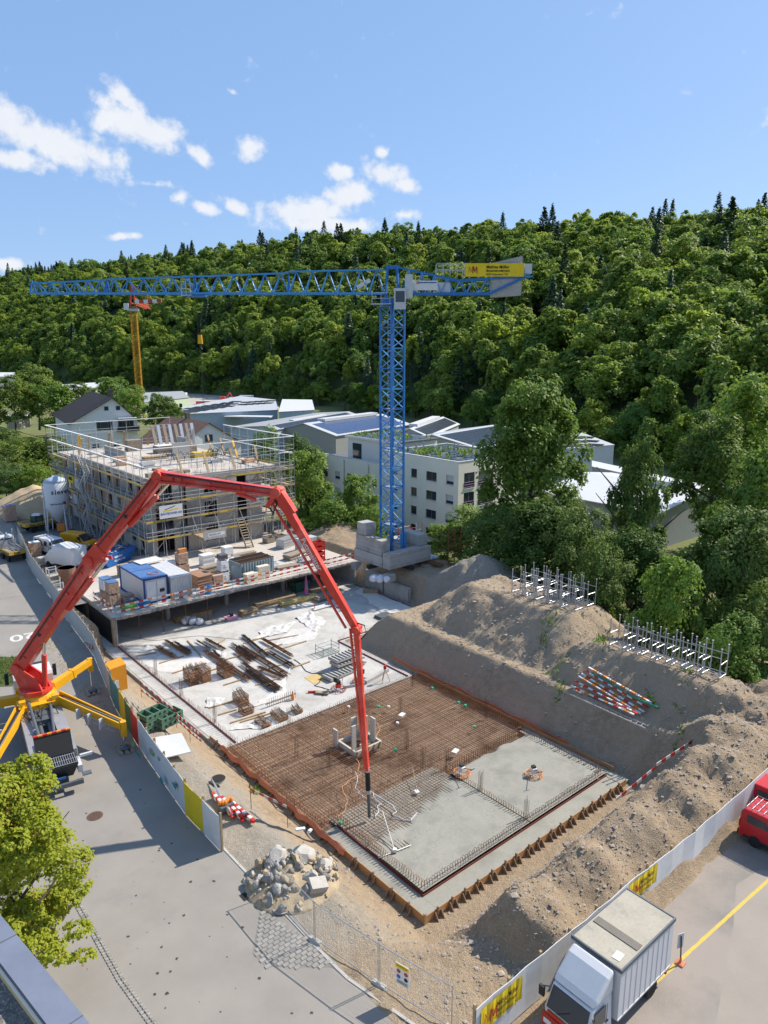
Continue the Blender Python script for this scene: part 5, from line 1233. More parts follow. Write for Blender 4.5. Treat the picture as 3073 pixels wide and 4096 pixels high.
def scaffold():
 t = thing('scaffold', 'steel scaffold with yellow lettered toe boards around the shell building', 'scaffold', S(0, 0, 0), SA)
 LV = (2.55, 4.75, 6.95, 9.15, 11.3); TOP = 13.5
 sides = [((11.1, 59.3), (11.1, 95.6), 15, (.72, 0), 5), ((11.1, 59.3), (32.0, 59.3), 9, (0, .72), 5), ((32.0, 59.3), (32.0, 78.5), 8, (-.72, 0), 5), ((11.1, 95.6), (31, 95.6), 8, (0, -.72), 5)]
 dk = [0]
 for si, (a, b_, n, off, nl) in enumerate(sides):
  a, b_ = Vector(a), Vector(b_); d = (b_ - a); L_ = d.length; dn = d.normalized(); of = Vector(off)
  for k in range(n + 1):
   p = a + d * k / n; q = p + of; zb = .02 if p.x < 11.5 and p.y > 60 else .3
   rod('standard', (p.x, p.y, zb), (p.x, p.y, TOP + random.uniform(-.1, .35)), .032, SCAF, t)
   if si < 3: rod('standard', (q.x, q.y, zb), (q.x, q.y, 10.3 if k % 2 else 11.4), .032, SCAF, t)
   for z in LV[:nl]: rod('transom', (p.x, p.y, z - .06), (q.x, q.y, z - .06), .025, SCAF, t)
  for li, z in enumerate(LV):
   if li == 4 and si == 1: pass
   for zz in (z + .55, z + 1.05): rod('guard_rail', (*a, zz), (*b_, zz), .025, SCAF, t)
   if li < 4 or si in (0, 2):
    for k in range(n):
     if random.random() < (.97 if li < 4 else .6):
      c = a + d * (k + .5) / n + of / 2; sx, sy = (L_ / n - .04, .62) if abs(dn.x) > .5 else (.62, L_ / n - .04)
      if not (si == 3 and li < 3): bar('deck_board', (c.x, c.y, z - .02), (sx, sy, .05), (TIMBER_G, GALV, TOEB)[(k + li) % 3], t)
     if si < 3 and li < 4:
      c = a + d * (k + .5) / n - of.normalized() * .05
      sx, sy = (L_ / n - .06, .04) if abs(dn.x) > .5 else (.04, L_ / n - .06)
      bar('toe_board', (c.x, c.y, z + .12), (sx, sy, .2), YELP if (k * 7 + li * 3 + si) % 4 < 2 else TOEB, t)
  if si < 3:
   for li in range(4):
    z0 = (.3, *LV)[li]; z1 = (.3, *LV)[li + 1]
    for k in range(li % 2, n, 3): p, q = a + d * k / n, a + d * (k + 1) / n; rod('brace', (p.x, p.y, z0), (q.x, q.y, z1), .022, SCAF, t)
  w = .30; c = (a + b_) / 2; sx, sy = (L_, w) if abs(dn.x) > .5 else (w, L_)
  bar('top_plank', (c.x, c.y, TOP), (sx, sy, .07), M('plank_pale', (.66, .65, .61), .7, var=.15), t)
  if si < 3: bar('top_plank', (c.x + of.x * .6, c.y + of.y * .6, 11.36), (sx, sy, .06), MATS['plank_pale'], t)
 # dark net band on the left facade, lettered boards, banner and notices
 for (a, b_, z0, z1) in (((11.06, 59.4), (11.06, 78), 3.0, 3.6), ((11.06, 60), (11.06, 94), 7.1, 7.7), ((13, 59.26), (19, 59.26), 3.0, 3.7)):
  c = (Vector(a) + Vector(b_)) / 2; bar('debris_net', (c.x + .12, c.y + .12, (z0 + z1) / 2), (abs(a[0] - b_[0]) + .02, abs(a[1] - b_[1]) + .02, z1 - z0), NETG, t)
 for k in range(4):
  for (u, w) in ((12.0, 2.0), (16.8 + 2.3 * (k % 2), 2.2), (24.1 - 2.3 * (k % 2), 2.2)): text('Etter Gerüstbau AG', .19, TXT, t, (u, 59.2, LV[k] + .05), (1, 0, 0), (0, 0, 1), bold=.01)
 for k, v in enumerate((66, 75, 88, 93)): text('Etter Gerüstbau AG', .19, TXT, t, (11.0, v, LV[k % 4] + .05), (0, -1, 0), (0, 0, 1), bold=.01)
 # stair tower on the left facade
 for k in range(5):
  z0 = .1 + k * 2.2; y0, y1 = (75.2, 78.0) if k % 2 == 0 else (78.0, 75.2)
  for s in (9.7, 10.4): beamo('stair_string', (s, y0, z0), (s, y1, z0 + 2.2), .05, .18, SCAF, t)
  for j in range(9): f = (j + .5) / 9; bar('stair_tread', (10.05, y0 + (y1 - y0) * f, z0 + 2.2 * f), (.68, .24, .03), GALV, t)
  rod('stair_rail', (9.65, y0, z0 + 1), (9.65, y1, z0 + 3.2), .022, SCAF, t)
 for (x, y) in ((9.55, 74.9), (10.5, 74.9), (9.55, 78.3), (10.5, 78.3)): rod('standard', (x, y, .02), (x, y, 12.2), .032, SCAF, t)
 for k in range(5): v0 = 64 + k * 5.6; rod('raker', (8.6, v0, .02), (11.05, v0, 8.6), .03, SCAF, t)
 for u in (17.5, 20.5, 24): rod('raker', (u, 57.2, .32), (u - .6, 59.25, 5), .03, SCAF, t)
 # cantilever loading bay on the front
 MB().box(17.0, 20.0, 56.6, 59.2, 2.5, 2.58).build('loading_platform', TIMBER, t); MB().box(17.0, 20.0, 56.55, 56.6, 2.3, 3.4).build('platform_guard', GALV, t)
 for v in (56.6, 57.9, 59.2): rod('guard_post', (17, v, 2.5), (17, v, 3.7), .025, SCAF, t)
 rod('guard_rail', (17, 56.6, 3.7), (17, 59.2, 3.7), .025, SCAF, t); rod('guard_rail', (17, 56.6, 3.1), (17, 59.2, 3.1), .025, SCAF, t); text('NÄGELI AG', .3, TXT, t, (17.7, 56.54, 2.75), (1, 0, 0), (0, 0, 1), bold=.02); bar('platform_sign', (18.7, 56.545, 2.85), (2.2, .004, .42), WHITE, t)
 for (z0) in (9.2, 11.2): 
  for s in (25.0, 25.6): beamo('ladder_string', (s + .0, 78.6, z0 - .2), (s + 1.6, 78.6, z0 + 2.2), .04, .12, GALV, t)
  for j in range(8): beamo('ladder_rung', (25.0 + .2 * j, 78.62, z0 + .3 * j), (25.6 + .2 * j, 78.62, z0 + .3 * j), .08, .03, GALV, t)
 tt = thing('company_banner', 'white cloth banner with blue and yellow lettering tied to the front scaffold', 'banner', S(13.0, 59.1, 5.15), SA)
 bar('cloth', (1.2, 0, .75), (2.9, .03, 1.55), WHITE, tt); text('BAUTECHNIK AG', .34, M('ink_navy', (.03, .08, .25), .7, var=0), tt, (-.1, -.03, .42), (1, 0, 0), (0, 0, 1), bold=.03)
 bar('swoosh', (1.2, -.02, .95), (1.9, .012, .16), YELB, tt, rot=(0, -.1, 0)); bar('swoosh', (1.1, -.024, 1.2), (1.4, .012, .08), MATS['ink_navy'], tt, rot=(0, -.25, 0))
 tt = thing('notice_board', 'small yellow notice board on the left scaffold side', 'notice', S(10.95, 85.4, 6.0), SA); bar('panel', (0, 0, .6), (.04, 2.3, 1.0), YELB, tt); bar('text_block', (-.03, 0, .7), (.02, 1.5, .5), TXT, tt)
 tt = thing('notice_board', 'small white notice board right of the yellow one on the scaffold', 'notice', S(10.95, 82.8, 5.7), SA); bar('panel', (0, 0, .6), (.04, 1.5, 1.3), WHITE, tt); bar('text_block', (-.03, 0, .8), (.02, .9, .3), LGREY, tt)
 tt = thing('notice_board', 'pale notice sheet low on the left scaffold behind the silo', 'notice', S(10.95, 84.0, 3.3), SA); bar('panel', (0, 0, .6), (.04, 1.6, 1.2), LGREY, tt); bar('text_block', (-.03, 0, .7), (.02, .8, .2), WHITE, tt)
scaffold()

# ------------------------------------------------------------------ cream apartment house behind the crane
CREAM = M('cream_render', (.80, .765, .655), .85, var=.06, scale=.4, fine=30, bump=.1, bscale=60)
ROOFG = M('green_roof', (.10, .12, .11), .8, col2=(.06, .075, .075), scale=.6, fine=4)
FRAME = M('window_frame', (.22, .22, .21), .6, var=.1)
def cream():
 t = thing('apartment_house', 'cream rendered apartment house with dark windows and planted flat roof behind the crane', 'building', S(52, 48, -3.4), SA)
 Z = 3.4
 MB().box(.25, 13.5, .2, 15.8, 0, 9.3 + Z - .25).build('wall', CREAM, t)
 MB().box(.26, 13.4, 15.81, 36, 0, 6.1 + Z).build('wall', CREAM, t)
 # facade skin with real openings: u=0 plane (faces the site) built from strips
 def skin(name, w, h, openings, place):
  xs = sorted({0.0, w} | {o[0] for o in openings} | {o[1] for o in openings}); zs = sorted({0.0, h} | {o[2] for o in openings} | {o[3] for o in openings})
  b = MB()
  for i in range(len(xs) - 1):
   for j in range(len(zs) - 1):
    cx, cz = (xs[i] + xs[i + 1]) / 2, (zs[j] + zs[j + 1]) / 2
    if any(o[0] < cx < o[1] and o[2] < cz < o[3] for o in openings): continue
    q = [place(xs[i], zs[j], d) for d in (0, 1)] + [place(xs[i + 1], zs[j], d) for d in (0, 1)] + [place(xs[i], zs[j + 1], d) for d in (0, 1)] + [place(xs[i + 1], zs[j + 1], d) for d in (0, 1)]
    b.hexa([q[0], q[2], q[3], q[1], q[4], q[6], q[7], q[5]])
  b.build(name, CREAM, t)
  for o in openings:
   p = [place(o[0], o[2], .75), place(o[1], o[2], .75), place(o[1], o[3], .75), place(o[0], o[3], .75)]
   g = MB().quad(*p).build('window', GLASS, t)
   a, c = [place(o[0], o[2], .7), place(o[1], o[2], .7), place(o[1], o[3], .7), place(o[0], o[3], .7)], None
   fb = MB()
   for i in range(4): fb.beam(a[i], a[(i + 1) % 4], .07, .07)
   if o[1] - o[0] > 1.6: m0, m1 = (Vector(a[0]) + Vector(a[1])) / 2, (Vector(a[2]) + Vector(a[3])) / 2; fb.beam(m0, m1, .06, .06)
   fb.build('window_frame', FRAME, g)
   sl = MB().beam(place(o[0] - .03, o[2] - .02, -.25), place(o[1] + .03, o[2] - .02, -.25), .16, .05).build('window_sill', LGREY, g)
   if (int(o[0] * 3 + o[2]) % 3) == 0: MB().quad(*[place(x, z, .62) for x, z in ((o[0], o[3] - .9), (o[1], o[3] - .9), (o[1], o[3]), (o[0], o[3]))]).build('blind', LGREY, g)
 fz = [.75 + k * 2.85 for k in range(4)]
 op = [(x0, x1, z, z + 1.35) for z in fz for (x0, x1) in ((.95, 2.45), (4.4, 6.6), (8.6, 9.9))]
 op2 = op + [(13.0, 14.2, z, z + 1.35) for z in fz]
 skin('front_wall', 15.8, 9.3 + Z, op2, lambda x, z, d: (.25 * d, x, z))
 op = [(x0, x1, z, z + 1.35) for z in fz[:3] for (x0, x1) in ((2.2, 3.4), (6.2, 7.4), (8.8, 10.0), (12, 13.4), (15.5, 17))]
 skin('front_wall', 20.2, 6.95 + Z, op, lambda x, z, d: (.02 + .22 * d, 15.82 + x, z))
 # end wall with loggias
 op = [(.9, 3.1, z - .55, z + 1.7) for z in fz] + [(3.9, 7.2, z - .55, z + 1.7) for z in fz]
 skin('end_wall', 13.25, 9.3 + Z, op, lambda x, z, d: (.25 + x, .01 + .18 * d, z))
 for z in fz:
  for (a, b_) in ((.9, 3.1), (3.9, 7.2)):
   for zz in (z - .35, z, z + .35): rod('balcony_rail', (a + .25, -.03, zz), (b_ + .25, -.03, zz), .025, M('rail_violet', (.35, .22, .38), .6, var=.1), t)
   bar('balcony_pane', ((a + b_) / 2 + .25, -.01, z - .1), (b_ - a, .02, .75), GLASS, t)
 # roofs
 zt_ = 9.3 + Z
 MB().box(.3, 13.4, .3, 15.7, zt_ - .24, zt_ - .2).build('roof_bed', ROOFG, t)
 for (x0, x1, y0, y1) in ((-.05, .3, -.05, 15.85), (.3, 13.5, -.05, .28), (13.2, 13.55, .28, 15.85), (.3, 13.2, 15.5, 15.85)): MB().box(x0, x1, y0, y1, zt_, zt_ + .07).build('roof_edge', LGREY, t)
 pv = MB().box(-.8, .8, -.5, .5, 0, .04).mesh('solar_panel', M('solar_green', (.035, .05, .06), .25, spec=.6, var=.3, scale=2))
 for i in range(6):
  for j in range(8):
   if random.random() < .8: put('solar_panel', pv, t, (1.8 + i * 1.9, 1.6 + j * 1.75, zt_ - .05), rot=(0.12, 0, 0))
 MB().box(.0, .3, 15.9, 36, 6.96 + Z, 7.05 + Z).build('roof_edge', LGREY, t); MB().box(.3, 13, 16.0, 35.8, 6.1 + Z, 6.15 + Z).build('terrace', M('terrace_grey', (.13, .135, .15), .8, var=.15), t)
 # penthouse
 MB().box(3.5, 13, 17.6, 30, 6.15 + Z, 9.9 + Z).build('penthouse_wall', CREAM, t); MB().box(3.3, 13.2, 17.0, 30.4, 9.9 + Z, 10.1 + Z).build('penthouse_roof', ROOFG, t); MB().box(3.2, 3.3, 16.9, 30.5, 9.8 + Z, 10.2 + Z).build('roof_edge', CREAM, t)
 MB().box(3.44, 3.49, 26.2, 28.6, 6.4 + Z, 9.0 + Z).build('terrace_door', GLASS, t)
 for i in range(4):
  for j in range(6): put('solar_panel', pv, t, (4.8 + i * 2.0, 18.6 + j * 1.9, 10.12 + Z), rot=(.12, 0, 0))
 for (x, y) in ((5, 14.2), (9.2, 9.8), (9.6, 9.4), (11.5, 8), (6.2, 13.7)): rod('roof_vent', (x, y, zt_ - .2), (x, y, zt_ + .9), .12, GALV, t, 'rod12')
 for y in (11.5, 20.0, 26.5): rod('downpipe', (-.08, y, 0), (-.08, y, 6.6 + Z), .06, GALV, t)
 o = thing('white_cabinet', 'white boxed cooling unit on the cream house terrace', 'cabinet', S(54.2, 67.6, 2.9 - .1), SA); bar('body', (0, 0, 1.1), (2.2, 2.2, 2.0), WHITE, o); bar('frame_top', (0, 0, 2.15), (2.3, 2.3, .1), GALV, o); bar('door_panel', (-1.12, .3, 1.1), (.03, 1.2, 1.7), LGREY, o)
 o = thing('terrace_table', 'pale table with benches on the cream house terrace', 'table', S(55, 73.8, 2.8), SA); bar('table_top', (0, 0, .75), (.9, 2.0, .06), LGREY, o)
 for x in (-.35, .35):
  for y in (-.9, .9): rod('leg', (x, y, 0), (x, y, .73), .03, GALV, o)
 b = MB()
 for k in range(260):
  u, v, z = random.choice(((random.uniform(53, 62), random.uniform(50, 63), 9.1), (random.uniform(56, 64), random.uniform(66, 78), 9.95)))
  if fbm(np.array([u * .5]), np.array([v * .5]), 2, 6)[0] < -.05: continue
  c = S(u, v, z)
  for j in range(5): a = random.uniform(0, 6.28); q = Vector((math.cos(a), math.sin(a), 1.3)) * random.uniform(.25, .6); s = Vector((-math.sin(a), math.cos(a), 0)) * .07; b.quad(c - s, c + s, c + q + s, c + q - s)
 tag(b.build('roof_plants', LEAF_L), 'tufts of wild plants growing on the cream house roof', 'plants', kind='stuff')
cream()

# ------------------------------------------------------------------ halls and houses further back
SHEET_G = corrugated('sheet_grey', (.34, .35, .35), .5, R(35)); SHEET_L = corrugated('sheet_light', (.52, .54, .56), .45, R(35), .45, .2); SHEET_W = corrugated('sheet_white', (.62, .63, .65), .6, R(-52), .45, .1)
WALL_G = M('hall_wall', (.30, .31, .29), .8, var=.1); WALL_B = corrugated('hall_wall_blue', (.42, .50, .56), .6, R(35), .6)
PVM = M('solar_black', (.02, .024, .032), .28, spec=.5, var=.25, scale=.5); PVB = M('solar_blue', (.045, .075, .17), .25, spec=.6, var=.3, scale=.6)
def gabled(name, label, cat, f, b_, zr, eR, ze, zb, roof, wall, over=.35, eL=None, mirror=True, wlen=None):
 """ridge from f to b_ (photo px at zr); eR: px of the right eave at the front"""
 F, B = at(*f, zr), at(*b_, zr); d = (B - F); d.z = 0; Ln = d.length; d.normalize(); s = Vector((d.y, -d.x, 0))
 w = abs((at(*eR, ze) - F).dot(s)); wl = abs((at(*eL, ze) - F).dot(s)) if eL else w
 t = thing(name, label, cat, (F.x, F.y, zb), math.atan2(s.y, s.x))        # local x across, y along the ridge
 hr, he = zr - zb, ze - zb
 m = MB(); m.add([(-wl, 0, 0), (w, 0, 0), (w, 0, he), (0, 0, hr), (-wl, 0, he), (-wl, Ln, 0), (w, Ln, 0), (w, Ln, he), (0, Ln, hr), (-wl, Ln, he)], [(0, 1, 2, 3, 4), (9, 8, 7, 6, 5), (1, 6, 7, 2), (5, 0, 4, 9)]); m.build('wall', wall, t)
 for sg, ww in ((1, w), (-1, wl)):
  k = (ww + over) / ww; e = hr + (he - hr) * k
  q = [(0, -over, hr + .05), (sg * ww * k, -over, e + .05), (sg * ww * k, Ln + over, e + .05), (0, Ln + over, hr + .05)]
  m = MB(); m.hexa(q + [(x, y, z + .14) for x, y, z in q]); m.build('roof', roof, t)
 return t, w, wl, hr, he, Ln
def pv_field(t, x0, x1, y0, y1, nx, ny, hr, he, w, mat, gap=.06, group=None):
 sl = (he - hr) / w; a = math.atan(-sl); dx, dy = (x1 - x0) / nx, (y1 - y0) / ny
 me = MB().box(-.5, .5, -.5, .5, 0, .05).mesh('solar_panel', mat)
 for i in range(nx):
  for j in range(ny):
   x = x0 + (i + .5) * dx; put('solar_panel', me, t, (x, y0 + (j + .5) * dy, hr + sl * abs(x) + .24), scale=((dx - gap) / math.cos(a), dy - gap, 1), rot=(0, a if x > 0 else -a, 0))
GB = -3.4
tA, w, wl, hr, he, Ln = gabled('industrial_hall', 'grey green gabled hall with a field of blue solar panels on its roof', 'building', (1217, 1695), (1524, 1657), 6, (1316, 1748), 3.6, GB, SHEET_L, WALL_G)
pv_field(tA, 1.5, w - .4, 1.5, Ln - 2, 4, 16, hr, he, w, PVB)
bar('skylight', (.0, Ln * .55, hr + .45), (2.6, Ln * .7, .7), LGREY, tA)
tB, w, wl, hr, he, Ln = gabled('industrial_hall', 'long low hall with dark solar roof left of the grey green gable', 'building', (1062, 1706), (1395, 1648), 5.2, (1090, 1722), 4.4, GB, SHEET_G, WALL_B, eL=(1020, 1694))
pv_field(tB, .5, w, 3, Ln - 3, 3, 18, hr, he, w, PVM); bar('skylight', (-w * .3, Ln * .5, hr + .2), (1.4, Ln * .4, .5), LGREY, tB)
tC, w, wl, hr, he, Ln = gabled('industrial_hall', 'gabled hall with black solar panels right behind the crane mast', 'building', (1640, 1716), (1771, 1669), 6, (1712, 1750), 4.2, GB, SHEET_L, WALL_G)
pv_field(tC, .8, w - .3, 1, Ln - 1, 5, 14, hr, he, w, PVM); bar('skylight', (-.6, Ln * .5, hr + .4), (2.2, Ln * .7, .7), LGREY, tC)
tD, w, wl, hr, he, Ln = gabled('industrial_hall', 'wide hall with black solar panels partly hidden by the tall tree', 'building', (1735, 1742), (1990, 1700), 6, (1890, 1800), 4.0, GB, SHEET_L, WALL_G)
pv_field(tD, 1, w - .3, 1, Ln - 1, 6, 14, hr, he, w, PVM)
def flat_hall(name, label, cat, pts, z, zb, wall, roof, rim=.35):
 W_ = [at(*p, z) for p in pts]; c = sum(W_, Vector()) / len(W_)
 t = thing(name, label, cat, (c.x, c.y, zb)); q = [(p.x - c.x, p.y - c.y) for p in W_]
 m = MB(); m.prism(q, 0, z - zb); m.build('wall', wall, t); q2 = [(x * 1.015, y * 1.015) for x, y in q]; m = MB(); m.prism(q2, z - zb + .004, z - zb + .12); m.build('roof', roof, t)
 return t
tE = flat_hall('industrial_hall', 'pale hall end with sloping black solar roof right of the tall tree', 'building', [(2200, 1800), (2457, 1781), (2330, 1733), (2120, 1745)], 5.5, GB, M('hall_wall_pale', (.46, .49, .52), .7, var=.08), SHEET_L)
for i in range(5):
 for j in range(3):
  p = at(2230 + i * 38 - j * 18, 1784 - j * 15 - i * 1.5, 5.75); bar('solar_panel', (p.x - tE.location.x, p.y - tE.location.y, 5.65 - GB + .1), (3.2, 2.6, .06), PVM, tE, R(-28))
tF, w, wl, hr, he, Ln = gabled('industrial_hall', 'white ribbed metal roof hall among the trees on the right', 'building', (2820, 1965), (2350, 1893), 3.6, (2319, 1997), 2.0, GB, SHEET_W, WALL_G, eL=None)
bar('skylight', (0, Ln * .35, hr + .5), (3, 8, .8), LGREY, tF)
flat_hall('industrial_hall', 'low white roof strip behind the ribbed hall on the right', 'building', [(2371, 1868), (2812, 1962), (2830, 1945), (2371, 1845)], 3, GB, WALL_G, SHEET_W)
# lift platform on the white roof, blue workshop, pale green hall, yard things
tW = flat_hall('workshop', 'long pale blue workshop with solar roof and open bays beyond the shell building', 'building', [(700, 1658), (1110, 1640), (1100, 1600), (960, 1585), (720, 1632)], 3.5, GB, WALL_B, SHEET_L)
for i in range(6):
 for j in range(3):
  p = at(735 + i * 36 + j * 14, 1652 - j * 9 - i * 5.5, 3.7); bar('solar_panel', (p.x - tW.location.x, p.y - tW.location.y, 3.75 - GB), (4.2, 5.2, .08), PVM, tW, R(-5))
for i in range(5):
 for j in range(2): p = at(975 + i * 24 + j * 12, 1618 - j * 9 - i * 1.5, 3.7); bar('solar_panel', (p.x - tW.location.x, p.y - tW.location.y, 3.75 - GB), (4.0, 5.2, .08), PVM, tW, R(-5))
for k, (a, dk_) in enumerate(((760, 1), (790, 0), (860, 1), (900, 1), (950, 0), (1000, 1), (1040, 1), (1075, 1))):
 p = at(a, 1655 - (a - 700) * .04, 3.5); bar('bay_shade' if dk_ else 'window', (p.x - tW.location.x, p.y - tW.location.y - .12, 2.2 if dk_ else 4.2), (4.0 if dk_ else 2.6, .1, 4.2 if dk_ else 1.5), DARKIN if dk_ else GLASS, tW, R(-8))  # bays are dark plates on the closed wall, interior shade painted on
b4 = at(1000, 1648, 3.5); bar('awning', (b4.x - tW.location.x, b4.y - tW.location.y - 2, 5.6), (16, 5, .3), LGREY, tW, R(-8))
tK = flat_hall('workshop', 'pale blue cube extension with dark lettering at the workshop end', 'building', [(1116, 1648), (1258, 1640), (1248, 1600), (1130, 1598)], 4.6, GB, WALL_B, LGREY)
p = at(1125, 1630, 4.6); text('KUVAROX', 1.8, TXT, tK, (p.x - tK.location.x + .2, p.y - tK.location.y - 7.6, 5.5), (1, -.12, 0), (0, 0, 1), bold=.03)
tG = flat_hall('workshop', 'pale green flat roofed workshop with small square windows', 'building', [(560, 1612), (757, 1590), (730, 1565), (560, 1572)], 3.5, GB, M('pale_green', (.50, .58, .42), .8, var=.08), SHEET_G)
for k in range(4): p = at(672 + k * 17, 1605 - k * 1.5, 3.2); bar('window', (p.x - tG.location.x, p.y - tG.location.y - .4, 4.4), (1.3, .25, 1.6), GLASS, tG, R(-8))
tag(MB().quad(at(690, 1640, GB + .04), at(1120, 1640, GB + .04), at(1090, 1556, GB + .04), at(690, 1556, GB + .04)).build('gravel_yard', M('gravel_pale', (.42, .37, .31), .95, var=.15)), kind='structure')
def box_unit(name, label, cat, px, py, Y, w, d, h, mat, rz=0.0):
 p = atY(px, py, Y); t = thing(name, label, cat, (p.x, p.y, GB + .05), rz); bar('body', (0, 0, h / 2), (w, d, h), mat, t); bar('roof', (0, 0, h + .06), (w * 1.02, d * 1.02, .12), LGREY, t); bar('door', (0, -d / 2 - .02, h * .42), (w * .3, .04, h * .8), GREYP, t)
box_unit('storage_container', 'white double stacked container at the foot of the wooded hill', 'container', 721, 1560, 380, 6, 4, 5.4, WHITE)
box_unit('storage_container', 'pale blue container right of the red excavator in the far yard', 'container', 940, 1568, 380, 6, 3, 3, M('pale_blue', (.35, .48, .55), .6, var=.1)); box_unit('storage_container', 'blue container rearmost in the far yard', 'container', 985, 1560, 390, 7, 3, 3.4, MATS['pale_blue']); box_unit('storage_container', 'grey container foremost of the far yard group', 'container', 988, 1574, 372, 5, 3, 3, LGREY)
box_unit('red_skip', 'low red skip on the pale yard below the crane hook', 'skip', 812, 1572, 375, 7, 3, 1.6, RED)
def digger():
 p = atY(892, 1572, 374); t = thing('excavator', 'small red excavator parked in the far gravel yard', 'excavator', (p.x, p.y, GB + .05))
 for s in (-1.2, 1.2): bar('track', (0, s, .5), (4, .7, 1.0), STEEL_D, t)
 bar('cab', (-.3, 0, 2.6), (2.6, 2.2, 2.8), RED, t); beamo('boom', (1, 0, 2.5), (3.5, 0, 6), .5, .6, RED, t); beamo('arm', (3.5, 0, 6), (5, 0, 3), .4, .5, RED, t); bar('bucket', (5, 0, 2.6), (1, 1.2, .9), STEEL_D, t)
digger()
flat_hall('workshop', 'long white low building behind the roadside trees at far left', 'building', [(150, 1572), (425, 1548), (415, 1528), (150, 1545)], 2.5, GB, M('white_wall', (.66, .66, .64), .8, var=.05), LGREY)
flat_hall('workshop', 'white building with grey roof at the left edge of the valley', 'building', [(-60, 1508), (70, 1505), (60, 1490), (-60, 1490)], 6, GB, MATS['white_wall'], LGREY)
hb = at(85, 1735, 0)
flat_hall('garden_shed', 'small beige flat roofed building behind the trees at far left', 'building', [(25, 1680), (118, 1670), (118, 1655), (25, 1660)], 3.0, 0, M('beige_wall', (.55, .47, .37), .8, var=.08), LGREY)
def house():
 TILE = M('roof_tile_dark', (.035, .026, .024), .8, var=.3, fine=4, bump=.3, bscale=6)
 t, w, wl, hr, he, Ln = gabled('gabled_house', 'white gabled house with dark tiled roof, shutters and balcony behind the shell building', 'building', (449, 1593), (365, 1567), 13.5, (583, 1693), 8.2, 0, TILE, M('house_white', (.72, .71, .68), .8, var=.06), .7, eL=(331, 1722))
 for x in (-1.5, 1.1): bar('window', (x, -.05, hr - 2.3), (.9, .12, .9), GLASS, t)
 for x in (-2.2, 2.6): w_ = bar('window', (x, -.05, hr - 6.3), (1.6, .12, 1.8), GLASS, t); [bar('shutter', (x + s * 1.3, -.1, hr - 6.3), (.85, .1, 1.9), M('shutter_dark', (.035, .04, .035), .7, var=.1), t) for s in (-1, 1)]
 bar('balcony_floor', (2.8, -.9, hr - 7.6), (5, 1.8, .2), TIMBER_G, t); bar('balcony_rail', (2.8, -1.75, hr - 7.0), (5, .08, 1.1), STEEL_D, t); bar('awning', (2.8, -1.0, hr - 4.6), (4.2, 1.9, .12), LGREY, t)
 for x in (-4.5, 0, 4.5): bar('window', (x, -.05, 2.2), (1.4, .12, 1.7), GLASS, t)
 bar('chimney', (.2, 3.5, hr + .9), (.9, .9, 2.0), M('chimney_brick', (.14, .11, .1), .9), t)
house()
def house2():
 TILE2 = M('roof_tile_brown', (.14, .07, .05), .85, col2=(.21, .12, .09), scale=1.5, fine=5, bump=.4, bscale=5)
 t, w, wl, hr, he, Ln = gabled('gabled_house', 'small house with brown tiled roof showing behind the shell roof formwork', 'building', (832, 1692), (680, 1668), 10.5, (905, 1760), 6.0, -1, TILE2, MATS['house_white'], .5)
 bar('window', (0, -.05, hr - 3), (1.6, .12, 1.4), GLASS, t); bar('chimney', (.3, Ln * .55, hr + .6), (.8, .8, 1.6), MATS['chimney_brick'], t)
house2()
# ------------------------------------------------------------------ single trees near the site
MID = [crown_mesh('mid_crown_%d' % i, LEAF_M, 13000, .021, round_lobes(140 + i, w=(.36, .42, .33)[i], k=(15, 18, 13)[i], low=(.12, .06, .16)[i]), 150 + i, hollow=.35) for i in range(3)]
LIME = [crown_mesh('lime_crown_%d' % i, LEAF_L, 9000, .026, round_lobes(160 + i, w=(.38, .46)[i], k=(13, 15)[i], low=(.08, .02)[i]), 170 + i, hollow=.35) for i in range(2)]
BIGC = crown_mesh('big_crown', LEAF_D, 26000, .0185, round_lobes(191, w=.33, k=30, low=.03), 192, hollow=.3)
M_TRUNK = trunk_mesh('mid_trunk', BARK, 1, .02, 8, 7, .26)
def tree_px(name, label, px, py, Y, wpx, kind, zb=-3.4, group=None):
 top = atY(px, py, Y); h = top.z - zb
 me, wf = {'m0': (MID[0], .70), 'm1': (MID[1], .82), 'm2': (MID[2], .64), 'b': (BIGC, .66), 'l0': (LIME[0], .74), 'l1': (LIME[1], .9)}[kind]
 dep = Y * CT - (top.z - h * .4 - CAM_H) * ST
 plant_tree(name, label, 'tree', (top.x, Y, zb), h, me, M_TRUNK, group, wpx / FPX * dep / (wf * h))
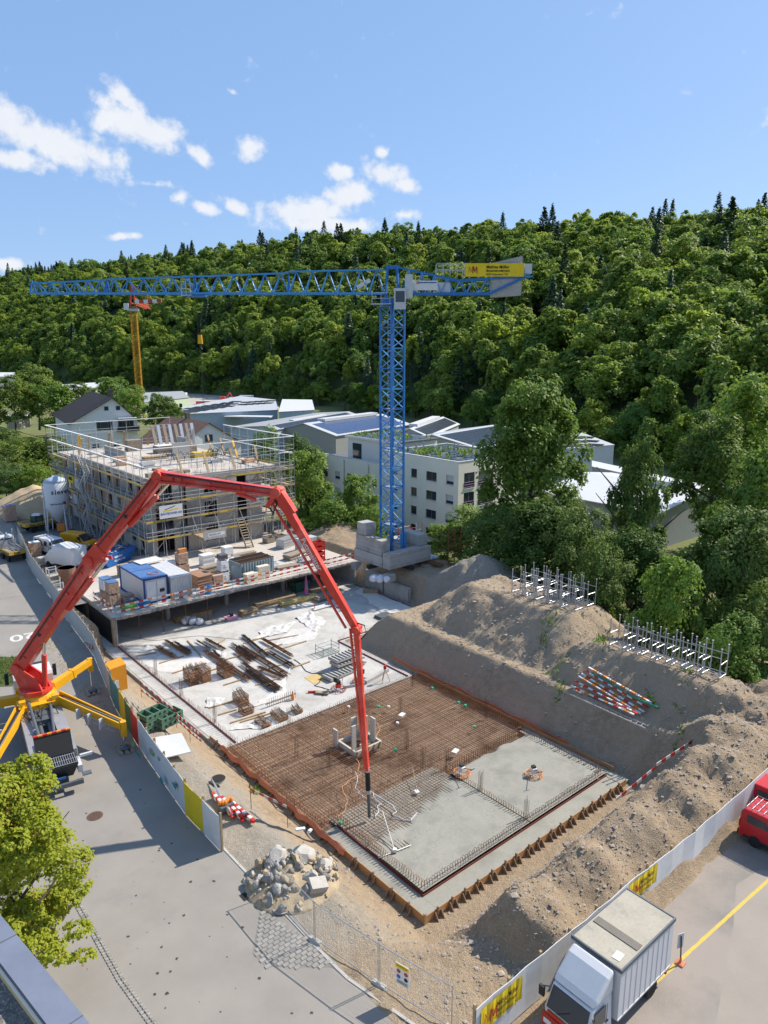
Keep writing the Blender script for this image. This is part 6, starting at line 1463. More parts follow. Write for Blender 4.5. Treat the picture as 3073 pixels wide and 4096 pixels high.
NT = [('broad_tree', 'tallest dark green tree, right of the cream house', 2150, 1488, 88, 430, 'b'), ('broad_tree', 'slender yellowish tree before the white ribbed roof', 2580, 1728, 76, 230, 'm2'),
      ('broad_tree', 'leafy green tree left in front of the white ribbed roof', 2330, 2010, 70, 320, 'm1'), ('broad_tree', 'dark tree at the foot of the tallest tree', 2170, 1990, 74, 360, 'b'), ('broad_tree', 'dark low tree between crane and tallest tree', 1990, 2040, 82, 300, 'm1'),
      ('broad_tree', 'big dark tree behind the bright small tree at the right bank', 2930, 2010, 62, 340, 'b'), ('broad_tree', 'dark tree at the right picture edge above the bank', 3030, 2060, 58, 360, 'm0'), ('broad_tree', 'small bright tree just behind the second rack row', 2700, 2228, 55, 300, 'l0'),
      ('broad_tree', 'dark tree behind the first rack row', 2560, 2100, 66, 340, 'b'), ('broad_tree', 'tall light green tree at the upper right edge', 3000, 1480, 100, 380, 'l0'), ('broad_tree', 'green tree right of the white ribbed roof', 2880, 1640, 92, 320, 'm2'), ('broad_tree', 'tree at the right edge under the tall light green one', 3080, 1760, 76, 360, 'l0'),
      ('shrub', 'low bright shrub at the right end of the bank', 2930, 2480, 50, 330, 'l1'), ('shrub', 'leafy shrub at the right picture edge below the dark tree', 3090, 2330, 52, 330, 'm1'), ('shrub', 'dark shrub beneath the small bright tree', 2860, 2400, 54, 260, 'm1'), ('shrub', 'dark shrub filling the gap behind the first racks', 2420, 2160, 62, 280, 'm1'),
      ('shrub', 'bright shrub at the right corner of the cream house', 1885, 2040, 92, 300, 'l1'), ('shrub', 'bright bush in front of the cream house end wall', 1790, 2090, 90, 200, 'l0'),
      ('broad_tree', 'bright green tree left of the cream house', 1225, 1800, 104, 220, 'l0'), ('broad_tree', 'small bright tree before the cream facade', 1440, 1895, 100, 180, 'l0'), ('shrub', 'bright bush on the bank left of the cream facade', 1330, 1985, 98, 260, 'l1'), ('shrub', 'bright bush just left of the crane mast', 1480, 2030, 96, 190, 'l1'), ('broad_tree', 'darker tree behind the shell scaffold, left of the grey green gable', 1200, 1735, 125, 190, 'm1'),
      ('broad_tree', 'round tree behind the right shell scaffold', 1060, 1720, 128, 150, 'l1'), ('shrub', 'bush under the bright tree left of the cream house', 1270, 1940, 104, 170, 'l1')]
for a in NT: tree_px(a[0], a[1], *a[2:])
NT2 = [('brownish roadside tree at the left picture edge', 40, 1500, 205, 230, 'm0'), ('tall roadside tree second from the left edge', 130, 1448, 235, 190, 'm2'), ('roadside tree left of the gabled house', 205, 1535, 205, 200, 'l0'), ('roadside tree touching the gabled house roof', 310, 1528, 235, 190, 'm0'), ('bright tree behind the gabled house roof', 445, 1505, 245, 170, 'l0'), ('yellow green tree right of the gabled house', 520, 1550, 225, 170, 'l1'), ('small grey green tree beside the pale green workshop', 640, 1568, 190, 150, 'm2'), ('pale tree right of the small grey green one', 700, 1625, 185, 130, 'm2'),
       ('leafy bush left of the scaffold', 70, 1745, 132, 300, 'm1'), ('second leafy bush nearest the scaffold corner', 195, 1735, 135, 210, 'm1'), ('low hedge bush at the left picture edge', 10, 1850, 118, 200, 'm1'), ('low bush behind the sand heap', 150, 1865, 118, 190, 'l1'), ('tree at the far left edge behind the hoarding', -70, 1690, 150, 250, 'm0')]
for a in NT2: tree_px('broad_tree' if 'bush' not in a[0] else 'shrub', *a, zb=-.1)
# wood edge at the foot of the hill: full crowns down to the ground
def wood_edge():
 r = random.Random(3)
 for px in range(-120, 3260, 34):
  q = px + r.uniform(-14, 14); t = r.uniform(-.06, .03); X, Y, Z = hill_pt(q, t)
  plant_tree('edge_tree', 'bushy tree at the lower edge of the hillside wood', 'tree', (float(X), float(Y), -4.2), r.uniform(9, 16), (LIME + MID + FOREST_CROWN)[r.randrange(2, 9)] if r.random() < .7 else LIME[r.randrange(2)], F_TRUNK, 'bushy trees along the foot of the wood', r.uniform(.9, 1.2))
wood_edge()

# ------------------------------------------------------------------ maple in the lower left
def maple():
 c = at(150, 3440, 5.2); base = Vector((c.x - .9, c.y, 0))
 r = np.random.default_rng(77); lob = []
 for i in range(46):
  a, q = r.uniform(0, 6.28), r.uniform(.2, 1); z = r.uniform(1.2, 8.8); prof = math.sin(math.pi * min(.97, max(.06, (z - .2) / 9.4))) ** .7
  s = r.uniform(.65, 1.15); lob.append((math.cos(a) * 3.0 * q * prof, math.sin(a) * 3.0 * q * prof, z, s, s, s * .8))
 lob += [(2.9, -.9, 2.6, .75, .6, .45), (3.3, -1.6, 1.9, .7, .55, .35), (2.6, .4, 3.6, .6, .6, .4), (2.4, -2.0, 2.5, .7, .7, .4), (0, 0, 5.4, 1.9, 1.9, 3.0)]
 me = crown_mesh('maple_crown', LEAF_A, 60000, .125, lob, 88, hollow=.3)
 t = thing('maple_tree', 'yellow green maple with reddish tips in front of the pump truck, lower left', 'tree', base)
 put('crown', me, t, scale=(.9, .9, 1))
 tips = leaf_mat('leaf_maple_tip', ((.45, .22, .04), (.42, .30, .04), (.4, .24, .04)), .4)
 me2 = crown_mesh('maple_tips', tips, 1300, .10, [(l[0], l[1], l[2], l[3] * .97, l[4] * .97, l[5] * .97) for l in lob[:-1]], 99, hollow=.85); put('reddish_leaves', me2, t, scale=(.9, .9, 1))
 put('trunk', trunk_mesh('maple_trunk', BARK, 8, .16, 5, 9, .3), t)
maple()

# ------------------------------------------------------------------ flat roof in the lower left corner
def near_roof():
 z = 16.0
 a, b_, c, d = at(-260, 3340, z), at(640, 4437, z), at(430, 4382, z), at(-260, 3482, z)
 o = at(0, 3655, z); t = thing('flat_roof_building', 'flat roofed building edge with grey metal parapet cap and gravel, lower left', 'building', (o.x, o.y, 0))
 L_ = lambda p, zz: (p.x - o.x, p.y - o.y, zz)
 far1, far2 = at(-900, 5200, z), at(-1200, 3900, z)
 n1 = (c - b_).normalized() * .42; dirv = (b_ - a).normalized(); nn = Vector((-dirv.y, dirv.x, 0)); nn = nn if nn.dot(c - b_) > 0 else -nn
 w = .40
 m = MB(); m.hexa([L_(a, z - .08), L_(b_, z - .08), L_(b_ + nn * w, z - .08), L_(a + nn * w, z - .08), L_(a, z), L_(b_, z), L_(b_ + nn * w, z + .02), L_(a + nn * w, z + .02)]); m.build('parapet_cap', M('zinc_cap', (.27, .29, .35), .42, .5, var=.12, fine=3), t)
 for k in (.18, .47, .75): p = a + (b_ - a) * k; m = MB(); m.hexa([L_(p, z + .001), L_(p + dirv * .012, z + .001), L_(p + dirv * .012 + nn * w, z + .021), L_(p + nn * w, z + .021), L_(p, z + .008), L_(p + dirv * .012, z + .008), L_(p + dirv * .012 + nn * w, z + .03), L_(p + nn * w, z + .03)]); m.build('cap_seam', GREYP, t)
 i0, i1 = a + nn * (w + .0), b_ + nn * (w + .0); q = [i0 + nn * .02, i1 + nn * .02, i1 + nn * 8, i0 + nn * 8]
 m = MB(); m.add([L_(p, z - .25) for p in q], [(0, 1, 2, 3)]); m.build('roof_gravel', M('roof_gravel', (.30, .27, .23), .95, col2=(.10, .095, .085), scale=9, fine=38, bump=1.0, bscale=40, stain=(.50, .46, .40), sscale=26, smin=.56, smax=.62), t)
 wb = MB(); e0, e1 = a + nn * .08, b_ + nn * .08; wb.hexa([L_(e0, 0), L_(e1, 0), L_(e1 + nn * .3, 0), L_(e0 + nn * .3, 0), L_(e0, z - .09), L_(e1, z - .09), L_(e1 + nn * .3, z - .09), L_(e0 + nn * .3, z - .09)]); wb.build('wall', CREAM, t)
near_roof()

# ------------------------------------------------------------------ hoardings
HPAN = {'w': M('hoarding_white', (.66, .66, .65), .5, col2=(.58, .58, .57), scale=.6, fine=3), 'b': M('hoarding_beige', (.47, .46, .42), .7, col2=(.39, .38, .345), scale=.5, fine=4, stain=(.30, .30, .27), sscale=.8, smin=.58, smax=.75),
  'y': M('hoarding_yellow', (.70, .52, .015), .65, var=.15), 'r': M('hoarding_red', (.48, .03, .025), .65, var=.2), 't': M('hoarding_teal', (.07, .25, .26), .65, var=.2), 'g': M('hoarding_green', (.08, .17, .06), .65, var=.25), 'p': M('hoarding_pale', (.55, .56, .55), .65, col2=(.48, .52, .53), scale=.8, fine=3)}
def hoarding(name, label, pts, step, cols, side, zf=lambda u, v: 0.0, H=2.05, wob=.04):
 """pts: polyline in site coordinates; panels of `step` metres, timber posts on the far side"""
 o = S(*pts[0], 0); t = thing(name, label, 'hoarding', o, SA)
 k = 0; P_ = [Vector(p) for p in pts]; acc = []
 for i in range(len(P_) - 1):
  n = max(1, round((P_[i + 1] - P_[i]).length / step)); acc += [P_[i] + (P_[i + 1] - P_[i]) * j / n for j in range(n)]
 acc.append(P_[-1]); p0 = P_[0]
 for i in range(len(acc) - 1):
  a, b_ = acc[i], acc[i + 1]; d = (b_ - a).normalized(); nr = Vector((-d.y, d.x)) * side
  vs = []
  for (q, s) in ((a, 0), ((a + b_) / 2, random.uniform(-wob, wob)), (b_, 0)):
   for z in (.03 + random.uniform(0, .03), H * .5, H + random.uniform(-.02, .02)):
    for e in (0, .025): x = q + nr * (e + s * (1 if z > .3 else .3)); vs.append((x.x - p0.x, x.y - p0.y, z))
  F = []
  for c in range(2):
   for r_ in range(2):
    g = lambda cc, rr, ee: cc * 6 + rr * 2 + ee
    F += [(g(c, r_, 0), g(c + 1, r_, 0), g(c + 1, r_ + 1, 0), g(c, r_ + 1, 0)), (g(c, r_, 1), g(c, r_ + 1, 1), g(c + 1, r_ + 1, 1), g(c + 1, r_, 1))]
   F += [(c * 6 + 4, c * 6 + 10, c * 6 + 11, c * 6 + 5), (c * 6, c * 6 + 1, c * 6 + 7, c * 6 + 6)]
  F += [(0, 2, 3, 1), (2, 4, 5, 3), (12, 13, 15, 14), (14, 15, 17, 16)]
  m = MB(); m.add(vs, F); m.build('panel', HPAN[cols(i, a)], t)
  q = a + nr * .09 - p0; bar('post', (q.x, q.y, (H + .12) / 2), (.1, .1, H + .1 + random.uniform(-.05, .15)), TIMBER, t)
 return t, p0
def lcol(i, a):
 v = a.y
 return 'w' if v < 9.5 else 'y' if v < 11.8 else 'p' if v < 19.6 else 'r' if v < 21.4 else 'g' if v < 22.6 else 'y' if v < 23.8 else 't' if v < 26.8 else 'b'
tl, p0 = hoarding('site_hoarding', 'long hoarding of painted and beige panels along the street on the left', [(-6.72, 8.0), (-6.73, 9.85), (-6.76, 11.95), (-6.28, 17.05), (-5.98, 20.25), (-5.18, 26.6), (-3.24, 36.4), (-2.07, 48.6), (-.49, 64.6), (2.0, 80)], 1.75, lcol, -1)
text('STRABAG', .62, M('ink_faded_red', (.33, .07, .06), .7, var=0), tl, (-3.62 + 6.72 - .04, 37.2 - 8, .75), (.2, -1, 0), (0, 0, 1), bold=.03)
text('BAULÖSUNGEN', .34, M('ink_teal', (.05, .2, .2), .7, var=0), tl, (.29, 8.2, 1.25), (.1, -1, 0), (0, 0, 1), bold=.02); text('EL4', .5, M('ink_green', (.1, .3, .08), .7, var=0), tl, (.36, 9.6, 1.0), (.1, -1, 0), (0, 0, 1), bold=.04)
for (y, z, c) in ((7.0, .5, 'ink_teal'), (5.2, 1.2, 'ink_teal'), (10.5, .6, 'ink_teal'), (11.3, 1.0, 'ink_green')): 
 m = MB(); n = 9; m.add([(-.045 + .065 * max(0, min(1, (y + dy - 4.1) / 5)) + .0, y + dy, z + dz) for dy, dz in [(random.uniform(.2, .5) * math.cos(a), random.uniform(.1, .3) * math.sin(a)) for a in np.linspace(0, 5.9, n)]], [tuple(range(n))]); m.build('paint_splash', MATS[c], tl)
tr, p0r = hoarding('site_hoarding', 'white panel hoarding in front of the soil berm beside the box truck', [(-4.95, -7.8), (4.3, -7.9), (10.4, -8.1), (19, -8.05), (36, -8.1)], 2.0, lambda i, a: 'w', 1, wob=.07)
muller_banner('fence_banner', 'yellow contractor banner on the hoarding left of the box truck', S(-4.75, -7.86, .85), S(1, 0, 0) - S(0, 0, 0), (0, 0, 1), 2.3, 1.05)
muller_banner('fence_banner', 'creased yellow contractor banner hung over the hoarding behind the box truck', S(4.75, -7.98, 1.0), S(1, -.02, 0) - S(0, 0, 0), (0, 0, 1), 2.25, 1.0)

# ------------------------------------------------------------------ kerb, pavers, cobbles, markings on the street
def street_details():
 kerbm = M('kerb_stone', (.44, .42, .385), .85, var=.2)
 t = tag(bpy.data.objects.new('kerb', None), kind='structure'); C.objects.link(t)
 v = -10.0
 while v < 8.0:
  u = -6.55 if v > -2 else -6.55 + .22 * (-2 - v) * .9
  u2 = -6.55 if v + .95 > -2 else -6.55 + .22 * (-2 - v - .95) * .9
  a, b_ = S(u, v, 0), S(u2, v + .95, 0); d = (b_ - a).normalized(); n = Vector((-d.y, d.x, 0)) * .13
  m = MB(); m.hexa([a - n, b_ - n, b_ + n * .0, a + n * .0, *[p + Vector((0, 0, .035)) for p in (a - n, b_ - n, b_ + n * .0, a + n * .0)]]); m.build('kerb_stone', kerbm, t); v += .975
 # paved strip: small setts between kerb and street
 pav = tag(bpy.data.objects.new('paved_strip', None), kind='structure'); C.objects.link(pav)
 sm = MB().hexa([(-.145, -.095, -.02), (.145, -.095, -.02), (.145, .095, -.02), (-.145, .095, -.02), (-.13, -.08, .022), (.13, -.08, .022), (.13, .08, .022), (-.13, .08, .022)])
 mats = [M('sett_%d' % k, c, .9, var=.2, fine=20) for k, c in enumerate(((.30, .285, .26), (.275, .26, .235), (.325, .31, .28)))]
 mes = [sm.mesh('sett', m) for m in mats]
 apex, out0, out1 = uv(at(1043, 3648)), uv(at(1009, 3813)), uv(at(1062, 3866)); poly = [uv(at(1043, 3645)), uv(at(1009, 3813)), uv(at(1062, 3868)), uv(at(1340, 3872)), uv(at(1258, 3775))]
 def inside(p):
  r_ = False
  for i in range(len(poly)):
   (x1, y1), (x2, y2) = poly[i], poly[i - 1]
   if (y1 > p[1]) != (y2 > p[1]) and p[0] < (x2 - x1) * (p[1] - y1) / (y2 - y1) + x1: r_ = not r_
  return r_
 us = [p[0] for p in poly]; vs = [p[1] for p in poly]; n = 0
 m = MB(); m.add([S(*p, .009) for p in poly], [tuple(range(len(poly)))][::-1]); m.build('sand_bed', M('joint_sand', (.235, .22, .195), .95, var=.2), pav)
 y = min(vs); row = 0
 while y < max(vs):
  x = min(us) + (.15 if row % 2 else 0)
  while x < max(us):
   if inside((x, y)) and n < 300: put('sett', mes[random.randrange(3)], pav, S(x, y, .012 + random.uniform(-.004, .006)), SA + random.uniform(-.05, .05)); n += 1
   x += .305
  y += .205; row += 1
 # double row of cobbles at the left street edge
 cob = tag(bpy.data.objects.new('cobble_strip', None), kind='structure'); C.objects.link(cob)
 ln = [at(286, 3575), at(340, 3668), at(392, 3760), at(482, 3919), at(602, 4084), at(660, 4160)]
 mc = MB().hexa([(-.085, -.075, -.02), (.085, -.075, -.02), (.085, .075, -.02), (-.085, .075, -.02), (-.06, -.055, .035), (.06, -.055, .035), (.06, .055, .035), (-.06, .055, .035)]); mes = [mc.mesh('cobble', m) for m in mats]
 for i in range(len(ln) - 1):
  d = ln[i + 1] - ln[i]; L_ = d.length; d.normalize(); nn = Vector((-d.y, d.x, 0)); k = 0
  while k < L_:
   for s in (-.085, .085): put('cobble', mes[random.randrange(3)], cob, ln[i] + d * (k + (.06 if s > 0 else 0)) + nn * s + Vector((0, 0, .006)), math.atan2(d.y, d.x) + random.uniform(-.12, .12))
   k += .185
 # manholes, gully, small patches
 iron = M('cast_iron', (.16, .10, .075), .8, .3, var=.3)
 def cover(p, r, mat, label, z=.006):
  t = thing('manhole_cover', label, 'manhole', (p.x, p.y, z)); MB().lathe([(r, 0), (r, .015), (r * .88, .016), (r * .86, .010), (.02, .012)], 28).build('lid', mat, t)
  for k in range(-4, 5):
   w = math.sqrt(max(.01, (r * .8) ** 2 - (k * r * .19) ** 2)); bar('rib', (0, k * r * .19, .014), (2 * w, .035, .012), mat, t)
 cover(at(380, 3265), .42, iron, 'rusty round manhole cover on the street near the maple'); cover(at(874, 3122), .42, M('iron_dark', (.05, .045, .04), .7, .3, var=.3), 'dark raised manhole lid on the gravel behind the hoarding', .13)
 MB().lathe([(.42, 0), (.42, .125), (.3, .127), (.3, 0)], 20).build('manhole_ring', CONC, bpy.data.objects['manhole_cover.001'], (0, 0, -.129))
 cover(at(1128, 3628, .1), .45, CONC_D, 'concrete manhole ring half buried beside the rubble', .1)
 g = at(990, 3582); t = thing('gully_grate', 'iron gully grate at the kerb near the rubble', 'grate', (g.x, g.y, .005), SA)
 bar('frame', (0, 0, .004), (.62, .5, .012), MATS['iron_dark'], t)
 for k in range(7): bar('slot', (-.24 + k * .08, 0, .012), (.045, .4, .008), BLACK, t)
 b = MB()
 for k in range(70):
  p = at(random.uniform(300, 1300), random.uniform(3100, 4090)); u, v = uv(p)
  if u > -6.9: continue
  r_ = random.uniform(.02, .09); b.add([(p.x + r_ * math.cos(a) * random.uniform(.6, 1.3), p.y + r_ * math.sin(a) * random.uniform(.6, 1.3), .0085) for a in np.linspace(0, 5.6, 8)], [tuple(range(8))])
 tag(b.build('tar_spots', M('tar', (.05, .048, .045), .8, var=.2)), 'small dark tar and oil spots on the street', 'spots', kind='stuff')
 t = thing('road_marking', 'white painted speed figures on the street beside the boom', 'marking', at(135, 2530) + Vector((0, 0, .008)))
 text('20', 2.3, M('road_paint', (.62, .62, .60), .8, var=.2, fine=20), t, (0.2, .2, 0), (-.86, -.5, 0), (.5, -.86, 0), bold=.01)
 # yellow line on the parking area
 a, b_ = at(3120, 3480), at(2585, 3965); d = (b_ - a).normalized(); n = Vector((-d.y, d.x, 0)) * .075; m = MB(); k = 0; L_ = (b_ - a).length
 while k < L_:
  w = random.uniform(.85, 1.1); m.quad(*[p + Vector((0, 0, .007)) for p in (a + d * k - n * w, a + d * (k + .42) - n * w, a + d * (k + .42) + n * random.uniform(.85, 1.1), a + d * k + n)]); k += .425
 tag(m.build('parking_line', M('line_yellow', (.60, .43, .05), .85, col2=(.46, .36, .12), scale=3, fine=25), None), 'worn yellow line across the parking area', 'marking')
street_details()

# ------------------------------------------------------------------ mesh fence panels at the site corner
def mesh_fence():
 P_ = [(-6.33, 3.85), (-6.37, .2), (-5.69, -3.3), (-4.87, -6.6)]; nm = ('leftmost, in front of the rubble', 'middle, next to the rubble panel', 'rightmost, carrying the safety sign')
 for i in range(3):
  a, b_ = S(*P_[i], 0), S(*P_[i + 1], 0); d = b_ - a; L_ = d.length - .06; t = thing('mesh_fence_panel', 'galvanised site fence panel, %s' % nm[i], 'fence panel', (a.x, a.y, 0), math.atan2(d.y, d.x), 'mesh fence panels at the site corner')
  for x in (.03, L_): rod('frame_post', (x, 0, .06), (x, 0, 2.05), .021, GALV, t)
  for z in (.14, 1.98): rod('frame_rail', (.03, 0, z), (L_, 0, z), .021, GALV, t)
  b = MB()
  for k in range(int(L_ / .10)): b.tube((.03 + k * .10, 0, .14), (.03 + k * .10, 0, 1.98), .0035, 3, cap=False)
  for k in range(9): b.tube((.03, 0, .14 + k * .205), (L_, 0, .14 + k * .205), .0035, 3, cap=False)
  tag(b.build('wire_mesh', GALV, t), kind='stuff')
 for i in range(1, 4):
  a = S(*P_[i], 0); t = thing('concrete_weight', ['', 'light concrete fence foot between rubble panel and middle panel', 'speckled concrete fence foot between middle and sign panel', 'concrete fence foot at the white hoarding corner'][i], 'fence foot', (a.x, a.y, 0), SA + R(12))
  MB().hexa([(-.12, -.36, 0), (.12, -.36, 0), (.12, .36, 0), (-.12, .36, 0), (-.08, -.3, .15), (.08, -.3, .15), (.08, .3, .15), (-.08, .3, .15)]).build('block', CONC, t); bar('socket', (0, 0, .16), (.1, .25, .03), CONC_D, t)
 p = S(-5.42, -4.4, .75); t = thing('safety_sign', 'white safety sign with yellow head on the mesh fence', 'sign', p, SA + R(-76)); n = .03
 bar('board', (0, -.03, .45), (.62, .02, .95), WHITE, t); bar('sign_head', (0, -.043, .82), (.62, .008, .2), YELB, t); text('BAUSTELLE', .1, TXT, t, (-.27, -.05, .79), (1, 0, 0), (0, 0, 1), bold=.02)
 for (x, z, c) in ((-.17, .58, REDP), (.17, .58, REDP), (-.17, .33, M('sign_blue', (.02, .12, .45), .5, var=0)), (.17, .33, TXT)):
  m = MB(); m.add([(x + .09 * math.cos(a), -.046, z + .09 * math.sin(a)) for a in np.arange(0, 6.2, .5)], [tuple(range(13))[::-1]]); m.build('pictogram', c, t)
 for k in range(3): bar('text_line', (0, -.045, .16 - k * .05), (.48, .004, .018), TXT, t)
mesh_fence()
# ------------------------------------------------------------------ vehicles
def car_body(t, prof, w, mat, name='body', taper=.12):
 """side profile (x,z) extruded to width w with the upper part drawn in"""
 zs = [z for _, z in prof]; z0, z1 = min(zs), max(zs); n = len(prof); vs = []
 for s in (-1, 1):
  for (x, z) in prof: k = 1 - taper * max(0, (z - z0) / (z1 - z0) - .45) / .55; vs.append((x, s * w / 2 * k, z))
 m = MB(); m.add(vs, [(i, (i + 1) % n, n + (i + 1) % n, n + i) for i in range(n)] + [tuple(range(n - 1, -1, -1)), tuple(range(n, 2 * n))])
 o = m.build(name, mat, t); md = o.modifiers.new('bevel', 'BEVEL'); md.width = .06; md.segments = 2; md.limit_method = 'ANGLE'; return o
M('lamp_glass', (.7, .72, .74), .1, var=0); CARW = TRUCK_W; CARY = M('van_yellow', (.76, .34, .01), .35, var=.08, coat=.4); CARR = M('van_red', (.50, .015, .02), .35, var=.1, coat=.4)
def van(name, label, p, rz, L_, w, h, mat, nose=1.1, kind='van', rack=False, win=True):
 t = thing(name, label, 'van', (p.x, p.y, p.z), rz); hl = L_ / 2
 car_body(t, [(-hl, .35), (hl, .35), (hl, .75), (hl - .1, 1.0), (hl - nose * .75, 1.12), (hl - nose - .55, h - .08), (hl - nose - .9, h), (-hl + .15, h), (-hl, h - .2)], w, mat)
 MB().hexa([(hl - nose * .72 + .02, -w * .42, 1.16), (hl - nose * .72 + .06, -w * .42, 1.12), (hl - nose * .72 + .06, w * .42, 1.12), (hl - nose * .72 + .02, w * .42, 1.16), (hl - nose - .54, -w * .38, h - .1), (hl - nose - .50, -w * .38, h - .12), (hl - nose - .50, w * .38, h - .12), (hl - nose - .54, w * .38, h - .1)]).build('windscreen', GLASS, t)
 for s in (-1, 1):
  ws_ = [(hl - nose - .65, hl - nose + .05)] + ([(-.25, hl - nose - .95), (-hl + .35, -.55)] if win else [])
  for (a, b_) in ws_: MB().hexa([(a, s * w * .478, 1.2), (b_, s * w * .478, 1.2), (b_, s * w * .49, 1.2), (a, s * w * .49, 1.2), (a, s * w * .452, h - .25), (b_ - .25, s * w * .452, h - .25), (b_ - .25, s * w * .466, h - .25), (a, s * w * .466, h - .25)]).build('side_window', GLASS, t)
  bar('door_seam', (hl - nose - .8, s * w * .496, .95), (.015, .02, 1.1), STEEL_D, t); bar('door_handle', (hl - nose - .65, s * w * .5, 1.08), (.16, .03, .04), STEEL_D, t); bar('mirror', (hl - nose + .0, s * (w / 2 + .1), 1.25), (.12, .2, .2), STEEL_D, t)
  bar('headlight', (hl - .01, s * w * .38, .78), (.06, .32, .16), M('lamp_glass', (.7, .72, .74), .1, var=0), t); bar('tail_light', (-hl - .005, s * w * .45, 1.0), (.04, .12, .4), REDP, t); bar('sill_trim', (0, s * w * .497, .42), (L_ - .5, .03, .14), STEEL_D, t)
  for x in (hl - .85, -hl + .85): wheel(t, (x, s * (w / 2 - .09), .32), .32, .2)
 bar('bumper', (hl + .02, 0, .48), (.12, w * .94, .26), STEEL_D, t); bar('bumper', (-hl - .02, 0, .48), (.1, w * .94, .24), STEEL_D, t)
 if rack:
  for k in range(7): rod('roof_rack_bar', (-hl + .2 + k * (L_ - nose - 1.3) / 6, -w * .40, h + .1), (-hl + .2 + k * (L_ - nose - 1.3) / 6, w * .40, h + .1), .015, GALV, t)
  for y in (-.40, -.13, .13, .40): rod('roof_rack_rail', (-hl + .15, w * y, h + .13), (hl - nose - 1.0, w * y, h + .13), .015, GALV, t)
 return t
def box_truck():
 t = thing('box_truck', 'white box truck with red bumper parked against the white hoarding', 'truck', S(1.25, -9.72, 0), SA + math.pi)
 BOXM = M('truck_box', (.58, .58, .585), .5, var=.06); ROOFM = M('truck_roof', (.40, .37, .30), .85, col2=(.33, .30, .24), scale=1.2, fine=8, stain=(.25, .235, .21), sscale=.9, smin=.56, smax=.7)
 MB().box(-1.95, 1.82, -1.05, 1.05, .88, 3.08).build('box_wall', BOXM, t); MB().box(-1.97, 1.84, -1.07, 1.07, 3.082, 3.13).build('roof', ROOFM, t)
 for (x0, x1, y0, y1) in ((-1.99, 1.86, -1.09, -1.03), (-1.99, 1.86, 1.03, 1.09), (-1.99, -1.93, -1.03, 1.03), (1.80, 1.86, -1.03, 1.03)): MB().box(x0, x1, y0, y1, 3.0, 3.155).build('roof_edge', GREYP, t)
 for x in np.arange(-1.6, 1.8, .38): 
  for s in (-1.056, 1.056): bar('wall_rib', (x, s, 1.95), (.03, .014, 2.0), BOXM, t)
 MB().box(.25, .62, -.95, .95, 3.135, 3.16).build('roof_light', M('roof_light', (.17, .15, .125), .6, var=.2), t); bar('paper_sheet', (1.35, .62, 3.145), (.42, .3, .006), WHITE, t, .1)
 bar('rub_strip', (-.07, -1.06, .92), (3.8, .03, .08), GALV, t); bar('rub_strip', (-.07, 1.06, .92), (3.8, .03, .08), GALV, t)
 # cab-over cab with tall roof fairing
 car_body(t, [(1.95, .55), (3.52, .55), (3.56, 1.25), (3.22, 2.12), (1.95, 2.16)], 1.86, TRUCK_W, 'cab', .1)
 MB().hexa([(3.55, -.82, 1.3), (3.59, -.82, 1.29), (3.59, .82, 1.29), (3.55, .82, 1.3), (3.25, -.78, 2.06), (3.29, -.78, 2.06), (3.29, .78, 2.06), (3.25, .78, 2.06)]).build('windscreen', GLASS, t)
 for s in (-.35, .35): rod('wiper', (3.6, s, 1.3), (3.48, s + .45, 1.62), .014, BLACK, t)
 fr = MB().side([(1.95, 2.17), (3.2, 2.17), (3.02, 2.42), (2.35, 2.95), (1.98, 3.1)], -.88, .88).build('roof_fairing', TRUCK_W, t); md = fr.modifiers.new('bevel', 'BEVEL'); md.width = .1; md.segments = 3
 MB().box(3.5, 3.64, -.95, .95, .42, 1.0).build('bumper', M('bumper_red', (.50, .05, .025), .45, var=.1), t); bar('grille', (3.6, 0, 1.12), (.04, 1.5, .16), M('bumper_red', (0, 0, 0)), t)
 for s in (-1, 1):
  bar('headlight', (3.645, s * .7, .72), (.03, .34, .2), MATS['lamp_glass'], t); MB().box(2.45, 3.15, s * .915 - .012, s * .915 + .012, 1.25, 1.95).build('side_window', GLASS, t); bar('door_handle', (2.35, s * .935, 1.2), (.16, .03, .05), STEEL_D, t); bar('mirror', (3.45, s * 1.15, 1.65), (.1, .22, .42), STEEL_D, t); rod('mirror_arm', (3.3, s * .9, 1.9), (3.45, s * 1.15, 1.85), .02, STEEL_D, t)
  bar('door_seam', (2.38, s * .93, 1.35), (.015, .012, 1.3), STEEL_D, t); bar('door_seam', (3.2, s * .93, 1.2), (.015, .012, .9), STEEL_D, t); bar('indicator', (3.5, s * .94, .95), (.1, .02, .06), ORP, t); bar('sill_step', (2.75, s * .95, .62), (.7, .06, .08), STEEL_D, t)
  wheel(t, (2.75, s * .78, .38), .38, .24); wheel(t, (-.9, s * .72, .38), .38, .42); bar('mudguard', (-.9, s * .74, .84), (1.1, .46, .05), STEEL_D, t); bar('chassis_rail', (.3, s * .36, .68), (5.4, .12, .2), STEEL_D, t)
 bar('underrun_bar', (-1.93, 0, .5), (.1, 1.9, .12), REDP, t)
box_truck()
p = at(2985, 3385); pu, pv = uv(p)
van('delivery_van', 'red van with roof rack parked at the right picture edge', S(pu + 1.05, pv - 1.5, 0), SA - math.pi / 2, 4.1, 1.72, 1.85, CARR, rack=True)
van('delivery_van', 'second red vehicle behind the red van at the right edge', S(pu + 3.8, pv - .9, 0), SA - math.pi / 2, 4.2, 1.75, 1.8, CARR)
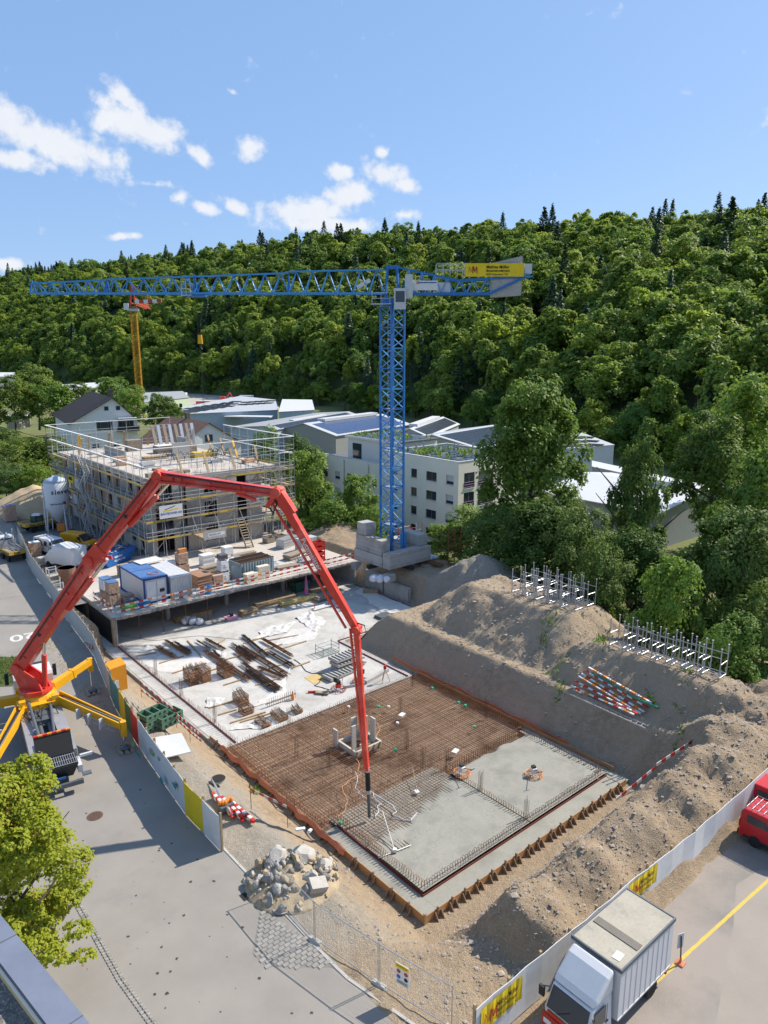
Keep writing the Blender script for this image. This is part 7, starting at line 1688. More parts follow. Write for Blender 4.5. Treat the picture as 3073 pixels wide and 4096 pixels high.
b = at(2722, 3855); t = thing('bollard_sign', 'orange footed temporary sign post behind the box truck', 'sign', b); MB().lathe([(.24, 0), (.24, .06), (.06, .1), (.05, .3)], 4).build('foot', ORANGE, t); rod('pole', (0, 0, .1), (-.05, .05, 1.3), .03, STEEL_D, t); bar('sign_plate', (-.05, .09, 1.05), (.3, .02, .7), LGREY, t, R(20))

# left-hand yard
def yv(px, py, z=.01): return at(px, py, z)
van('delivery_van', 'yellow panel van parked beside the scaffold', yv(318, 2190), SA + R(-62), 4.6, 1.85, 1.95, CARY, win=False)
t = van('crew_cab_pickup', 'white crew cab pickup with green tipper bed in the yard', yv(212, 2215), SA + R(-75), 5.3, 1.9, 2.05, CARW); MB().box(-3.3, -1.4, -1.0, 1.0, .75, 1.35).build('tipper_bed', M('bed_green', (.035, .10, .085), .6, var=.2), t); bar('rear_frame', (-1.4, 0, 1.5), (.08, 1.9, 1.4), GALV, t)
t = thing('box_van', 'white box body van nearest the boom in the yard', 'van', yv(300, 2275), SA + R(-70)); MB().box(-2.4, 1.0, -1.05, 1.05, .6, 2.7).build('box_body', TRUCK_W, t); bar('box_roof', (-.7, 0, 2.73), (3.3, 2.0, .05), LGREY, t); bar('rear_door', (1.02, 0, 1.6), (.04, 1.9, 1.9), WHITE, t); bar('door_frame', (1.03, 0, .68), (.06, 2.0, .14), GALV, t)
car_body(t, [(-4.2, .4), (-2.45, .4), (-2.45, 2.0), (-3.2, 2.0), (-3.9, 1.25), (-4.2, 1.15)], 1.9, TRUCK_W, 'cab')
for s in (-1, 1):
 for x in (-3.4, -.2): wheel(t, (x, s * .9, .34), .34, .2)
YBO = M('board_yellow', (.66, .40, .05), .6, var=.15, stain=(.45, .33, .15), sscale=2)
def flatbed(name, label, p, rz, L_, w, lettering, cab=True):
 t = thing(name, label, 'truck', p, rz); hl = L_ / 2
 MB().box(-hl, hl, -w / 2, w / 2, .95, 1.1).build('load_bed', TIMBER_G, t); 
 for s in (-1, 1):
  bar('side_board', (0, s * (w / 2), 1.15), (L_, .06, .42), YBO, t); [wheel(t, (x, s * (w / 2 - .2), .42), .42, .26) for x in (-hl * .55, hl * .5)]
  text(lettering, .42, TXT, t, (-hl * .8 * (1 if s < 0 else -1), s * (w / 2 + .04), 1.0), (1 if s < 0 else -1, 0, 0), (0, 0, 1), bold=.03)
 bar('tail_board', (-hl, 0, 1.15), (.06, w, .42), YBO, t); text('Etter', .36, TXT, t, (-hl - .04, .5, 1.02), (0, -1, 0), (0, 0, 1), bold=.03); bar('head_board', (hl, 0, 1.5), (.08, w, 1.1), GALV, t); bar('chassis', (0, 0, .75), (L_, .8, .3), STEEL_D, t)
 if cab:
  car_body(t, [(hl + .15, .5), (hl + 1.9, .5), (hl + 1.95, 1.4), (hl + 1.55, 2.4), (hl + .15, 2.45)], w * .95, TRUCK_W, 'cab'); bar('rear_window', (hl + .13, 0, 1.95), (.03, w * .7, .5), GLASS, t); bar('windscreen', (hl + 1.76, 0, 1.9), (.06, w * .8, .7), GLASS, t, rot=(0, -.38, 0))
  for s in (-1, 1): wheel(t, (hl + 1.0, s * (w / 2 - .2), .42), .42, .26)
 return t
t = flatbed('flatbed_truck', 'flatbed scaffold truck with yellow boards driving up the street at left', yv(55, 2235), SA + R(96), 3.6, 2.2, 'Etter Gerüstbau AG')
for k in range(12): a = random.uniform(-.9, .9); rod('scaffold_tube', (-1.7, a, 1.2 + random.uniform(0, .5)), (1.6, a + random.uniform(-.3, .3), 1.2 + random.uniform(0, .7)), .04, GALV, t)
rod('crane_mast', (1.5, .8, 1.1), (-1.2, .9, 3.6), .08, GALV, t); rod('crane_mast', (1.7, -.7, 1.1), (1.6, -.7, 3.4), .06, GALV, t)
flatbed('flatbed_trailer', 'long flatbed trailer with yellow lettered side board left of the silo', yv(165, 2118), SA + R(10), 5.2, 2.3, 'Etter Gerüstbau AG', False)

# silo on legs
def silo():
 p = yv(241, 2128); t = thing('mortar_silo', 'white mortar silo with blue top and dark lettering on four legs', 'silo', p, R(10)); r_ = 1.55; SW = M('silo_white', (.62, .64, .66), .5, var=.08)
 m = MB(); m.lathe([(.16, 1.3), (r_, 3.55), (r_, 7.1), (r_ * .75, 7.5), (.45, 7.75), (.3, 7.95)], 28); m.build('tank', SW, t, smooth=True)
 m = MB(); m.lathe([(r_ * 1.01, 7.08), (r_ * .76, 7.52), (.46, 7.77)], 28); m.build('dome', M('silo_dome', (.40, .47, .58), .5, var=.15), t, smooth=True)
 for a in range(4):
  an = R(45 + 90 * a); c, s = math.cos(an), math.sin(an); rod('leg', (c * 1.75, s * 1.75, 0), (c * 1.5, s * 1.5, 4.2), .09, SW, t); an2 = R(135 + 90 * a); rod('brace', (c * 1.6, s * 1.6, 3.4), (math.cos(an2) * 1.0, math.sin(an2) * 1.0, 2.6), .05, SW, t); bar('leg_pad', (c * 1.75, s * 1.75, .06), (.5, .5, .12), GREYP, t)
 rod('filling_pipe', (-1.6, -.5, .4), (-1.6, -.5, 7.0), .09, SW, t); bar('mixing_pump', (.3, -.2, .7), (1.0, .8, .9), ORP, t)
 def curved(s_, size, z, a0, mat):
  a = a0
  for ch in s_:
   w = {'i': .25, 'r': .36, 't': .34, '-': .34, 'm': .82, 'w': .75, ' ': .3}.get(ch, .52) * size
   if ch != ' ': an = a + w / 2 / r_; text(ch, size, mat, t, (math.cos(an) * (r_ + .015) - (-math.sin(an)) * w * .45, math.sin(an) * (r_ + .015) - math.cos(an) * w * .45, z), (-math.sin(an), math.cos(an), 0), (0, 0, 1), bold=.02)
   a += w / r_
 a0 = math.atan2(-p.y, -p.x) - R(10)                    # faces the street side
 curved('sievert', .95, 5.6, a0 - .45, TXT); curved('quick-mix', .38, 4.15, a0 - .6, TXT)
 an = a0 + .62; m = MB(); q = Vector((-math.sin(an), math.cos(an), 0)); o = Vector((math.cos(an) * (r_ + .02), math.sin(an) * (r_ + .02), 4.1)); m.quad(o - q * .22, o + q * .22, o + q * .22 + Vector((0, 0, .42)), o - q * .22 + Vector((0, 0, .42))); m.build('emblem', TXT_R, t)
silo()
def heap_obj(name, label, cat, p, r_, h, mat, seed=1, sq=1.0):
 n = 40; xs = np.linspace(-1, 1, n); X, Y = np.meshgrid(xs, xs, indexing='ij'); q = np.hypot(X, Y * sq)
 Z = h * np.clip(1 - q, 0, 1) ** .85 * (1 + .25 * fbm(X * 3, Y * 3, 4, seed)) + .1 * fbm(X * 9, Y * 9, 3, seed + 2) * (q < 1) - .03 - 1.5 * (q > .99)
 i = np.arange(n - 1)[:, None] * n + np.arange(n - 1)[None]; f = np.stack([i, i + n, i + n + 1, i + 1], -1).reshape(-1, 4)
 me = bpy.data.meshes.new(name); me.from_pydata(np.stack([X * r_, Y * r_, Z], -1).reshape(-1, 3).tolist(), [], f.tolist()); me.polygons.foreach_set('use_smooth', [True] * len(f)); me.materials.append(mat)
 return tag(put(name, me, None, p), label, cat)
SAND = M('sand', (.50, .37, .22), .95, col2=(.38, .28, .17), scale=1.5, fine=9, bump=.5, bscale=8)
heap_obj('sand_heap', 'big heap of yellowish soil behind the silo', 'heap', yv(150, 2035), 8.5, 4.2, SAND, 3, 1.1)
# blue skip full of scrap
def skip():
 p = yv(455, 2262); t = thing('waste_skip', 'blue waste skip with white lettering heaped with scrap', 'skip', (p.x, p.y, .3), SA + R(28)); BL = M('skip_blue', (.015, .12, .38), .55, var=.2)
 m = MB(); m.hexa([(-1.9, -.95, .1), (1.9, -.95, .1), (1.9, .95, .1), (-1.9, .95, .1), (-2.8, -1.1, 1.5), (2.8, -1.1, 1.5), (2.8, 1.1, 1.5), (-2.8, 1.1, 1.5)]); m.build('tub', BL, t)
 for y in (-1.1, 1.1): bar('rim', (0, y, 1.52), (5.7, .12, .12), BL, t)
 text('Imhof', .55, WHITE, t, (-.9, -1.08, .95), (1, 0, 0), (0, .1, 1), bold=.03); text('052 748 77 66', .3, WHITE, t, (-.9, -1.03, .5), (1, 0, 0), (0, .1, 1), bold=.02)
 for k in range(60):
  a = Vector((random.uniform(-2.3, 2.3), random.uniform(-.9, .9), 1.45 + random.uniform(0, .7))); d = Vector((random.uniform(-1, 1), random.uniform(-.7, .7), random.uniform(-.1, .4))) * random.uniform(.4, 1.0); beamo('scrap_piece', a, a + d, random.uniform(.04, .3), .05, random.choice((TIMBER, TIMBER_G, GALV, LGREY, RUST_D, CONC_D)), t)
skip()

# ------------------------------------------------------------------ striped boards
def striped(name, label, cat, a, b_, h, thick, n, cols, group=None, z0=0):
 a, b_ = Vector(a), Vector(b_); t = thing(name, label, cat, a, 0, group); d = b_ - a
 for k in range(n): beamo('stripe', d * k / n, d * (k + 1) / n, thick, h, cols[k % len(cols)], t)
 return t
RW = (REDP, WHITE); RWO = (WHITE, REDP, WHITE, ORP)
for r_ in range(2):
 z = .62 + r_ * .5
 for k in range(7):
  u0, u1 = 1.4 + k * 4.08, 1.4 + (k + 1) * 4.08 - .05; dz = lambda: random.uniform(-.08, .08)
  striped('barrier_board', 'red white %s barrier board on the deck front, number %s from left' % (('lower', 'upper')[r_], ('one', 'two', 'three', 'four', 'five', 'six', 'seven')[k]), 'barrier board', S(u0, 43.75 + random.uniform(-.05, .05), z + dz()), S(u1, 43.75, z + dz()), .17, .03, 9, RWO if k < 4 else RW, 'barrier boards along the deck edge')
 striped('barrier_board', 'red and white %s barrier board along the left deck side' % ('lower', 'upper')[r_], 'barrier board', S(1.25, 43.9, z), S(1.2, 49.3, z + .1), .17, .03, 11, RWO)
t = thing('barrier_posts', 'thin steel posts holding the barrier boards on the deck edge', 'posts', S(0, 0, .3), SA)
for k in range(15): rod('post', (1.4 + k * 2.04, 43.68, 0), (1.4 + k * 2.04, 43.68, 1.05), .022, GALV, t)
for v in (45.5, 47.5, 49.3): rod('post', (1.3, v, 0), (1.3, v, 1.05), .022, GALV, t)
# guard boards along the slope left of the slab
ln = [(565, 2770), (640, 2835), (706, 2890), (760, 2945), (806, 2985)]
t = thing('barrier_posts', 'thin rods carrying the guard boards beside the pit edge', 'posts', (0, 0, 0))
for i in range(4):
 for r_ in range(2):
  a, b_ = at(*ln[i], .1), at(*ln[i + 1], 0.0); z = .35 + .5 * r_
  striped('guard_board', 'red and white guard board left of the slab, %s row, %s from far' % (('lower', 'upper')[r_], ('one', 'two', 'three', 'four')[i]), 'barrier board', (a.x, a.y, z + random.uniform(-.08, .08)), (b_.x, b_.y, z + random.uniform(-.1, .05)), .15, .025, 7, RW, 'guard boards beside the pit')
 a = at(*ln[i], .1); rod('post', (a.x, a.y, -.3), (a.x, a.y, 1.05), .016, RUST_D, t)
a, b_ = at(1003, 3185, .1), at(1150, 3260, -.2); striped('guard_board', 'faded red and white board on short posts above the front left slope', 'barrier board', (a.x, a.y, .55), (b_.x, b_.y, .3), .15, .025, 8, (M('red_faded', (.42, .08, .06), .7), M('white_dirty', (.55, .5, .45), .7)))
for p_ in (a, b_): rod('post', (p_.x, p_.y, -1), (p_.x, p_.y, .95), .02, RUST_D, t)
a, b_ = at(2769, 2985, .6), at(2625, 3080, .2); striped('guard_board', 'long red and white board on the far end of the soil berm', 'barrier board', (a.x, a.y, .95), (b_.x, b_.y, .55), .2, .03, 8, RW); c = at(2465, 3205, -.6); striped('guard_board', 'red and white board low on the berm beside the right pit corner', 'barrier board', (b_.x, b_.y, .4), (c.x, c.y, -.5), .2, .03, 8, RW)
# stacked boards on the bench and behind the hoarding
for k in range(6):
 du = k * .24; striped('stacked_board', 'red and white board on the right bench, %s from the pit' % ('nearest', 'second', 'third', 'fourth', 'fifth', 'sixth', 'seventh')[k], 'barrier board', S(21.6 + du, 7.0 - .12 * k, gz(21.9 + du, 4) + .18 + .03 * (k % 3)), S(21.2 + du * 1.05, 1.6 - .1 * k, gz(21.6 + du, 2) + .20 + .03 * (k % 2)), .08, .14, 13, (RWO, RW, (WHITE, ORP))[k % 3], 'boards stacked on the bench')
t = thing('aluminium_ladder', 'long ladder beside the stacked boards on the right bench', 'ladder', S(0, 0, 0), SA); z_ = gz(21.0, 4) + .12
for s in (20.95, 21.35): beamo('rail', (s, 7.0, z_), (s - .3, .4, z_ + .02), .05, .09, GALV, t)
for k in range(16): beamo('rung', (20.95 - .018 * k, 6.8 - .4 * k, z_), (21.35 - .018 * k, 6.8 - .4 * k, z_), .05, .04, GALV, t)
m = MB(); m.path([S(22.6, 6, gz(22.6, 6) + .4), S(22.4, 3, gz(22.4, 3) + .42), S(22.2, .4, gz(22.2, .4) + .35)], .09, 8); tag(m.build('green_pipe', M('pipe_green', (.04, .22, .13), .5, var=.15)), 'green plastic pipe among the stacked boards', 'pipe')
for k in range(9):
 c = at(852 + (k % 3) * 34, 3180 + (k % 3) * 14, .2); e = at(988 + (k % 3) * 18, 3322 - (k % 3) * 12, .2); d = (e - c).normalized() * random.uniform(2.2, 2.7); d.z = 0
 striped('stacked_board', 'red and white board in the pile behind the hoarding end, %s' % ('bottom left', 'bottom middle', 'bottom right', 'second layer left', 'second layer middle', 'second layer right', 'top left', 'top middle', 'top right')[k], 'barrier board', (c.x, c.y, .15 + .09 * (k // 3)), (c.x + d.x, c.y + d.y, .15 + .09 * (k // 3)), .08, .17, 9, RW, 'boards piled behind the hoarding')
for k in range(9): a = at(862 + k * 6, 3165 + k * 10, .2); rod('fence_tube', a + Vector((-.5, 1.2, .05)), a + Vector((.5, -.9, .1 + .03 * k)), .025, GALV, thing('steel_tubes', 'fence frame tube inside the hoarding end, %s' % ('nearest the hoarding', 'second', 'third', 'fourth', 'fifth', 'sixth', 'seventh', 'eighth', 'nearest the boards')[k], 'tube', (0, 0, 0), 0, 'tubes behind the hoarding'))
t = thing('warning_lamp_box', 'tub of yellow warning lamps behind the hoarding end', 'lamps', at(905, 3245, 0), SA); bar('tub', (0, 0, .25), (.8, .5, .4), GREYP, t)
for k in range(6): MB().lathe([(.06, 0), (.1, .06), (.1, .2), (.05, .26)], 10, (-.3 + .13 * k, random.uniform(-.1, .1), .45)).build('lamp', ORP, t)

# ------------------------------------------------------------------ galvanised stacking racks on the bank
def rack_unit():
 t = thing('stacking_rack', 'x', 'rack', (0, 0, 0)); w, d, h = 1.15, 1.5, 2.15
 for z in (.08, 1.05):
  rod('frame_bar', (-w / 2, -d / 2, z), (w / 2, -d / 2, z), .03, GALV, t); rod('frame_bar', (-w / 2, d / 2, z), (w / 2, d / 2, z), .03, GALV, t)
 for x in (-w / 2, -w / 6, w / 6, w / 2): rod('frame_bar', (x, -d / 2, .1), (x, d / 2, .1), .03, GALV, t)
 for x in (-w / 2, w / 2):
  for y in (-d / 2, d / 2): rod('post', (x, y, 0), (x, y, h), .042, GALV, t); MB().lathe([(.042, h - .02), (.06, h), (.07, h + .06)], 8, (x, y, 0)).build('post_cup', GALV, t)
  rod('frame_bar', (x, -d / 2, 1.5), (x, d / 2, 1.5), .025, GALV, t)
 for y in (-d / 2, d / 2): rod('brace', (-w / 2, y, .08), (-w / 4, y, .62), .022, GALV, t); rod('brace', (w / 2, y, .08), (w / 4, y, .62), .022, GALV, t)
 return t
proto = rack_unit(); spots = [(28.0 + 1.75 * c + random.uniform(-.1, .1), 17.0 - 1.3 * r_, 'first rack group near the top of the bank') for r_ in range(5) for c in (0, 1)] + [(25.55 + 1.0 * c + .03 * r_, 5.4 - 1.12 * r_, 'second rack group nearer the picture edge') for r_ in range(7) for c in (0,)] 
ordw = ('first', 'second', 'third', 'fourth', 'fifth', 'sixth', 'seventh', 'eighth', 'ninth', 'tenth'); cnt = {}
for i, (u, v, g) in enumerate(spots):
 o = proto if i == 0 else copy_tree(proto); z = gz(u, v); cnt[g] = cnt.get(g, 0) + 1
 o.location = S(u, v, max(z, gz(u - .4, v)) + .04); o.rotation_euler = (0, 0, SA + random.uniform(-.06, .06)); o['label'] = 'stacking rack, %s of the %s' % (ordw[cnt[g] - 1], g); o['group'] = 'stacking racks on the bank'

# ------------------------------------------------------------------ rubble heap, excavated blocks
def rock(r_, s, flat=1.0, sub=2, rough=.16):
 """faceted boulder: icosphere cut by random planes"""
 import bmesh
 bm = bmesh.new(); bmesh.ops.create_icosphere(bm, subdivisions=sub, radius=1)
 cuts = [(Vector((r_.gauss(0, 1), r_.gauss(0, 1), r_.gauss(0, 1))).normalized(), r_.uniform(.55, .9)) for _ in range(8)]
 for v in bm.verts:
  c = v.co.copy()
  for n, d in cuts:
   k = c.dot(n)
   if k > d: c -= n * (k - d)
  c *= 1 + r_.uniform(-rough, rough) * .4; c.z *= flat; v.co = c * s
 m = MB(); bm.verts.ensure_lookup_table(); m.add([v.co[:] for v in bm.verts], [tuple(v.index for v in f.verts) for f in bm.faces]); bm.free(); return m
RUB = [M('rubble_pale', (.47, .44, .395), .9, col2=(.38, .35, .31), scale=3, fine=18, bump=.6, bscale=14), M('rubble_tan', (.42, .33, .21), .9, col2=(.30, .24, .16), scale=3, fine=18, bump=.6, bscale=14), M('rubble_grey', (.30, .285, .26), .9, var=.3, scale=3, fine=18, bump=.6, bscale=14)]
def rubble():
 c = at(1165, 3500, .3); t = thing('rubble_heap', 'heap of broken concrete chunks and stones behind the mesh fence', 'rubble', (c.x, c.y, 0)); r_ = random.Random(5)
 mes = [rock(r_, 1, .8).mesh('chunk', RUB[k % 3]) for k in range(9)]
 hp = heap_obj('rubble_base', None, None, (0, 0, 0), 2.3, .95, RUB[1], 12); hp.parent = t
 n = 0
 while n < 240:
  x, y = r_.uniform(-2.3, 2.3), r_.uniform(-2.0, 2.0); q = math.hypot(x / 2.3, y / 2.0)
  if q > 1: continue
  h = 1.2 * (1 - q) ** .8; s = min(.26, .05 + r_.expovariate(13)) if n > 26 else r_.uniform(.24, .42)
  o = put('chunk', mes[r_.randrange(9)], t, (x, y, h * r_.uniform(.78, 1.0) + .03), scale=(s, s * r_.uniform(.7, 1), s * r_.uniform(.6, .9)), rot=(r_.uniform(0, 6), r_.uniform(0, 6), r_.uniform(0, 6))); n += 1
 for (x, y, z, s) in ((-.7, .7, .8, .6), (.5, .8, .8, .7)): put('concrete_lump', mes[0], t, (x, y, z), scale=(s, s * .8, s * .6), rot=(r_.uniform(-.4, .4), r_.uniform(-.4, .4), r_.uniform(0, 6)))
 MB().box(-.42, .42, -.3, .3, -.2, .2).build('foundation_block', RUB[0], t, (1.35, -.9, .5)).rotation_euler = (.35, .25, .5)
 bar('pipe_piece', (.3, 1.5, 1.7), (.5, .12, .12), WHITE, t, rot=(.3, .2, .5)); bar('pipe_piece', (.8, 1.3, 1.75), (.4, .12, .12), WHITE, t, rot=(.3, .4, 1.3))
rubble()
# ------------------------------------------------------------------ things on the garage deck
WRAP = M('plastic_wrap', (.66, .67, .68), .3, var=.2, fine=6, bump=.4, bscale=7); BRK = M('brick_pale', (.50, .33, .23), .9, col2=(.42, .27, .19), scale=3, fine=12); BLUEP = M('foil_blue', (.10, .19, .36), .5, var=.3); CBLUE = M('container_blue', (.02, .06, .22), .5, var=.15); CROOF = M('container_roof_blue', (.06, .14, .33), .45, col2=(.10, .19, .38), scale=1.2, fine=5)
CWHITE = corrugated('container_white', (.60, .60, .58), .28, SA + math.pi / 2, .6); CGREY = corrugated('container_grey', (.44, .45, .45), .28, SA, .6); CSTEEL = corrugated('container_steel', (.21, .27, .29), .35, SA, .6)
DZ = .3
def site_office():
 t = thing('site_container', 'white site office container with blue frame, roof and glazed door', 'container', S(5.9, 48.0, DZ), SA); w, L_, h = 2.45, 6.3, 2.6
 MB().box(-w / 2 + .06, w / 2 - .06, -L_ / 2 + .06, L_ / 2 - .06, .05, h - .08).build('wall', CWHITE, t); MB().box(-w / 2 + .02, w / 2 - .02, -L_ / 2 + .02, L_ / 2 - .02, h - .075, h - .01).build('roof', CROOF, t)
 for x in (-w / 2, w / 2):
  for y in (-L_ / 2, L_ / 2): bar('corner_post', (x * .97, y * .99, h / 2), (.15, .15, h), CBLUE, t)
 for z in (.08, h - .1):
  for x in (-w / 2, w / 2): bar('frame_beam', (x * .985, 0, z), (.12, L_ - .1, .16), CBLUE, t)
  for y in (-L_ / 2, L_ / 2): bar('frame_beam', (0, y * .993, z), (w - .1, .12, .16), CBLUE, t)
 d = bar('door', (-.5, -L_ / 2 + .03, 1.2), (.95, .06, 2.05), WHITE, t); wn = bar('window', (.55, -L_ / 2 + .03, 1.2), (.85, .06, 2.05), WHITE, t); bar('window_pane', (.6, -L_ / 2 - .005, 1.15), (.5, .03, .36), GLASS, t); bar('roof_seam', (0, 0, h), (w - .1, .04, .03), CBLUE, t)
 m = MB(); m.path([Vector((.3 + .5 * math.cos(a) + .1 * random.random(), -1.9 + .5 * math.sin(a), h + .05)) for a in np.linspace(0, 11, 30)], .03, 5); tag(m.build('orange_hose', ORANGE, None, S(5.9, 48.0, DZ), SA), 'coil of orange hose on the blue container roof', 'hose')
 t = thing('site_container', 'plain grey ribbed container right of the site office', 'container', S(8.35, 47.4, DZ), SA); w, L_, h = 2.1, 6.0, 2.3
 MB().box(-w / 2, w / 2, -L_ / 2, L_ / 2, .1, h).build('wall', CGREY, t); MB().box(-w / 2 - .02, w / 2 + .02, -L_ / 2 - .02, L_ / 2 + .02, h + .002, h + .06).build('roof', LGREY, t)
 for k in range(13): bar('roof_rib', (0, -L_ / 2 + .3 + k * .45, h + .075), (w - .1, .1, .03), LGREY, t)
 for x in (-1, 1):
  for y in (-1, 1): bar('corner_post', (x * w / 2, y * L_ / 2, h / 2), (.12, .12, h), CGREY, t)
 bar('base_rail', (0, -L_ / 2, .06), (w, .1, .12), TIMBER, t)
 t = thing('white_sheet', 'white foam sheet lying across both container roofs', 'sheet', S(7.6, 50.6, DZ + 2.66), SA); bar('panel', (0, 0, .03), (2.6, 1.6, .06), WHITE, t, .1); bar('batten', (-.2, .9, .05), (3.2, .14, .08), TIMBER_G, t, .1)
 t = thing('site_container', 'open topped corrugated steel container with barred top on the deck', 'container', S(17.7, 46.6, DZ), SA + R(2)); w, L_, h = 4.3, 2.3, 1.9
 MB().box(-w / 2, w / 2, -L_ / 2, L_ / 2, .05, h).build('wall', CSTEEL, t); MB().box(-w / 2 + .1, w / 2 - .1, -L_ / 2 + .1, L_ / 2 - .1, h + .002, h + .01).build('opening_shade', BLACK, t)  # black plate on the closed top paints the shade inside
 for k in range(15): bar('top_bar', (-w / 2 + .2 + k * .28, 0, h + .06), (.05, L_, .06), RUST_D, t)
 for y in (-1, 0, 1): bar('top_rail', (0, y * L_ / 2 * .98, h + .05), (w, .08, .1), RUST_D, t)
 for k in range(12): bar('wall_rib', (-w / 2 + .2 + k * .355, -L_ / 2 - .03, h / 2), (.16, .07, h - .1), CSTEEL, t)
 t = thing('open_hatch', 'grey steel door plate leaning at the barred container', 'plate', S(15.3, 45.6, DZ), SA + R(-50)); bar('plate', (0, 0, .8), (1.2, .06, 1.6), CSTEEL, t); bar('hinge', (.62, 0, .8), (.06, .1, 1.6), STEEL_D, t)
site_office()
def pallet(name, label, p, rz, w, d, h, mat, top=None, wrapped=False, rows=4, cols=4, group='pallets of building blocks on the deck'):
 t = thing(name, label, 'pallet', p, rz, group)
 for x in (-w * .4, 0, w * .4): bar('pallet_runner', (x, 0, .06), (.1, d, .1), TIMBER_G, t)
 bar('pallet_top', (0, 0, .13), (w, d, .03), TIMBER, t)
 if wrapped: 
  m = MB(); m.hexa([(-w / 2, -d / 2, .15), (w / 2, -d / 2, .15), (w / 2, d / 2, .15), (-w / 2, d / 2, .15), (-w / 2 + .05, -d / 2 + .04, h), (w / 2 - .06, -d / 2 + .05, h - .05), (w / 2 - .04, d / 2 - .06, h), (-w / 2 + .04, d / 2 - .03, h - .03)]); o = m.build('wrapped_load', mat, t); bv = o.modifiers.new('bevel', 'BEVEL'); bv.width = .05; bv.segments = 2
  for k in range(3): bar('strap', (0, 0, .35 + k * (h - .5) / 3), (w * .99, d * .99, .025), LGREY, t)
  bar('label_sheet', (w * .15, -d / 2 + .0, h * .55), (w * .3, .06, h * .2), WHITE, t)
 else:
  rh = (h - .15) / rows; cw = w / cols
  for r_ in range(rows):
   for c in range(cols): bar('block', (-w / 2 + cw * (c + .5), random.uniform(-.015, .015), .15 + rh * (r_ + .5)), (cw - .015, d - .03, rh - .012), mat, t)
 if top: bar('top_sheet', (0, 0, h + .02), (w * .98, d * .98, .04), top, t)
 return t
pl_ = [(2.3, 46.9, 1.0, 1.2, 1.15, BRK, None, 0, 'block pallet at the left deck side, lower front'), (2.3, 46.9, 1.0, 1.2, 1.2, BRK, BLUEP, 1, 'block pallet with blue top sheet, stacked at the left deck side'), (2.2, 48.3, 1.0, 1.2, 1.15, BRK, None, 0, 'block pallet at the left deck side, lower rear'), (2.2, 48.3, 1.0, 1.2, 1.25, WRAP, BLUEP, 1, 'block pallet with pale blue sheet, rear one of the stacked pair'),
       (3.6, 46.4, 1.1, 1.1, 1.0, M('wrap_brown', (.27, .21, .17), .5, var=.3), None, 0, 'dark wrapped pallet beside the site office'), (11.6, 51.2, 1.2, 1.2, 1.4, BRK, None, 0, 'block pallet stacked under the orange bricks'), (11.6, 51.2, 1.1, 1.1, 1.25, BRK, None, 1, 'upper block pallet carrying orange bricks'), (10.5, 51.9, 1.1, 1.1, 1.9, WRAP, None, 0, 'white wrapped pallet left of the orange bricks'),
       (12.9, 45.7, 1.1, 1.0, 1.25, BRK, None, 0, 'low block pallet at the tall wrapped stack'), (13.9, 46.1, 1.05, 1.05, 1.3, WRAP, None, 0, 'wrapped block pallet at the bottom of the tall stack'), (13.9, 46.1, 1.0, 1.0, 1.3, WRAP, None, 1, 'wrapped block pallet in the middle of the tall stack'), (13.9, 46.1, .9, .9, .6, M('crate_dark', (.12, .12, .14), .6, var=.2), None, 2, 'dark crates on top of the tall stack')]
hz_ = {0: 0, 1: 1.27, 2: 2.6}
for k, (u, v, w, d, h, mt, tp, lv, lab) in enumerate(pl_):
 pallet('block_pallet', lab, S(u, v, DZ + (hz_[lv] if u > 3 and u < 11 or u > 12 else (0, 1.2 if u < 5 else 1.45)[min(lv, 1)])), SA + random.uniform(-.06, .06), w, d, h, mt, tp, wrapped=mt in (WRAP, MATS['wrap_brown']))
stack_of('orange_bricks', 'loose orange bricks on the upper block pallet', 'bricks', S(11.6, 51.2, DZ + 2.72), SA, .9, .5, 3, .13, M('brick_orange', (.50, .22, .07), .9, var=.2), part='brick_layer', jit=.12)
stack_of('formwork_stack', 'tall stack of reddish brown formwork boards on the deck', 'panel stack', S(11.3, 46.4, DZ), SA + .05, 1.7, 2.4, 14, .11, M('board_red', (.33, .19, .12), .85, var=.25), jit=.07)
stack_of('timber_pallets', 'pile of empty wooden pallets beside the blue skip', 'pallets', S(6.7, 55.4, DZ), SA, 1.2, 1.2, 9, .14, TIMBER, jit=.05)
stack_of('timber_stack', 'long timber beams stacked behind the tall wrapped blocks', 'timber pile', S(15.3, 50.5, DZ), SA + .1, 3.8, 1.0, 5, .16, TIMBER_G, jit=.1); stack_of('timber_stack', 'planks stacked at the right end of the deck', 'timber pile', S(25.2, 49.0, DZ), SA + .2, 3.2, 1.2, 5, .13, TIMBER_G, jit=.1); stack_of('timber_stack', 'flat boards lying on the deck right of the barred container', 'timber pile', S(22.4, 46.4, DZ), SA - .15, 3.0, 1.0, 3, .09, TIMBER_G, jit=.15); stack_of('panel_stack', 'grey formwork panels standing pile at the far deck corner', 'panel stack', S(27.2, 54.0, DZ), SA + .3, 3.0, 1.3, 8, .15, GALV, jit=.05); stack_of('plank_stack', 'planks stacked before the scaffold ladder', 'timber pile', S(20.5, 53.4, DZ), SA, 3.0, .8, 4, .13, TIMBER_G, jit=.1)
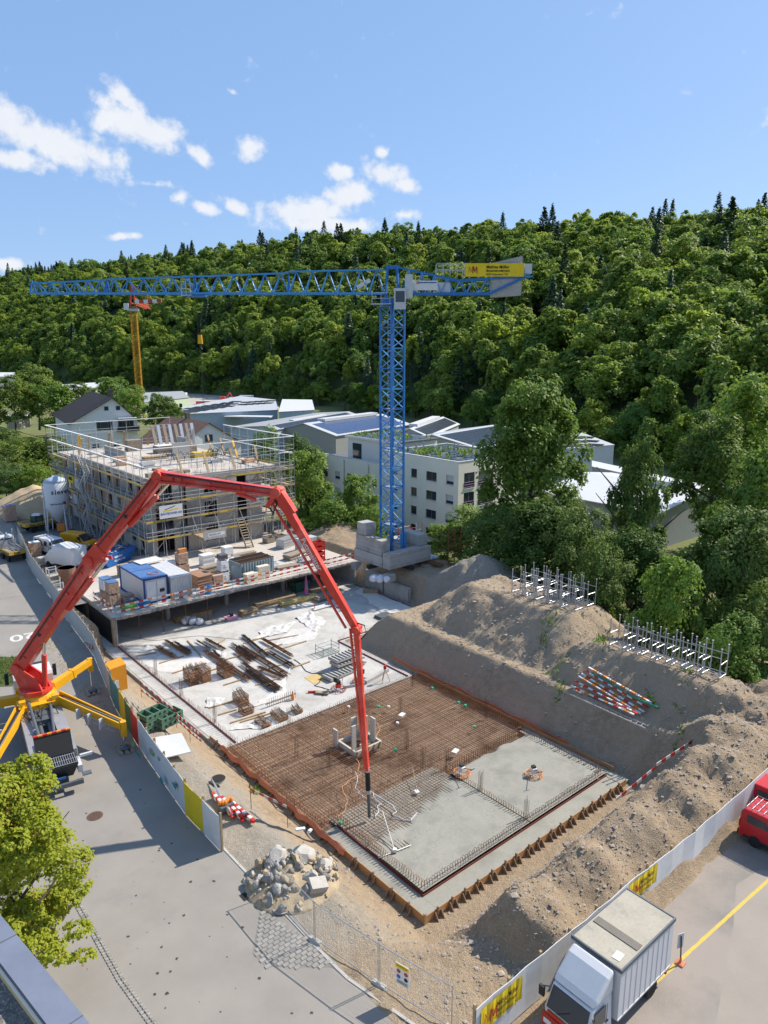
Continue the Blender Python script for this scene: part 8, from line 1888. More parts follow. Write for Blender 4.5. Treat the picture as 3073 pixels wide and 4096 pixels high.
stack_of('white_block_stack', 'white insulation blocks stacked by the scaffold', 'blocks', S(15.6, 53.2, DZ), SA, 1.5, 1.1, 6, .22, WHITE, jit=.03, part='block'); stack_of('white_block_stack', 'small white block stack with yellow strap near the ladder', 'blocks', S(19.4, 55.4, DZ), SA, 1.1, 1.1, 5, .22, WHITE, jit=.03, part='block'); stack_of('slab_stack', 'cream stone slabs before the barred container', 'slabs', S(16.4, 44.5, DZ), SA + .1, 1.5, .8, 4, .24, M('stone_cream', (.62, .57, .46), .9, var=.15), jit=.08, part='slab'); stack_of('slab_stack', 'tall cream panel pile right of the barred container corner', 'slabs', S(18.0, 44.8, DZ), SA, 1.4, .7, 5, .28, MATS['stone_cream'], jit=.05, part='slab'); stack_of('pipe_sacks', 'silvery sacks right of the barred container', 'sacks', S(20.4, 47.0, DZ), SA, 1.3, .9, 4, .25, WRAP, jit=.1, part='sack')
def red_crates():
 t = thing('steel_crate_stack', 'stack of red steel mesh crates at the right end of the deck', 'crates', S(26.4, 46.2, DZ), SA)
 for k in range(4):
  z = k * .62
  for (x, y, sx, sy) in ((0, -.5, 1.3, .05), (0, .5, 1.3, .05), (-.62, 0, .05, 1.0), (.62, 0, .05, 1.0)): bar('crate_wall', (x, y, z + .34), (sx, sy, .36), REDP, t)
  for x in (-.62, .62):
   for y in (-.5, .5): bar('crate_post', (x, y, z + .3), (.09, .09, .6), REDP, t)
  bar('crate_floor', (0, 0, z + .14), (1.25, 1.0, .04), REDP, t)
 t = thing('site_container', 'small grey ribbed container at the back right of the deck', 'container', S(28.0, 51.0, DZ), SA + .1); bar('body', (0, 0, .85), (2.6, 1.2, 1.6), CGREY, t)
 for k in range(11): bar('wall_rib', (-1.2 + k * .24, -.63, .85), (.1, .06, 1.5), CGREY, t)
 t = thing('blue_drum', 'blue drum with orange band at the deck edge', 'drum', S(11.0, 43.95, DZ)); m = MB(); m.lathe([(.30, 0), (.33, .05), (.33, .85), (.30, .9)], 18); m.build('barrel', M('drum_blue', (.03, .25, .55), .5, var=.1), t); m = MB(); m.lathe([(.335, .35), (.34, .4), (.34, .55), (.335, .6)], 18); m.build('band', ORP, t)
 t = thing('steel_chute', 'grey sheet metal mixing trough on the barred container side', 'trough', S(17.3, 50.0, DZ), SA + .3); m = MB(); m.hexa([(-.5, -.4, .4), (.5, -.4, .4), (.5, .4, .4), (-.5, .4, .4), (-.9, -.6, 1.3), (.9, -.6, 1.3), (.9, .6, 1.3), (-.9, .6, 1.3)]); m.build('tub', GALV, t); rod('roller', (-1.6, -.2, 1.25), (-.2, -.2, 1.3), .16, LGREY, t, 'rod12')
 for x in (-.4, .4): rod('leg', (x, 0, 0), (x, 0, .45), .05, GALV, t)
 t = thing('wooden_stair', 'wooden site stair leaning at the front scaffold', 'stair', S(23.2, 57.6, DZ), SA)
 for s in (-.5, .5): beamo('string', (s, -1.1, 0), (s, 1.1, 3.3), .07, .25, TIMBER_G, t)
 for k in range(11): bar('tread', (0, -1.0 + k * .2, .25 + k * .3), (1.0, .26, .05), TIMBER_G, t)
 for k, (u, v) in enumerate(((28.2, 57.4), (26.4, 57.2), (29.2, 55.6))):
  t = thing('wooden_crate', 'open wooden crate by the right scaffold, %s' % ('middle one', 'left one', 'right one')[k], 'crate', S(u, v, DZ), SA + .1 * k)
  for (x, y, sx, sy) in ((0, -.5, 1.3, .06), (0, .5, 1.3, .06), (-.63, 0, .06, 1.0), (.63, 0, .06, 1.0)): bar('side', (x, y, .38), (sx, sy, .6), TIMBER_G, t)
  bar('floor', (0, 0, .08), (1.25, .95, .06), TIMBER_G, t)
 for k, (u, v, m_, lab) in enumerate(((3.2, 44.6, M('plank_green', (.10, .36, .06), .6, var=.15), 'bright green plastic planks at the left deck corner'), (4.3, 44.25, M('board_blue', (.02, .20, .50), .6, var=.15), 'blue formwork boards at the left deck corner'), (3.5, 45.4, GREYP, 'dark plastic formwork trays behind the green planks'), (12.6, 49.4, TIMBER_G, 'small plank pile in the middle of the deck'))): stack_of('board_pile', lab, 'boards', S(u, v, DZ), SA + .1, 1.7 if k != 1 else 1.3, .7 if k != 1 else .35, 3 + k % 2 * 2, .13, m_, jit=.1)
 t = thing('cable_box', 'open brown cardboard box with grey cables on the deck', 'box', S(15.2, 46.6, DZ), SA); bar('box', (0, 0, .35), (1.0, .9, .6), M('card', (.42, .26, .15), .9, var=.15), t)
 for k in range(8): bar('cable_coil', (random.uniform(-.3, .3), random.uniform(-.3, .3), .72), (.4, .2, .12), LGREY, t, random.uniform(0, 3))
 for k in range(26): u, v = random.uniform(10, 29), random.uniform(45.5, 57); 
 t = thing('scaffold_parts', 'tangle of grey steel scaffold couplers near the red crates', 'steel parts', S(24.6, 47.4, DZ), SA)
 for k in range(40): a = Vector((random.uniform(-.8, .8), random.uniform(-.7, .7), random.uniform(.1, .6))); rod('tube_piece', a, a + Vector((random.uniform(-.8, .8), random.uniform(-.5, .5), random.uniform(-.2, .2))), .03, GALV, t)
 t = thing('concrete_bucket', 'rusty conical concrete bucket at the left edge of the deck yard', 'bucket', at(272, 2345, 0), SA); m = MB(); m.lathe([(.35, .4), (.4, .5), (.85, 1.5), (.95, 2.1)], 16); m.build('cone', M('bucket_rust', (.28, .15, .10), .85, var=.35), t)
 m = MB(); m.lathe([(.9, 2.1), (.86, 2.105), (.5, 1.7)], 16); m.build('inside', BLACK, t)
 for a in range(4): rod('leg', (math.cos(a * 1.57) * .6, math.sin(a * 1.57) * .6, 0), (math.cos(a * 1.57) * .6, math.sin(a * 1.57) * .6, 1.0), .05, RUST_D, t)
 for k, (px, py, lab) in enumerate(((215, 2335, 'grey post pallet with steel frame behind the hoarding'), (232, 2395, 'low grey concrete element behind the hoarding near the boom'))):
  t = thing('steel_cage', lab, 'cage', at(px, py, 0), SA); 
  for x in (-.5, .5):
   for y in (-.5, .5): bar('post', (x, y, .9), (.1, .1, 1.8), LGREY, t)
  for z in (.3, 1.0, 1.75): bar('rail', (0, -.5, z), (1.0, .05, .06), LGREY, t); bar('rail', (0, .5, z), (1.0, .05, .06), LGREY, t); bar('rail', (-.5, 0, z), (.05, 1.0, .06), LGREY, t)
  bar('load', (0, 0, .5), (.9, .9, .9), CONC_D, t)
 pallet('block_pallet', 'brown block pallet behind the hoarding left of the white pickup', at(143, 2225, 0), SA, 1.2, 1.0, 1.8, BRK, WHITE); pallet('block_pallet', 'grey block pallet behind the hoarding below the brown one', at(165, 2262, 0), SA, 1.0, 1.0, 1.0, CONC, None); pallet('block_pallet', 'tall brick pallet with blue sheet at the left yard entrance', at(42, 2085, 0), SA, 1.6, 1.3, 2.4, BRK, BLUEP, wrapped=False)
 t = thing('portable_toilet', 'dark green portable cabin with white roof before the silo', 'cabin', at(152, 2120, 0), SA + .3); bar('body', (0, 0, 1.1), (1.2, 1.2, 2.1), M('cabin_dark', (.02, .05, .05), .5, var=.2), t); m = MB(); m.lathe([(.8, 2.15), (.7, 2.3), (.3, 2.4)], 4); m.build('roof', WHITE, t); bar('door', (0, -.62, 1.05), (.8, .03, 1.8), GREYP, t)
red_crates()

# ------------------------------------------------------------------ things on the base slab
FZ = -2.5
def bags(lab, p):
 t = thing('bulk_bags', lab, 'bags', p); r_ = random.Random(lab)
 for k in range(5): rock(r_, .5, .75).build('bag', WRAP, t, ((k % 3) * .7 - .7, (k // 3) * .6, .35), smooth=True)
def px_uv(cx, cy): return at(450 + cx / 2.075, 2540 + cy / 2.075, FZ)
def bundles():
 B_ = [(445, 60, 640, 175, .35, 0), (515, 70, 652, 155, .25, 1), (372, 112, 525, 200, .45, 0), (775, 45, 935, 135, .35, 0), (700, 60, 810, 125, .1, 0), (768, 145, 1145, 390, .5, 0), (835, 140, 900, 200, .2, 1), (990, 90, 1190, 220, .3, 1), (1062, 105, 1460, 355, .45, 0), (1080, 15, 1290, 190, .4, 1), (1242, 48, 1495, 195, .4, 0), (1290, 150, 1510, 280, .4, 1), (1022, 145, 1150, 240, .35, 0), (1072, 248, 1400, 470, .4, 0), (1110, 305, 1360, 488, .4, 1), (1212, 282, 1420, 372, .3, 0)]
 lab = ('far left short', 'dark one right of the far left', 'bent ends left', 'upper middle', 'thin single', 'long thick middle', 'short dark middle', 'dark straight middle', 'long brown right of the middle', 'long grey far', 'brown far right', 'grey right end', 'short brown centre', 'long brown near', 'grey near', 'thin brown near right')
 for k, (a, b_, c, d, w, m_) in enumerate(B_):
  p, q = px_uv(a, b_), px_uv(c, d); ln_ = (q - p).length; dr = (q - p).normalized(); t = thing('rebar_bundle', 'bundle of reinforcing bars on the slab, %s bundle' % lab[k], 'rebar bundle', (p.x, p.y, FZ + .12), math.atan2(dr.y, dr.x), 'rebar bundles on the slab')
  m = MB(); n = int(14 + w * 40)
  for j in range(n): y = random.uniform(-w / 2, w / 2); z = random.uniform(0, .16 + .1 * w); x0 = random.uniform(-.15, .3); m.tube((x0, y, z), (ln_ + random.uniform(-.4, .15), y + random.uniform(-.04, .04), z + random.uniform(-.02, .02)), .016, 4)
  tag(m.build('bars', RUST_D if m_ else RUST, t), kind='stuff')
  for j in range(max(2, int(ln_ / 2))): bar('tie', (ln_ * (j + .5) / max(2, int(ln_ / 2)), 0, .12), (.02, w * .9, .2), RUST_D, t)
 T_ = [(390, 240, 590, 180), (200, 180, 365, 150), (500, 322, 780, 238), (780, 310, 930, 265), (930, 210, 1110, 165), (1090, 75, 1300, 10), (1180, 155, 1410, 80), (1200, 310, 1490, 225), (1190, 420, 1380, 365), (925, 420, 1075, 375), (805, 610, 1080, 535), (880, 668, 1030, 625), (980, 735, 1270, 645), (1060, 730, 1330, 650), (1400, 120, 1610, 55), (1290, 50, 1545, 5), (1500, 275, 1640, 225), (880, 75, 935, 40), (625, 50, 745, 190)]
 TL = ('under the bent bar bundle', 'left of the bent bar bundle', 'left of the stirrup pair', 'between pair and single stirrup stack', 'behind the single stirrup stack', 'farthest under the grey far bundle', 'under the middle of the grey far bundle', 'under the right bundle ends', 'under the near bundle ends', 'in front of the single stirrup stack', 'behind the upright bar heap', 'left of the stirrup tangle', 'longest before the low piles', 'second before the low piles', 'second farthest at the right', 'farthest at the right', 'rightmost near the black cable', 'by the thin single bar', 'lying askew between far left bundles')
 for k, (a, b_, c, d) in enumerate(T_):
  p, q = px_uv(a, b_), px_uv(c, d); o = beamo('timber_batten', (p.x, p.y, FZ + .05), (q.x, q.y, FZ + .055), .12, .1, TIMBER, None); tag(o, 'timber batten on the slab, ' + TL[k], 'batten', 'battens on the slab')
 def stirrups(px, py, w, d, h, lab, rz=0.0):
  p = px_uv(px, py); t = thing('stirrup_stack', lab, 'stirrups', (p.x, p.y, FZ + .02), SA + rz); m = MB(); n = int(h / .035)
  for j in range(n):
   z = .03 + j * .035; dx, dy = random.uniform(-.04, .04), random.uniform(-.04, .04); c = [(-w / 2 + dx, -d / 2 + dy, z), (w / 2 + dx, -d / 2 + dy, z + random.uniform(-.02, .02)), (w / 2 + dx, d / 2 + dy, z), (-w / 2 + dx, d / 2 + dy, z + random.uniform(-.02, .02))]
   for i in range(4): m.tube(c[i], c[(i + 1) % 4], .013, 4, cap=False)
  tag(m.build('stirrups', RUST, t), kind='stuff'); bar('pallet_board', (0, 0, .012), (w * .9, d * .9, .025), TIMBER_G, t)
  m = MB()
  for j in range(14): x = random.uniform(-w / 2, w / 2); m.tube((x, -d / 2, random.uniform(0, h * .6)), (x, d / 2, h + random.uniform(0, .25)), .014, 4)
  tag(m.build('leaning_bars', RUST_D, t), kind='stuff')
 stirrups(655, 395, .8, 1.3, 1.25, 'tall stirrup stack, left one of the leaning pair'); stirrups(755, 370, .8, 1.4, 1.2, 'tall stirrup stack, right one of the leaning pair'); stirrups(935, 335, .9, 1.3, 1.15, 'single tall stirrup stack behind the pair')
 stirrups(1065, 560, .8, 1.2, .8, 'stirrup heap with upright bars near the slab front'); stirrups(1110, 645, .9, .9, .6, 'broad tangle of stirrups beside the upright bars'); stirrups(1250, 740, .7, 1.3, .35, 'low stirrup pile nearest the rebar mat'); stirrups(1385, 690, .8, 1.3, .45, 'low stirrup pile in the middle of three'); stirrups(1530, 640, .6, .8, .35, 'small low stirrup pile rightmost of three')
bundles()
def sheets():
 PL = M('plastic_film', (.62, .61, .58), .35, col2=(.53, .50, .45), scale=1.5, fine=5, bump=.5, bscale=5)
 def film(lab, poly, amp, seed, z=.03):
  W_ = [px_uv(*q) if q[0] < 5000 else at(q[0] - 10000, q[1], FZ) for q in poly]; c = sum(W_, Vector()) / len(W_); n = 26
  a, b_, d, e = W_; vs = []
  for i in range(n + 1):
   for j in range(n + 1):
    x, y = i / n, j / n; p = a * (1 - x) * (1 - y) + b_ * x * (1 - y) + d * x * y + e * (1 - x) * y
    ed = min(x, y, 1 - x, 1 - y); f_ = float(fbm(np.array([p.x * 1.3]), np.array([p.y * 1.3]), 4, seed)[0]); wob = float(fbm(np.array([p.x * .9]), np.array([p.y * .9]), 2, seed + 5)[0])
    p = p + Vector((wob * .5 * (1 - 2 * ed), wob * .4, 0)); vs.append((p.x - c.x, p.y - c.y, z + abs(f_) * amp * (.4 + ed)))
  m = MB(); m.add(vs, [(i * (n + 1) + j, (i + 1) * (n + 1) + j, (i + 1) * (n + 1) + j + 1, i * (n + 1) + j + 1) for i in range(n) for j in range(n)]); tag(m.build('plastic_sheet', PL, None, (c.x, c.y, FZ), 0, True), lab, 'plastic sheet')
 film('crumpled white film at the left slab corner', [(230, 150), (330, 130), (340, 90), (260, 85)], .45, 3); film('white film under the rebar bundles', [(230, 250), (560, 330), (880, 200), (560, 90)], .05, 4, .006); film('bunched film between bundles in the middle of the slab', [(860, 190), (960, 190), (950, 130), (870, 130)], .4, 5); film('crumpled film right of the near bundles', [(1180, 600), (1420, 520), (1500, 260), (1400, 380)], .35, 6); film('bunched cream film left of the upright bars', [(760, 610), (900, 590), (930, 530), (800, 520)], .5, 7); film('flat film nearest the rebar mat', [(960, 800), (1260, 770), (1280, 740), (1000, 745)], .2, 8)
 film('big crumpled film heap right of the boom shadow', [(11190, 2470), (11260, 2530), (11300, 2490), (11240, 2440)], .6, 9); film('long film strip along the far right slab edge', [(11420, 2370), (11560, 2470), (11690, 2450), (11450, 2350)], .3, 10); film('film pile behind the far rebar', [(11020, 2560), (11150, 2530), (11180, 2490), (11060, 2510)], .5, 11); film('cream film lying right of the bundles', [(11080, 2590), (11250, 2560), (11300, 2500), (11160, 2520)], .12, 12, .01)
 tag(MB().prism([(10.6, 24.6), (12.3, 24.4), (12.5, 26.1), (10.7, 26.2)], FZ + .004, FZ + .02).build('plywood_sheet', M('ply_yellow', (.55, .40, .17), .8, var=.2), None, S(0, 0, 0), SA), 'yellowish plywood sheet on the base slab', 'sheet')
sheets()
def slab_machines():
 t = thing('precast_stairs', 'stack of precast concrete stair flights on the base slab', 'precast stairs', at(1395, 2668, FZ), SA + R(0)); prof = [(-1.5, 0)]
 for k in range(8): prof += [(-1.5 + k * .38, .18), (-1.5 + (k + 1) * .38 - .02, .02 + .16)] if False else [(-1.5 + k * .38, .30), (-1.12 + k * .38, .14)]
 prof += [(1.54, 0)]
 me = MB().side(prof, -.6, .6).mesh('stair_flight', CONC)
 for k in range(3): put('stair_flight', me, t, (-.08 * k, .1 * k, .12 + k * .42), .03 * k)
 put('stair_flight', me, t, (-1.6, -.8, .1), .1)
 for k in range(4): bar('timber_spacer', (-1.0 + .7 * k, 0, .06), (.1, 1.4, .1), TIMBER, t)
 t = thing('precast_beam', 'angled precast concrete beam lying near the rebar mat', 'beam', at(1461, 2735, FZ), SA); beamo('beam', (0, 0, .15), (3.0, .6, .15), .35, .28, CONC, t); beamo('beam', (-.1, -.1, .12), (-1.9, .5, .12), .2, .22, CONC, t)
 def trowel(lab, p, big=False, mat=ORP):
  t = thing('power_trowel', lab, 'power trowel', p, random.uniform(0, 3)); r_ = .55 if not big else .62
  for z in (.1, .22): m = MB(); m.path([(r_ * math.cos(a), r_ * math.sin(a), z) for a in np.linspace(0, 6.283, 22)], .022, 5); m.build('guard_ring', mat, t)
  for k in range(8): a = k * .785; rod('guard_spoke', (0, 0, .24), (r_ * math.cos(a), r_ * math.sin(a), .2), .018, mat, t); rod('guard_post', (r_ * math.cos(a), r_ * math.sin(a), .04), (r_ * math.cos(a), r_ * math.sin(a), .24), .015, mat, t)
  for k in range(4): bar('blade', (.28 * math.cos(k * 1.57), .28 * math.sin(k * 1.57), .03), (.5, .14, .012), GALV, t, k * 1.57)
  bar('engine', (0, 0, .45), (.36, .3, .3), WHITE if not big else REDP, t); bar('tank', (.05, 0, .66), (.25, .25, .14), STEEL_D if not big else BLACK, t)
  if big: bar('seat', (-.1, 0, .85), (.4, .4, .12), BLACK, t); bar('seat_back', (-.3, 0, 1.05), (.1, .4, .35), BLACK, t); [rod('lever', (.2, s, .5), (.3, s, 1.15), .02, STEEL_D, t) for s in (-.2, .2)]
  else: rod('handle_bar', (0, 0, .5), (-1.1, .2, 1.0), .022, STEEL_D, t); rod('handle_grip', (-1.1, 0, 1.0), (-1.1, .42, 1.0), .025, BLACK, t)
 trowel('orange ringed power trowel in the middle of the levelled bay', at(2135, 3105, -2.28)); trowel('orange ringed power trowel at the corner of the levelled bay', at(1848, 3100, -2.28)); trowel('red ride on power trowel on the base slab', at(1354, 2762, FZ), True, M('trowel_red', (.30, .05, .05), .6, var=.2)); trowel('second red power trowel hidden behind the boom', at(1440, 2730, FZ), True, MATS['trowel_red'])
 t = thing('laser_tripod', 'surveying laser on a pale tripod at the slab edge', 'tripod', at(1540, 2728, FZ))
 for k in range(3): rod('leg', (.45 * math.cos(k * 2.1), .45 * math.sin(k * 2.1), 0), (0, 0, 1.2), .025, TIMBER, t)
 bar('laser', (0, 0, 1.35), (.24, .24, .3), REDP, t)
 t = thing('mesh_basket', 'grey green wire basket on the base slab', 'basket', at(1310, 2612, FZ), SA); 
 for (a, b_) in (((-.9, -.6), (.9, -.6)), ((.9, -.6), (.9, .6)), ((.9, .6), (-.9, .6)), ((-.9, .6), (-.9, -.6))):
  for z in (.1, .45, .8): rod('rail', (*a, z), (*b_, z), .025, M('basket_green', (.22, .30, .28), .6, .3, var=.15), t)
  rod('post', (*a, 0), (*a, .95), .03, MATS['basket_green'], t)
 for k in range(12): rod('wire', (-.9 + k * .16, -.6, .1), (-.9 + k * .16, .6, .1), .012, MATS['basket_green'], t)
 # lift shaft formwork standing in the mat
 t = thing('shaft_formwork', 'upright timber shaft formwork standing in the rebar beside the boom', 'formwork', at(1440, 2985, -2.4), SA); PB = M('panel_pale', (.52, .49, .42), .85, var=.2)
 for (x, y, w, d, h) in ((-1.0, -.6, .35, .12, 2.2), (.9, .7, .12, .9, 1.9), (0.4, 1.2, .5, .12, 1.6), (-1.3, 1.1, .12, .5, 1.3), (.95, -.3, .12, .5, 2.0), (-.4, -.9, .6, .1, .8)): bar('shutter_panel', (x, y, h / 2), (w, d, h), PB, t)
 for k in range(5): bar('bottom_board', (-1.2 + k * .5, -1.15, .3), (.1, .1, .7), TIMBER, t, rot=(.4, 0, 0))
 bar('ring_beam', (0, -1.0, .25), (2.2, .14, .4), PB, t); bar('ring_beam', (-1.1, 0, .22), (.14, 2.0, .4), PB, t); bar('ring_beam', (1.1, 0, .24), (.14, 2.0, .4), PB, t); bar('ring_beam', (0, 1.0, .23), (2.2, .14, .4), PB, t)
 # cables, hoses, small things on the mat
 def cable(lab, pts, r_, mat, z=-2.28):
  P_ = [at(x, y, z) for x, y in pts]; Q = []
  for i in range(len(P_) - 1):
   for k in range(6): f_ = k / 6; Q.append(P_[i].lerp(P_[i + 1], f_) + Vector((.12 * math.sin(i * 2 + f_ * 5), .12 * math.cos(i * 3 + f_ * 4), .0)))
  Q.append(P_[-1]); tag(MB().path([q - Q[0] for q in Q], r_, 5).build('cable', mat, None, Q[0]), lab, 'cable')
 CO = M('cable_orange', (.62, .30, .14), .7, var=.1); cable('orange cable lying over the mat left of the hose', [(1425, 3040), (1440, 3090), (1375, 3150), (1385, 3215), (1355, 3280)], .02, CO); cable('orange cable coil at the shaft formwork', [(1410, 3020), (1470, 3005), (1510, 2960), (1515, 2900), (1480, 2870)], .02, CO); cable('pale hose loop in the wet concrete', [(1500, 3270), (1520, 3210), (1490, 3170), (1580, 3230), (1575, 3270), (1650, 3280), (1662, 3250)], .03, LGREY); cable('pale vibrator hose near the boom end', [(1420, 3090), (1430, 3160), (1455, 3190), (1478, 3195)], .02, LGREY); cable('black cable across the slab', [(1175, 2640), (1240, 2690), (1300, 2700), (1260, 2740), (1310, 2760), (1290, 2785)], .03, BLACK, FZ + .03); cable('long dark cable from the deck across the slab', [(480, 2545), (620, 2560), (800, 2545), (1000, 2560)], .014, BLACK, FZ + .03)
 for k, (x, y, m_, lab) in enumerate(((1730, 2755, 0, 'far right corner'), (1517, 2830, 0, 'behind the shaft'), (1835, 2813, 0, 'upper right'), (1862, 2825, 0, 'beside the upper right one'), (1898, 2910, 0, 'right of the mat'), (1583, 3003, 0, 'right of the shaft'), (1362, 3295, 0, 'left edge of the wet concrete'), (1555, 2830, 1, 'white one behind the shaft'), (1395, 2830, 1, 'white one left of the boom'), (1590, 2895, 1, 'white one right of the shaft'))):
  t = thing('bar_cap', 'small %s cap on the rebar mat, %s' % (('green', 'white')[m_], lab), 'cap', at(x, y, -2.3)); m = MB(); m.lathe([(.11, 0), (.13, .05), (.1, .14)], 10); m.build('cap', (M('cap_green', (.03, .42, .22), .5, var=.1), WHITE)[m_], t)
 for (x, y, lab) in ((1608, 2862, 'white box on the rebar mat behind the shaft'), (1822, 3008, 'white box on the rebar mat at the levelled bay')): t = thing('white_box', lab, 'box', at(x, y, -2.3), SA + .3); bar('lid', (0, 0, .06), (.55, .35, .1), WHITE, t); bar('base', (0, 0, .0), (.45, .3, .04), LGREY, t)
 a, b_ = at(1530, 3285, -2.28), at(1580, 3408, -2.25); t = thing('screed_rake', 'long handled concrete rake on the wet concrete', 'rake', b_); rod('handle', (0, 0, .05), (a - b_) + Vector((0, 0, .7)), .022, WHITE, t); d = at(1655, 3388, -2.25) - at(1525, 3440, -2.25); rod('blade', -d * .5 + Vector((0, 0, .03)), d * .5 + Vector((0, 0, .03)), .03, GALV, t); bar('head', (0, 0, .1), (.2, .2, .2), WHITE, t)
 a, b_ = at(1650, 3065, -2.0), at(1668, 3165, -2.25); t = thing('shovel', 'shovel leaning on the rebar mat', 'shovel', b_); rod('handle', (0, 0, .05), (a - b_), .02, TIMBER, t); bar('blade', (0, -.05, .03), (.26, .36, .03), LGREY, t, .4)
 # timber and pipes under the deck edge
 for k, (u, v, w, lab, m_) in enumerate(((20.8, 42.2, 4.6, 'yellowish squared timber under the right deck edge', M('timber_yellow', (.52, .40, .17), .85, var=.2)), (18.6, 43.6, 5.0, 'long planks in the shade under the deck', TIMBER), (25.2, 43.6, 3.6, 'planks under the deck right of the green rolls', TIMBER), (14.8, 42.6, 1.8, 'short timber pile at the deck shade line', TIMBER), (9.8, 45.2, 4.0, 'plank shelf deep under the left deck', TIMBER), (23.6, 41.0, 2.4, 'brown boards right of the yellowish timber', TIMBER_G))): stack_of('timber_pile', lab, 'timber pile', S(u, v, FZ), SA + random.uniform(-.08, .08), w, .8, 4, .14, m_, jit=.12)
 stack_of('green_rolls', 'green mesh rolls stacked under the deck', 'rolls', S(23.3, 45.4, FZ), SA, 2.0, 1.0, 4, .3, M('net_green', (.05, .13, .09), .8, var=.2), jit=.05, part='roll')
 t = thing('folded_parasol', 'folded red and blue parasol standing before the deck', 'parasol', S(22.0, 42.3, FZ)); m = MB(); m.lathe([(.3, .15), (.26, .9), (.14, 2.0), (.03, 2.9)], 9); m.build('cloth', M('cloth_red', (.48, .08, .09), .8, col2=(.12, .12, .35), scale=6, fine=9), t); rod('pole', (0, 0, 0), (0, 0, 2.95), .03, GALV, t)
 t = thing('pink_tub', 'pink mortar tub at the shade line of the deck', 'tub', S(12.6, 42.4, FZ), SA); m = MB(); m.hexa([(-.5, -.3, 0), (.5, -.3, 0), (.5, .3, 0), (-.5, .3, 0), (-.62, -.4, .35), (.62, -.4, .35), (.62, .4, .35), (-.62, .4, .35)]); m.build('tub', M('plastic_pink', (.58, .30, .40), .5, var=.1), t); bar('bag', (.1, 0, .5), (.3, .25, .35), BLACK, t); bar('batten', (-1.0, -.1, .1), (2.0, .1, .08), TIMBER, t, -.1)
 bags('white plastic bags heaped under the left deck', S(8.9, 43.7, FZ))
 t = thing('drill_rig_tubes', 'bundle of grey tubes with red stands on the shaded slab', 'tubes', at(1290, 2432, FZ), SA); [rod('tube', (-1.3, -.3 + .12 * k, .15 + .05 * (k % 2)), (1.3, -.3 + .12 * k, .15 + .05 * (k % 2)), .05, GALV, t) for k in range(6)]; [rod('stand', (x, 0, 0), (x, 0, .9), .04, REDP, t) for x in (-1.0, .8)]
 stack_of('timber_pile', 'short squared timbers on the shaded far slab', 'timber pile', at(1483, 2371, FZ), SA - .7, 1.8, .7, 3, .13, TIMBER, jit=.05); stack_of('tarp_pallet', 'grey covered pallet on the shaded far slab', 'pallet', at(1535, 2470, FZ), SA, 1.6, 1.1, 2, .14, GREYP, jit=.1)
 t = thing('red_pipe_piece', 'short red pipe on the slab left of the red trowel', 'pipe', at(1247, 2768, FZ + .1)); rod('pipe', (-.3, 0, 0), (.3, .05, 0), .09, REDP, t, 'rod12'); rod('collar', (.25, .045, 0), (.32, .052, 0), .12, REDP, t, 'rod12')
 stack_of('timber_pile', 'three short battens beside the red trowel', 'timber pile', at(1290, 2775, FZ), SA - .9, 1.1, .4, 2, .1, TIMBER, jit=.1); t = thing('fire_extinguisher', 'small red and white canister on the slab near the film', 'canister', at(1172, 2800, FZ)); m = MB(); m.lathe([(.1, 0), (.12, .3), (.1, .5), (.03, .62)], 10); m.build('body', ORP, t); bar('valve', (0, 0, .66), (.08, .08, .1), BLACK, t)
 t = thing('upright_rebar_rail', 'comb of short bars on a board standing on the slab', 'rebar comb', at(1068, 2832, FZ), SA); bar('board', (1.3, 0, .35), (2.8, .08, .1), TIMBER_G, t); [rod('bar', (.05 + k * .2, 0, 0), (.05 + k * .2, .05, .7), .016, RUST, t) for k in range(14)]
slab_machines()

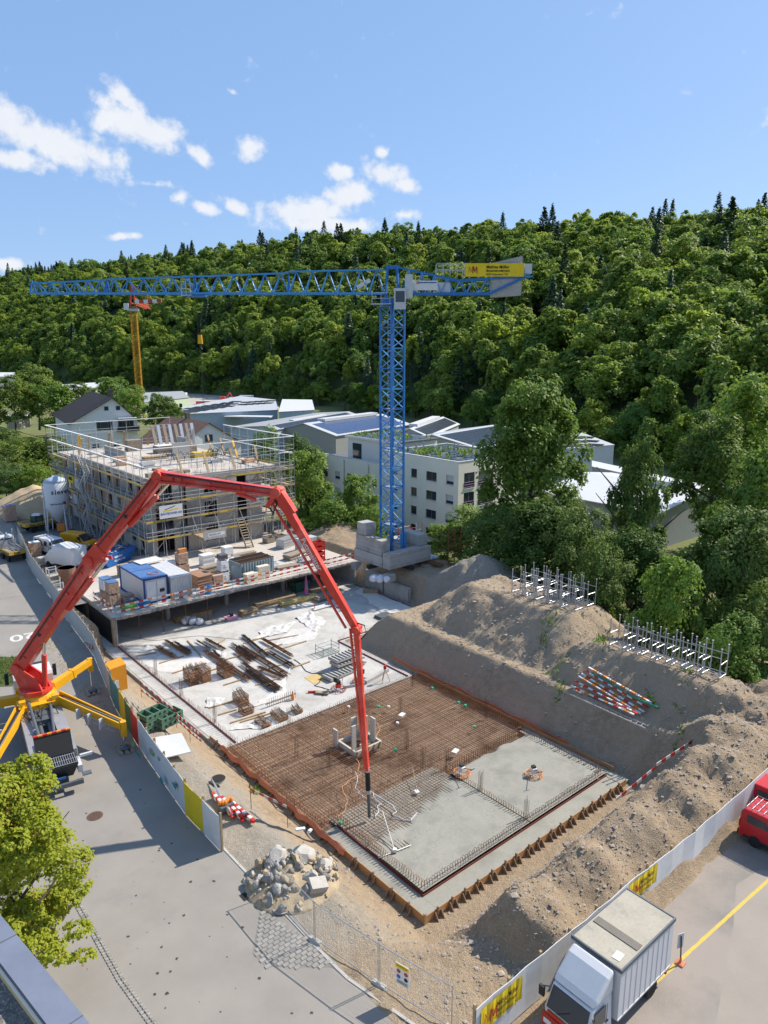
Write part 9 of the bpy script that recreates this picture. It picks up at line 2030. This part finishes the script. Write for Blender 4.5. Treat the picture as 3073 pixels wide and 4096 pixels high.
# ------------------------------------------------------------------ left strip and crane surroundings
def strip_things():
 W_ = [at(610, 2954, .35), at(727, 2935, .7), at(764, 3010, .5), at(663, 3033, .25)]; c = W_[0]; m = MB(); m.hexa([p - c for p in W_] + [p - c + Vector((0, 0, .06)) for p in W_]); t = thing('white_board', 'large white board lying on the gravel behind the hoarding', 'board', c); m.build('panel', WHITE, t); bar('support', (1.5, .1, -.2), (.1, 2.0, .1), TIMBER, t)
 GC = M('crate_green', (.10, .20, .13), .6, var=.15)
 for k, (dx, dy, z) in enumerate(((0, 0, 0), (0, 0, .42), (.05, .05, .84), (.9, .5, 0), (.9, .5, .42))):
  t = thing('green_crate', 'green steel form box %s' % ('at the bottom of the front stack', 'in the middle of the front stack', 'on top of the front stack', 'at the bottom of the rear stack', 'on top of the rear stack')[k], 'crate', at(612, 2908, 0) + Vector((dx, dy, z)), SA + .2, 'green form boxes')
  for y in (-.5, .5): bar('side', (0, y, .2), (1.7, .06, .38), GC, t); [put('hole', unit('rod12', BLACK), t, (-.55 + j * .37, y - .036 if y < 0 else y + .03, .2), scale=(.09, .09, .006), rot=(R(90), 0, 0)) for j in range(4)]
  for x in (-.85, -.28, .28, .85): bar('rib', (x, 0, .2), (.06, 1.0, .36), GC, t)
  bar('floor', (0, 0, .03), (1.6, .95, .04), GC, t)
 t = thing('orange_cabinet', 'orange machine cabinet behind the teal hoarding panels', 'cabinet', at(470, 2755, 0), SA); MB().hexa([(-.6, -.5, 0), (.6, -.5, 0), (.6, .5, 0), (-.6, .5, 0), (-.6, -.5, 1.9), (.6, -.5, 2.0), (.6, .5, 2.2), (-.6, .5, 2.1)]).build('housing', M('cabinet_orange', (.72, .28, .02), .55, var=.1), t); bar('panel', (-.3, -.52, .5), (.5, .03, .8), LGREY, t)
 # soil anchors and steel work around the crane base, white bags, bar piles
 for k, (px, py, lab) in enumerate(((1520, 2330, 'white bulk bags on the concrete kerb below the crane'), (1720, 2240, 'white bulk bags right of the crane ballast'))): bags(lab, at(px, py, gz(*auv(px, py, 0)[:2]) if k else .1))
 for k, (px, py, L_, lab) in enumerate(((1430, 2120, 5, 'rusty bar bundle on the bank left of the crane'), (1500, 2105, 4, 'second rusty bar bundle on the bank'), (1770, 2245, 5, 'rusty bars on the ground right of the crane'))):
  u, v, _ = auv(px, py, 1); z = gz(min(u, 45), min(v, 58)); t = thing('rebar_bundle', lab, 'rebar bundle', S(u, v, z + .1), SA + R(100)); m = MB()
  for j in range(40): y = random.uniform(-.6, .6); m.tube((random.uniform(-.3, .3), y, random.uniform(0, .3)), (L_ + random.uniform(-.5, .3), y + random.uniform(-.3, .3), random.uniform(0, .3)), .025, 4)
  tag(m.build('bars', RUST, t), kind='stuff'); bar('tie', (L_ / 2, 0, .15), (.05, 1.3, .3), RUST_D, t)
 t = thing('scaffold_cage', 'rusty shoring towers right of the crane base', 'shoring', S(38.5, 36.5, gz(38.5, 36.5)), SA)
 for i in range(4):
  for j in range(2): rod('post', (i * 1.1, j * 1.2, 0), (i * 1.1, j * 1.2, 4.2), .04, RUST, t)
  for k in range(5): rod('rail', (0 if i else 0, (i % 2) * 1.2, .4 + k * .9), (3.3, (i % 2) * 1.2, .4 + k * .9), .03, RUST, t); rod('rail', (i * 1.1, 0, .6 + k * .8), (i * 1.1, 1.2, .6 + k * .8), .03, RUST, t)
 t = thing('scaffold_cage', 'red and grey frame shoring right behind the crane mast', 'shoring', S(36.3, 42.0, gz(36.3, 42)), SA)
 for i in range(4):
  for j in range(3): rod('post', (i * 1.0, j * 1.1, 0), (i * 1.0 + .05, j * 1.1, 3.4 - .3 * j), .04, REDP if (i + j) % 2 else LGREY, t)
  for k in range(3): rod('rail', (0, (i % 3) * 1.1, .6 + k), (3.0, (i % 3) * 1.1, .6 + k), .03, REDP if i % 2 else LGREY, t)
 MB().box(26.0, 29.6, -.35, .35, -.6, .15)
 for k, (u, v, L_) in enumerate(((29.9, 34.2, 4.0), (29.9, 38.5, 3.2))): tag(MB().box(0, .5, 0, L_, -2.7, -.9 + .5 * k).build('concrete_kerb', CONC_D, None, S(u, v, 0), SA), 'rough concrete edge beam at the slab below the crane, %s' % ('front piece', 'rear piece')[k], 'edge beam')
 tag(MB().box(-.2, .0, 20.6, 43, -2.9, -2.52).build('slab_edge_beam', CONC_D, None, S(0, 0, 0), SA), 'pale edge beam along the left side of the slab', 'edge beam')
 gr = MB()
 for k in range(2600):
  p = at(random.uniform(-160, 95), random.uniform(2628, 2735), .02); 
  if p.x > at(95, 2640).x + 2: continue
  a = random.uniform(0, 6.28); q = Vector((math.cos(a) * .08, math.sin(a) * .08, random.uniform(.08, .2))); s = Vector((-math.sin(a), math.cos(a), 0)) * .03; gr.quad(p - s, p + s, p + q + s * .3, p + q - s * .3)
 tag(gr.build('verge_grass', LEAF_M), 'green grass verge on the far side of the street by the cab', 'grass', kind='stuff')
 m = MB(); m.add([at(-300, 2625, .012), at(70, 2628, .012), at(100, 2680, .012), at(60, 2745, .012), at(-300, 2760, .012)], [(0, 1, 2, 3, 4)]); tag(m.build('verge', M('verge_soil', (.08, .10, .03), .95, var=.3)), kind='structure')
 wd = MB(); r_ = random.Random(4)
 for (px, py, n) in ((2410, 2560, 60), (2460, 2580, 40), (2250, 2600, 40), (2190, 2740, 36), (2740, 2730, 30), (2600, 2790, 20), (2180, 2480, 30), (2730, 2800, 24), (1030, 3150, 40), (2230, 2540, 16)):
  for k in range(n):
   x, y = px + r_.gauss(0, 16), py + r_.gauss(0, 9); u, v, _ = auv(x, y, 1.2); z = gz(u, v)
   for _i in range(3): q = at(x, y, z); u, v = uv(q); z = gz(u, v)
   p = Vector((q.x, q.y, z)); a = r_.uniform(0, 6.28); e = Vector((math.cos(a) * .12, math.sin(a) * .12, r_.uniform(.1, .3))); s = Vector((-math.sin(a), math.cos(a), 0)) * .05; wd.quad(p - s, p + s, p + e + s, p + e - s)
 tag(wd.build('weeds', LEAF_L), 'small green weeds growing on the earth banks', 'weeds', kind='stuff')
strip_things()
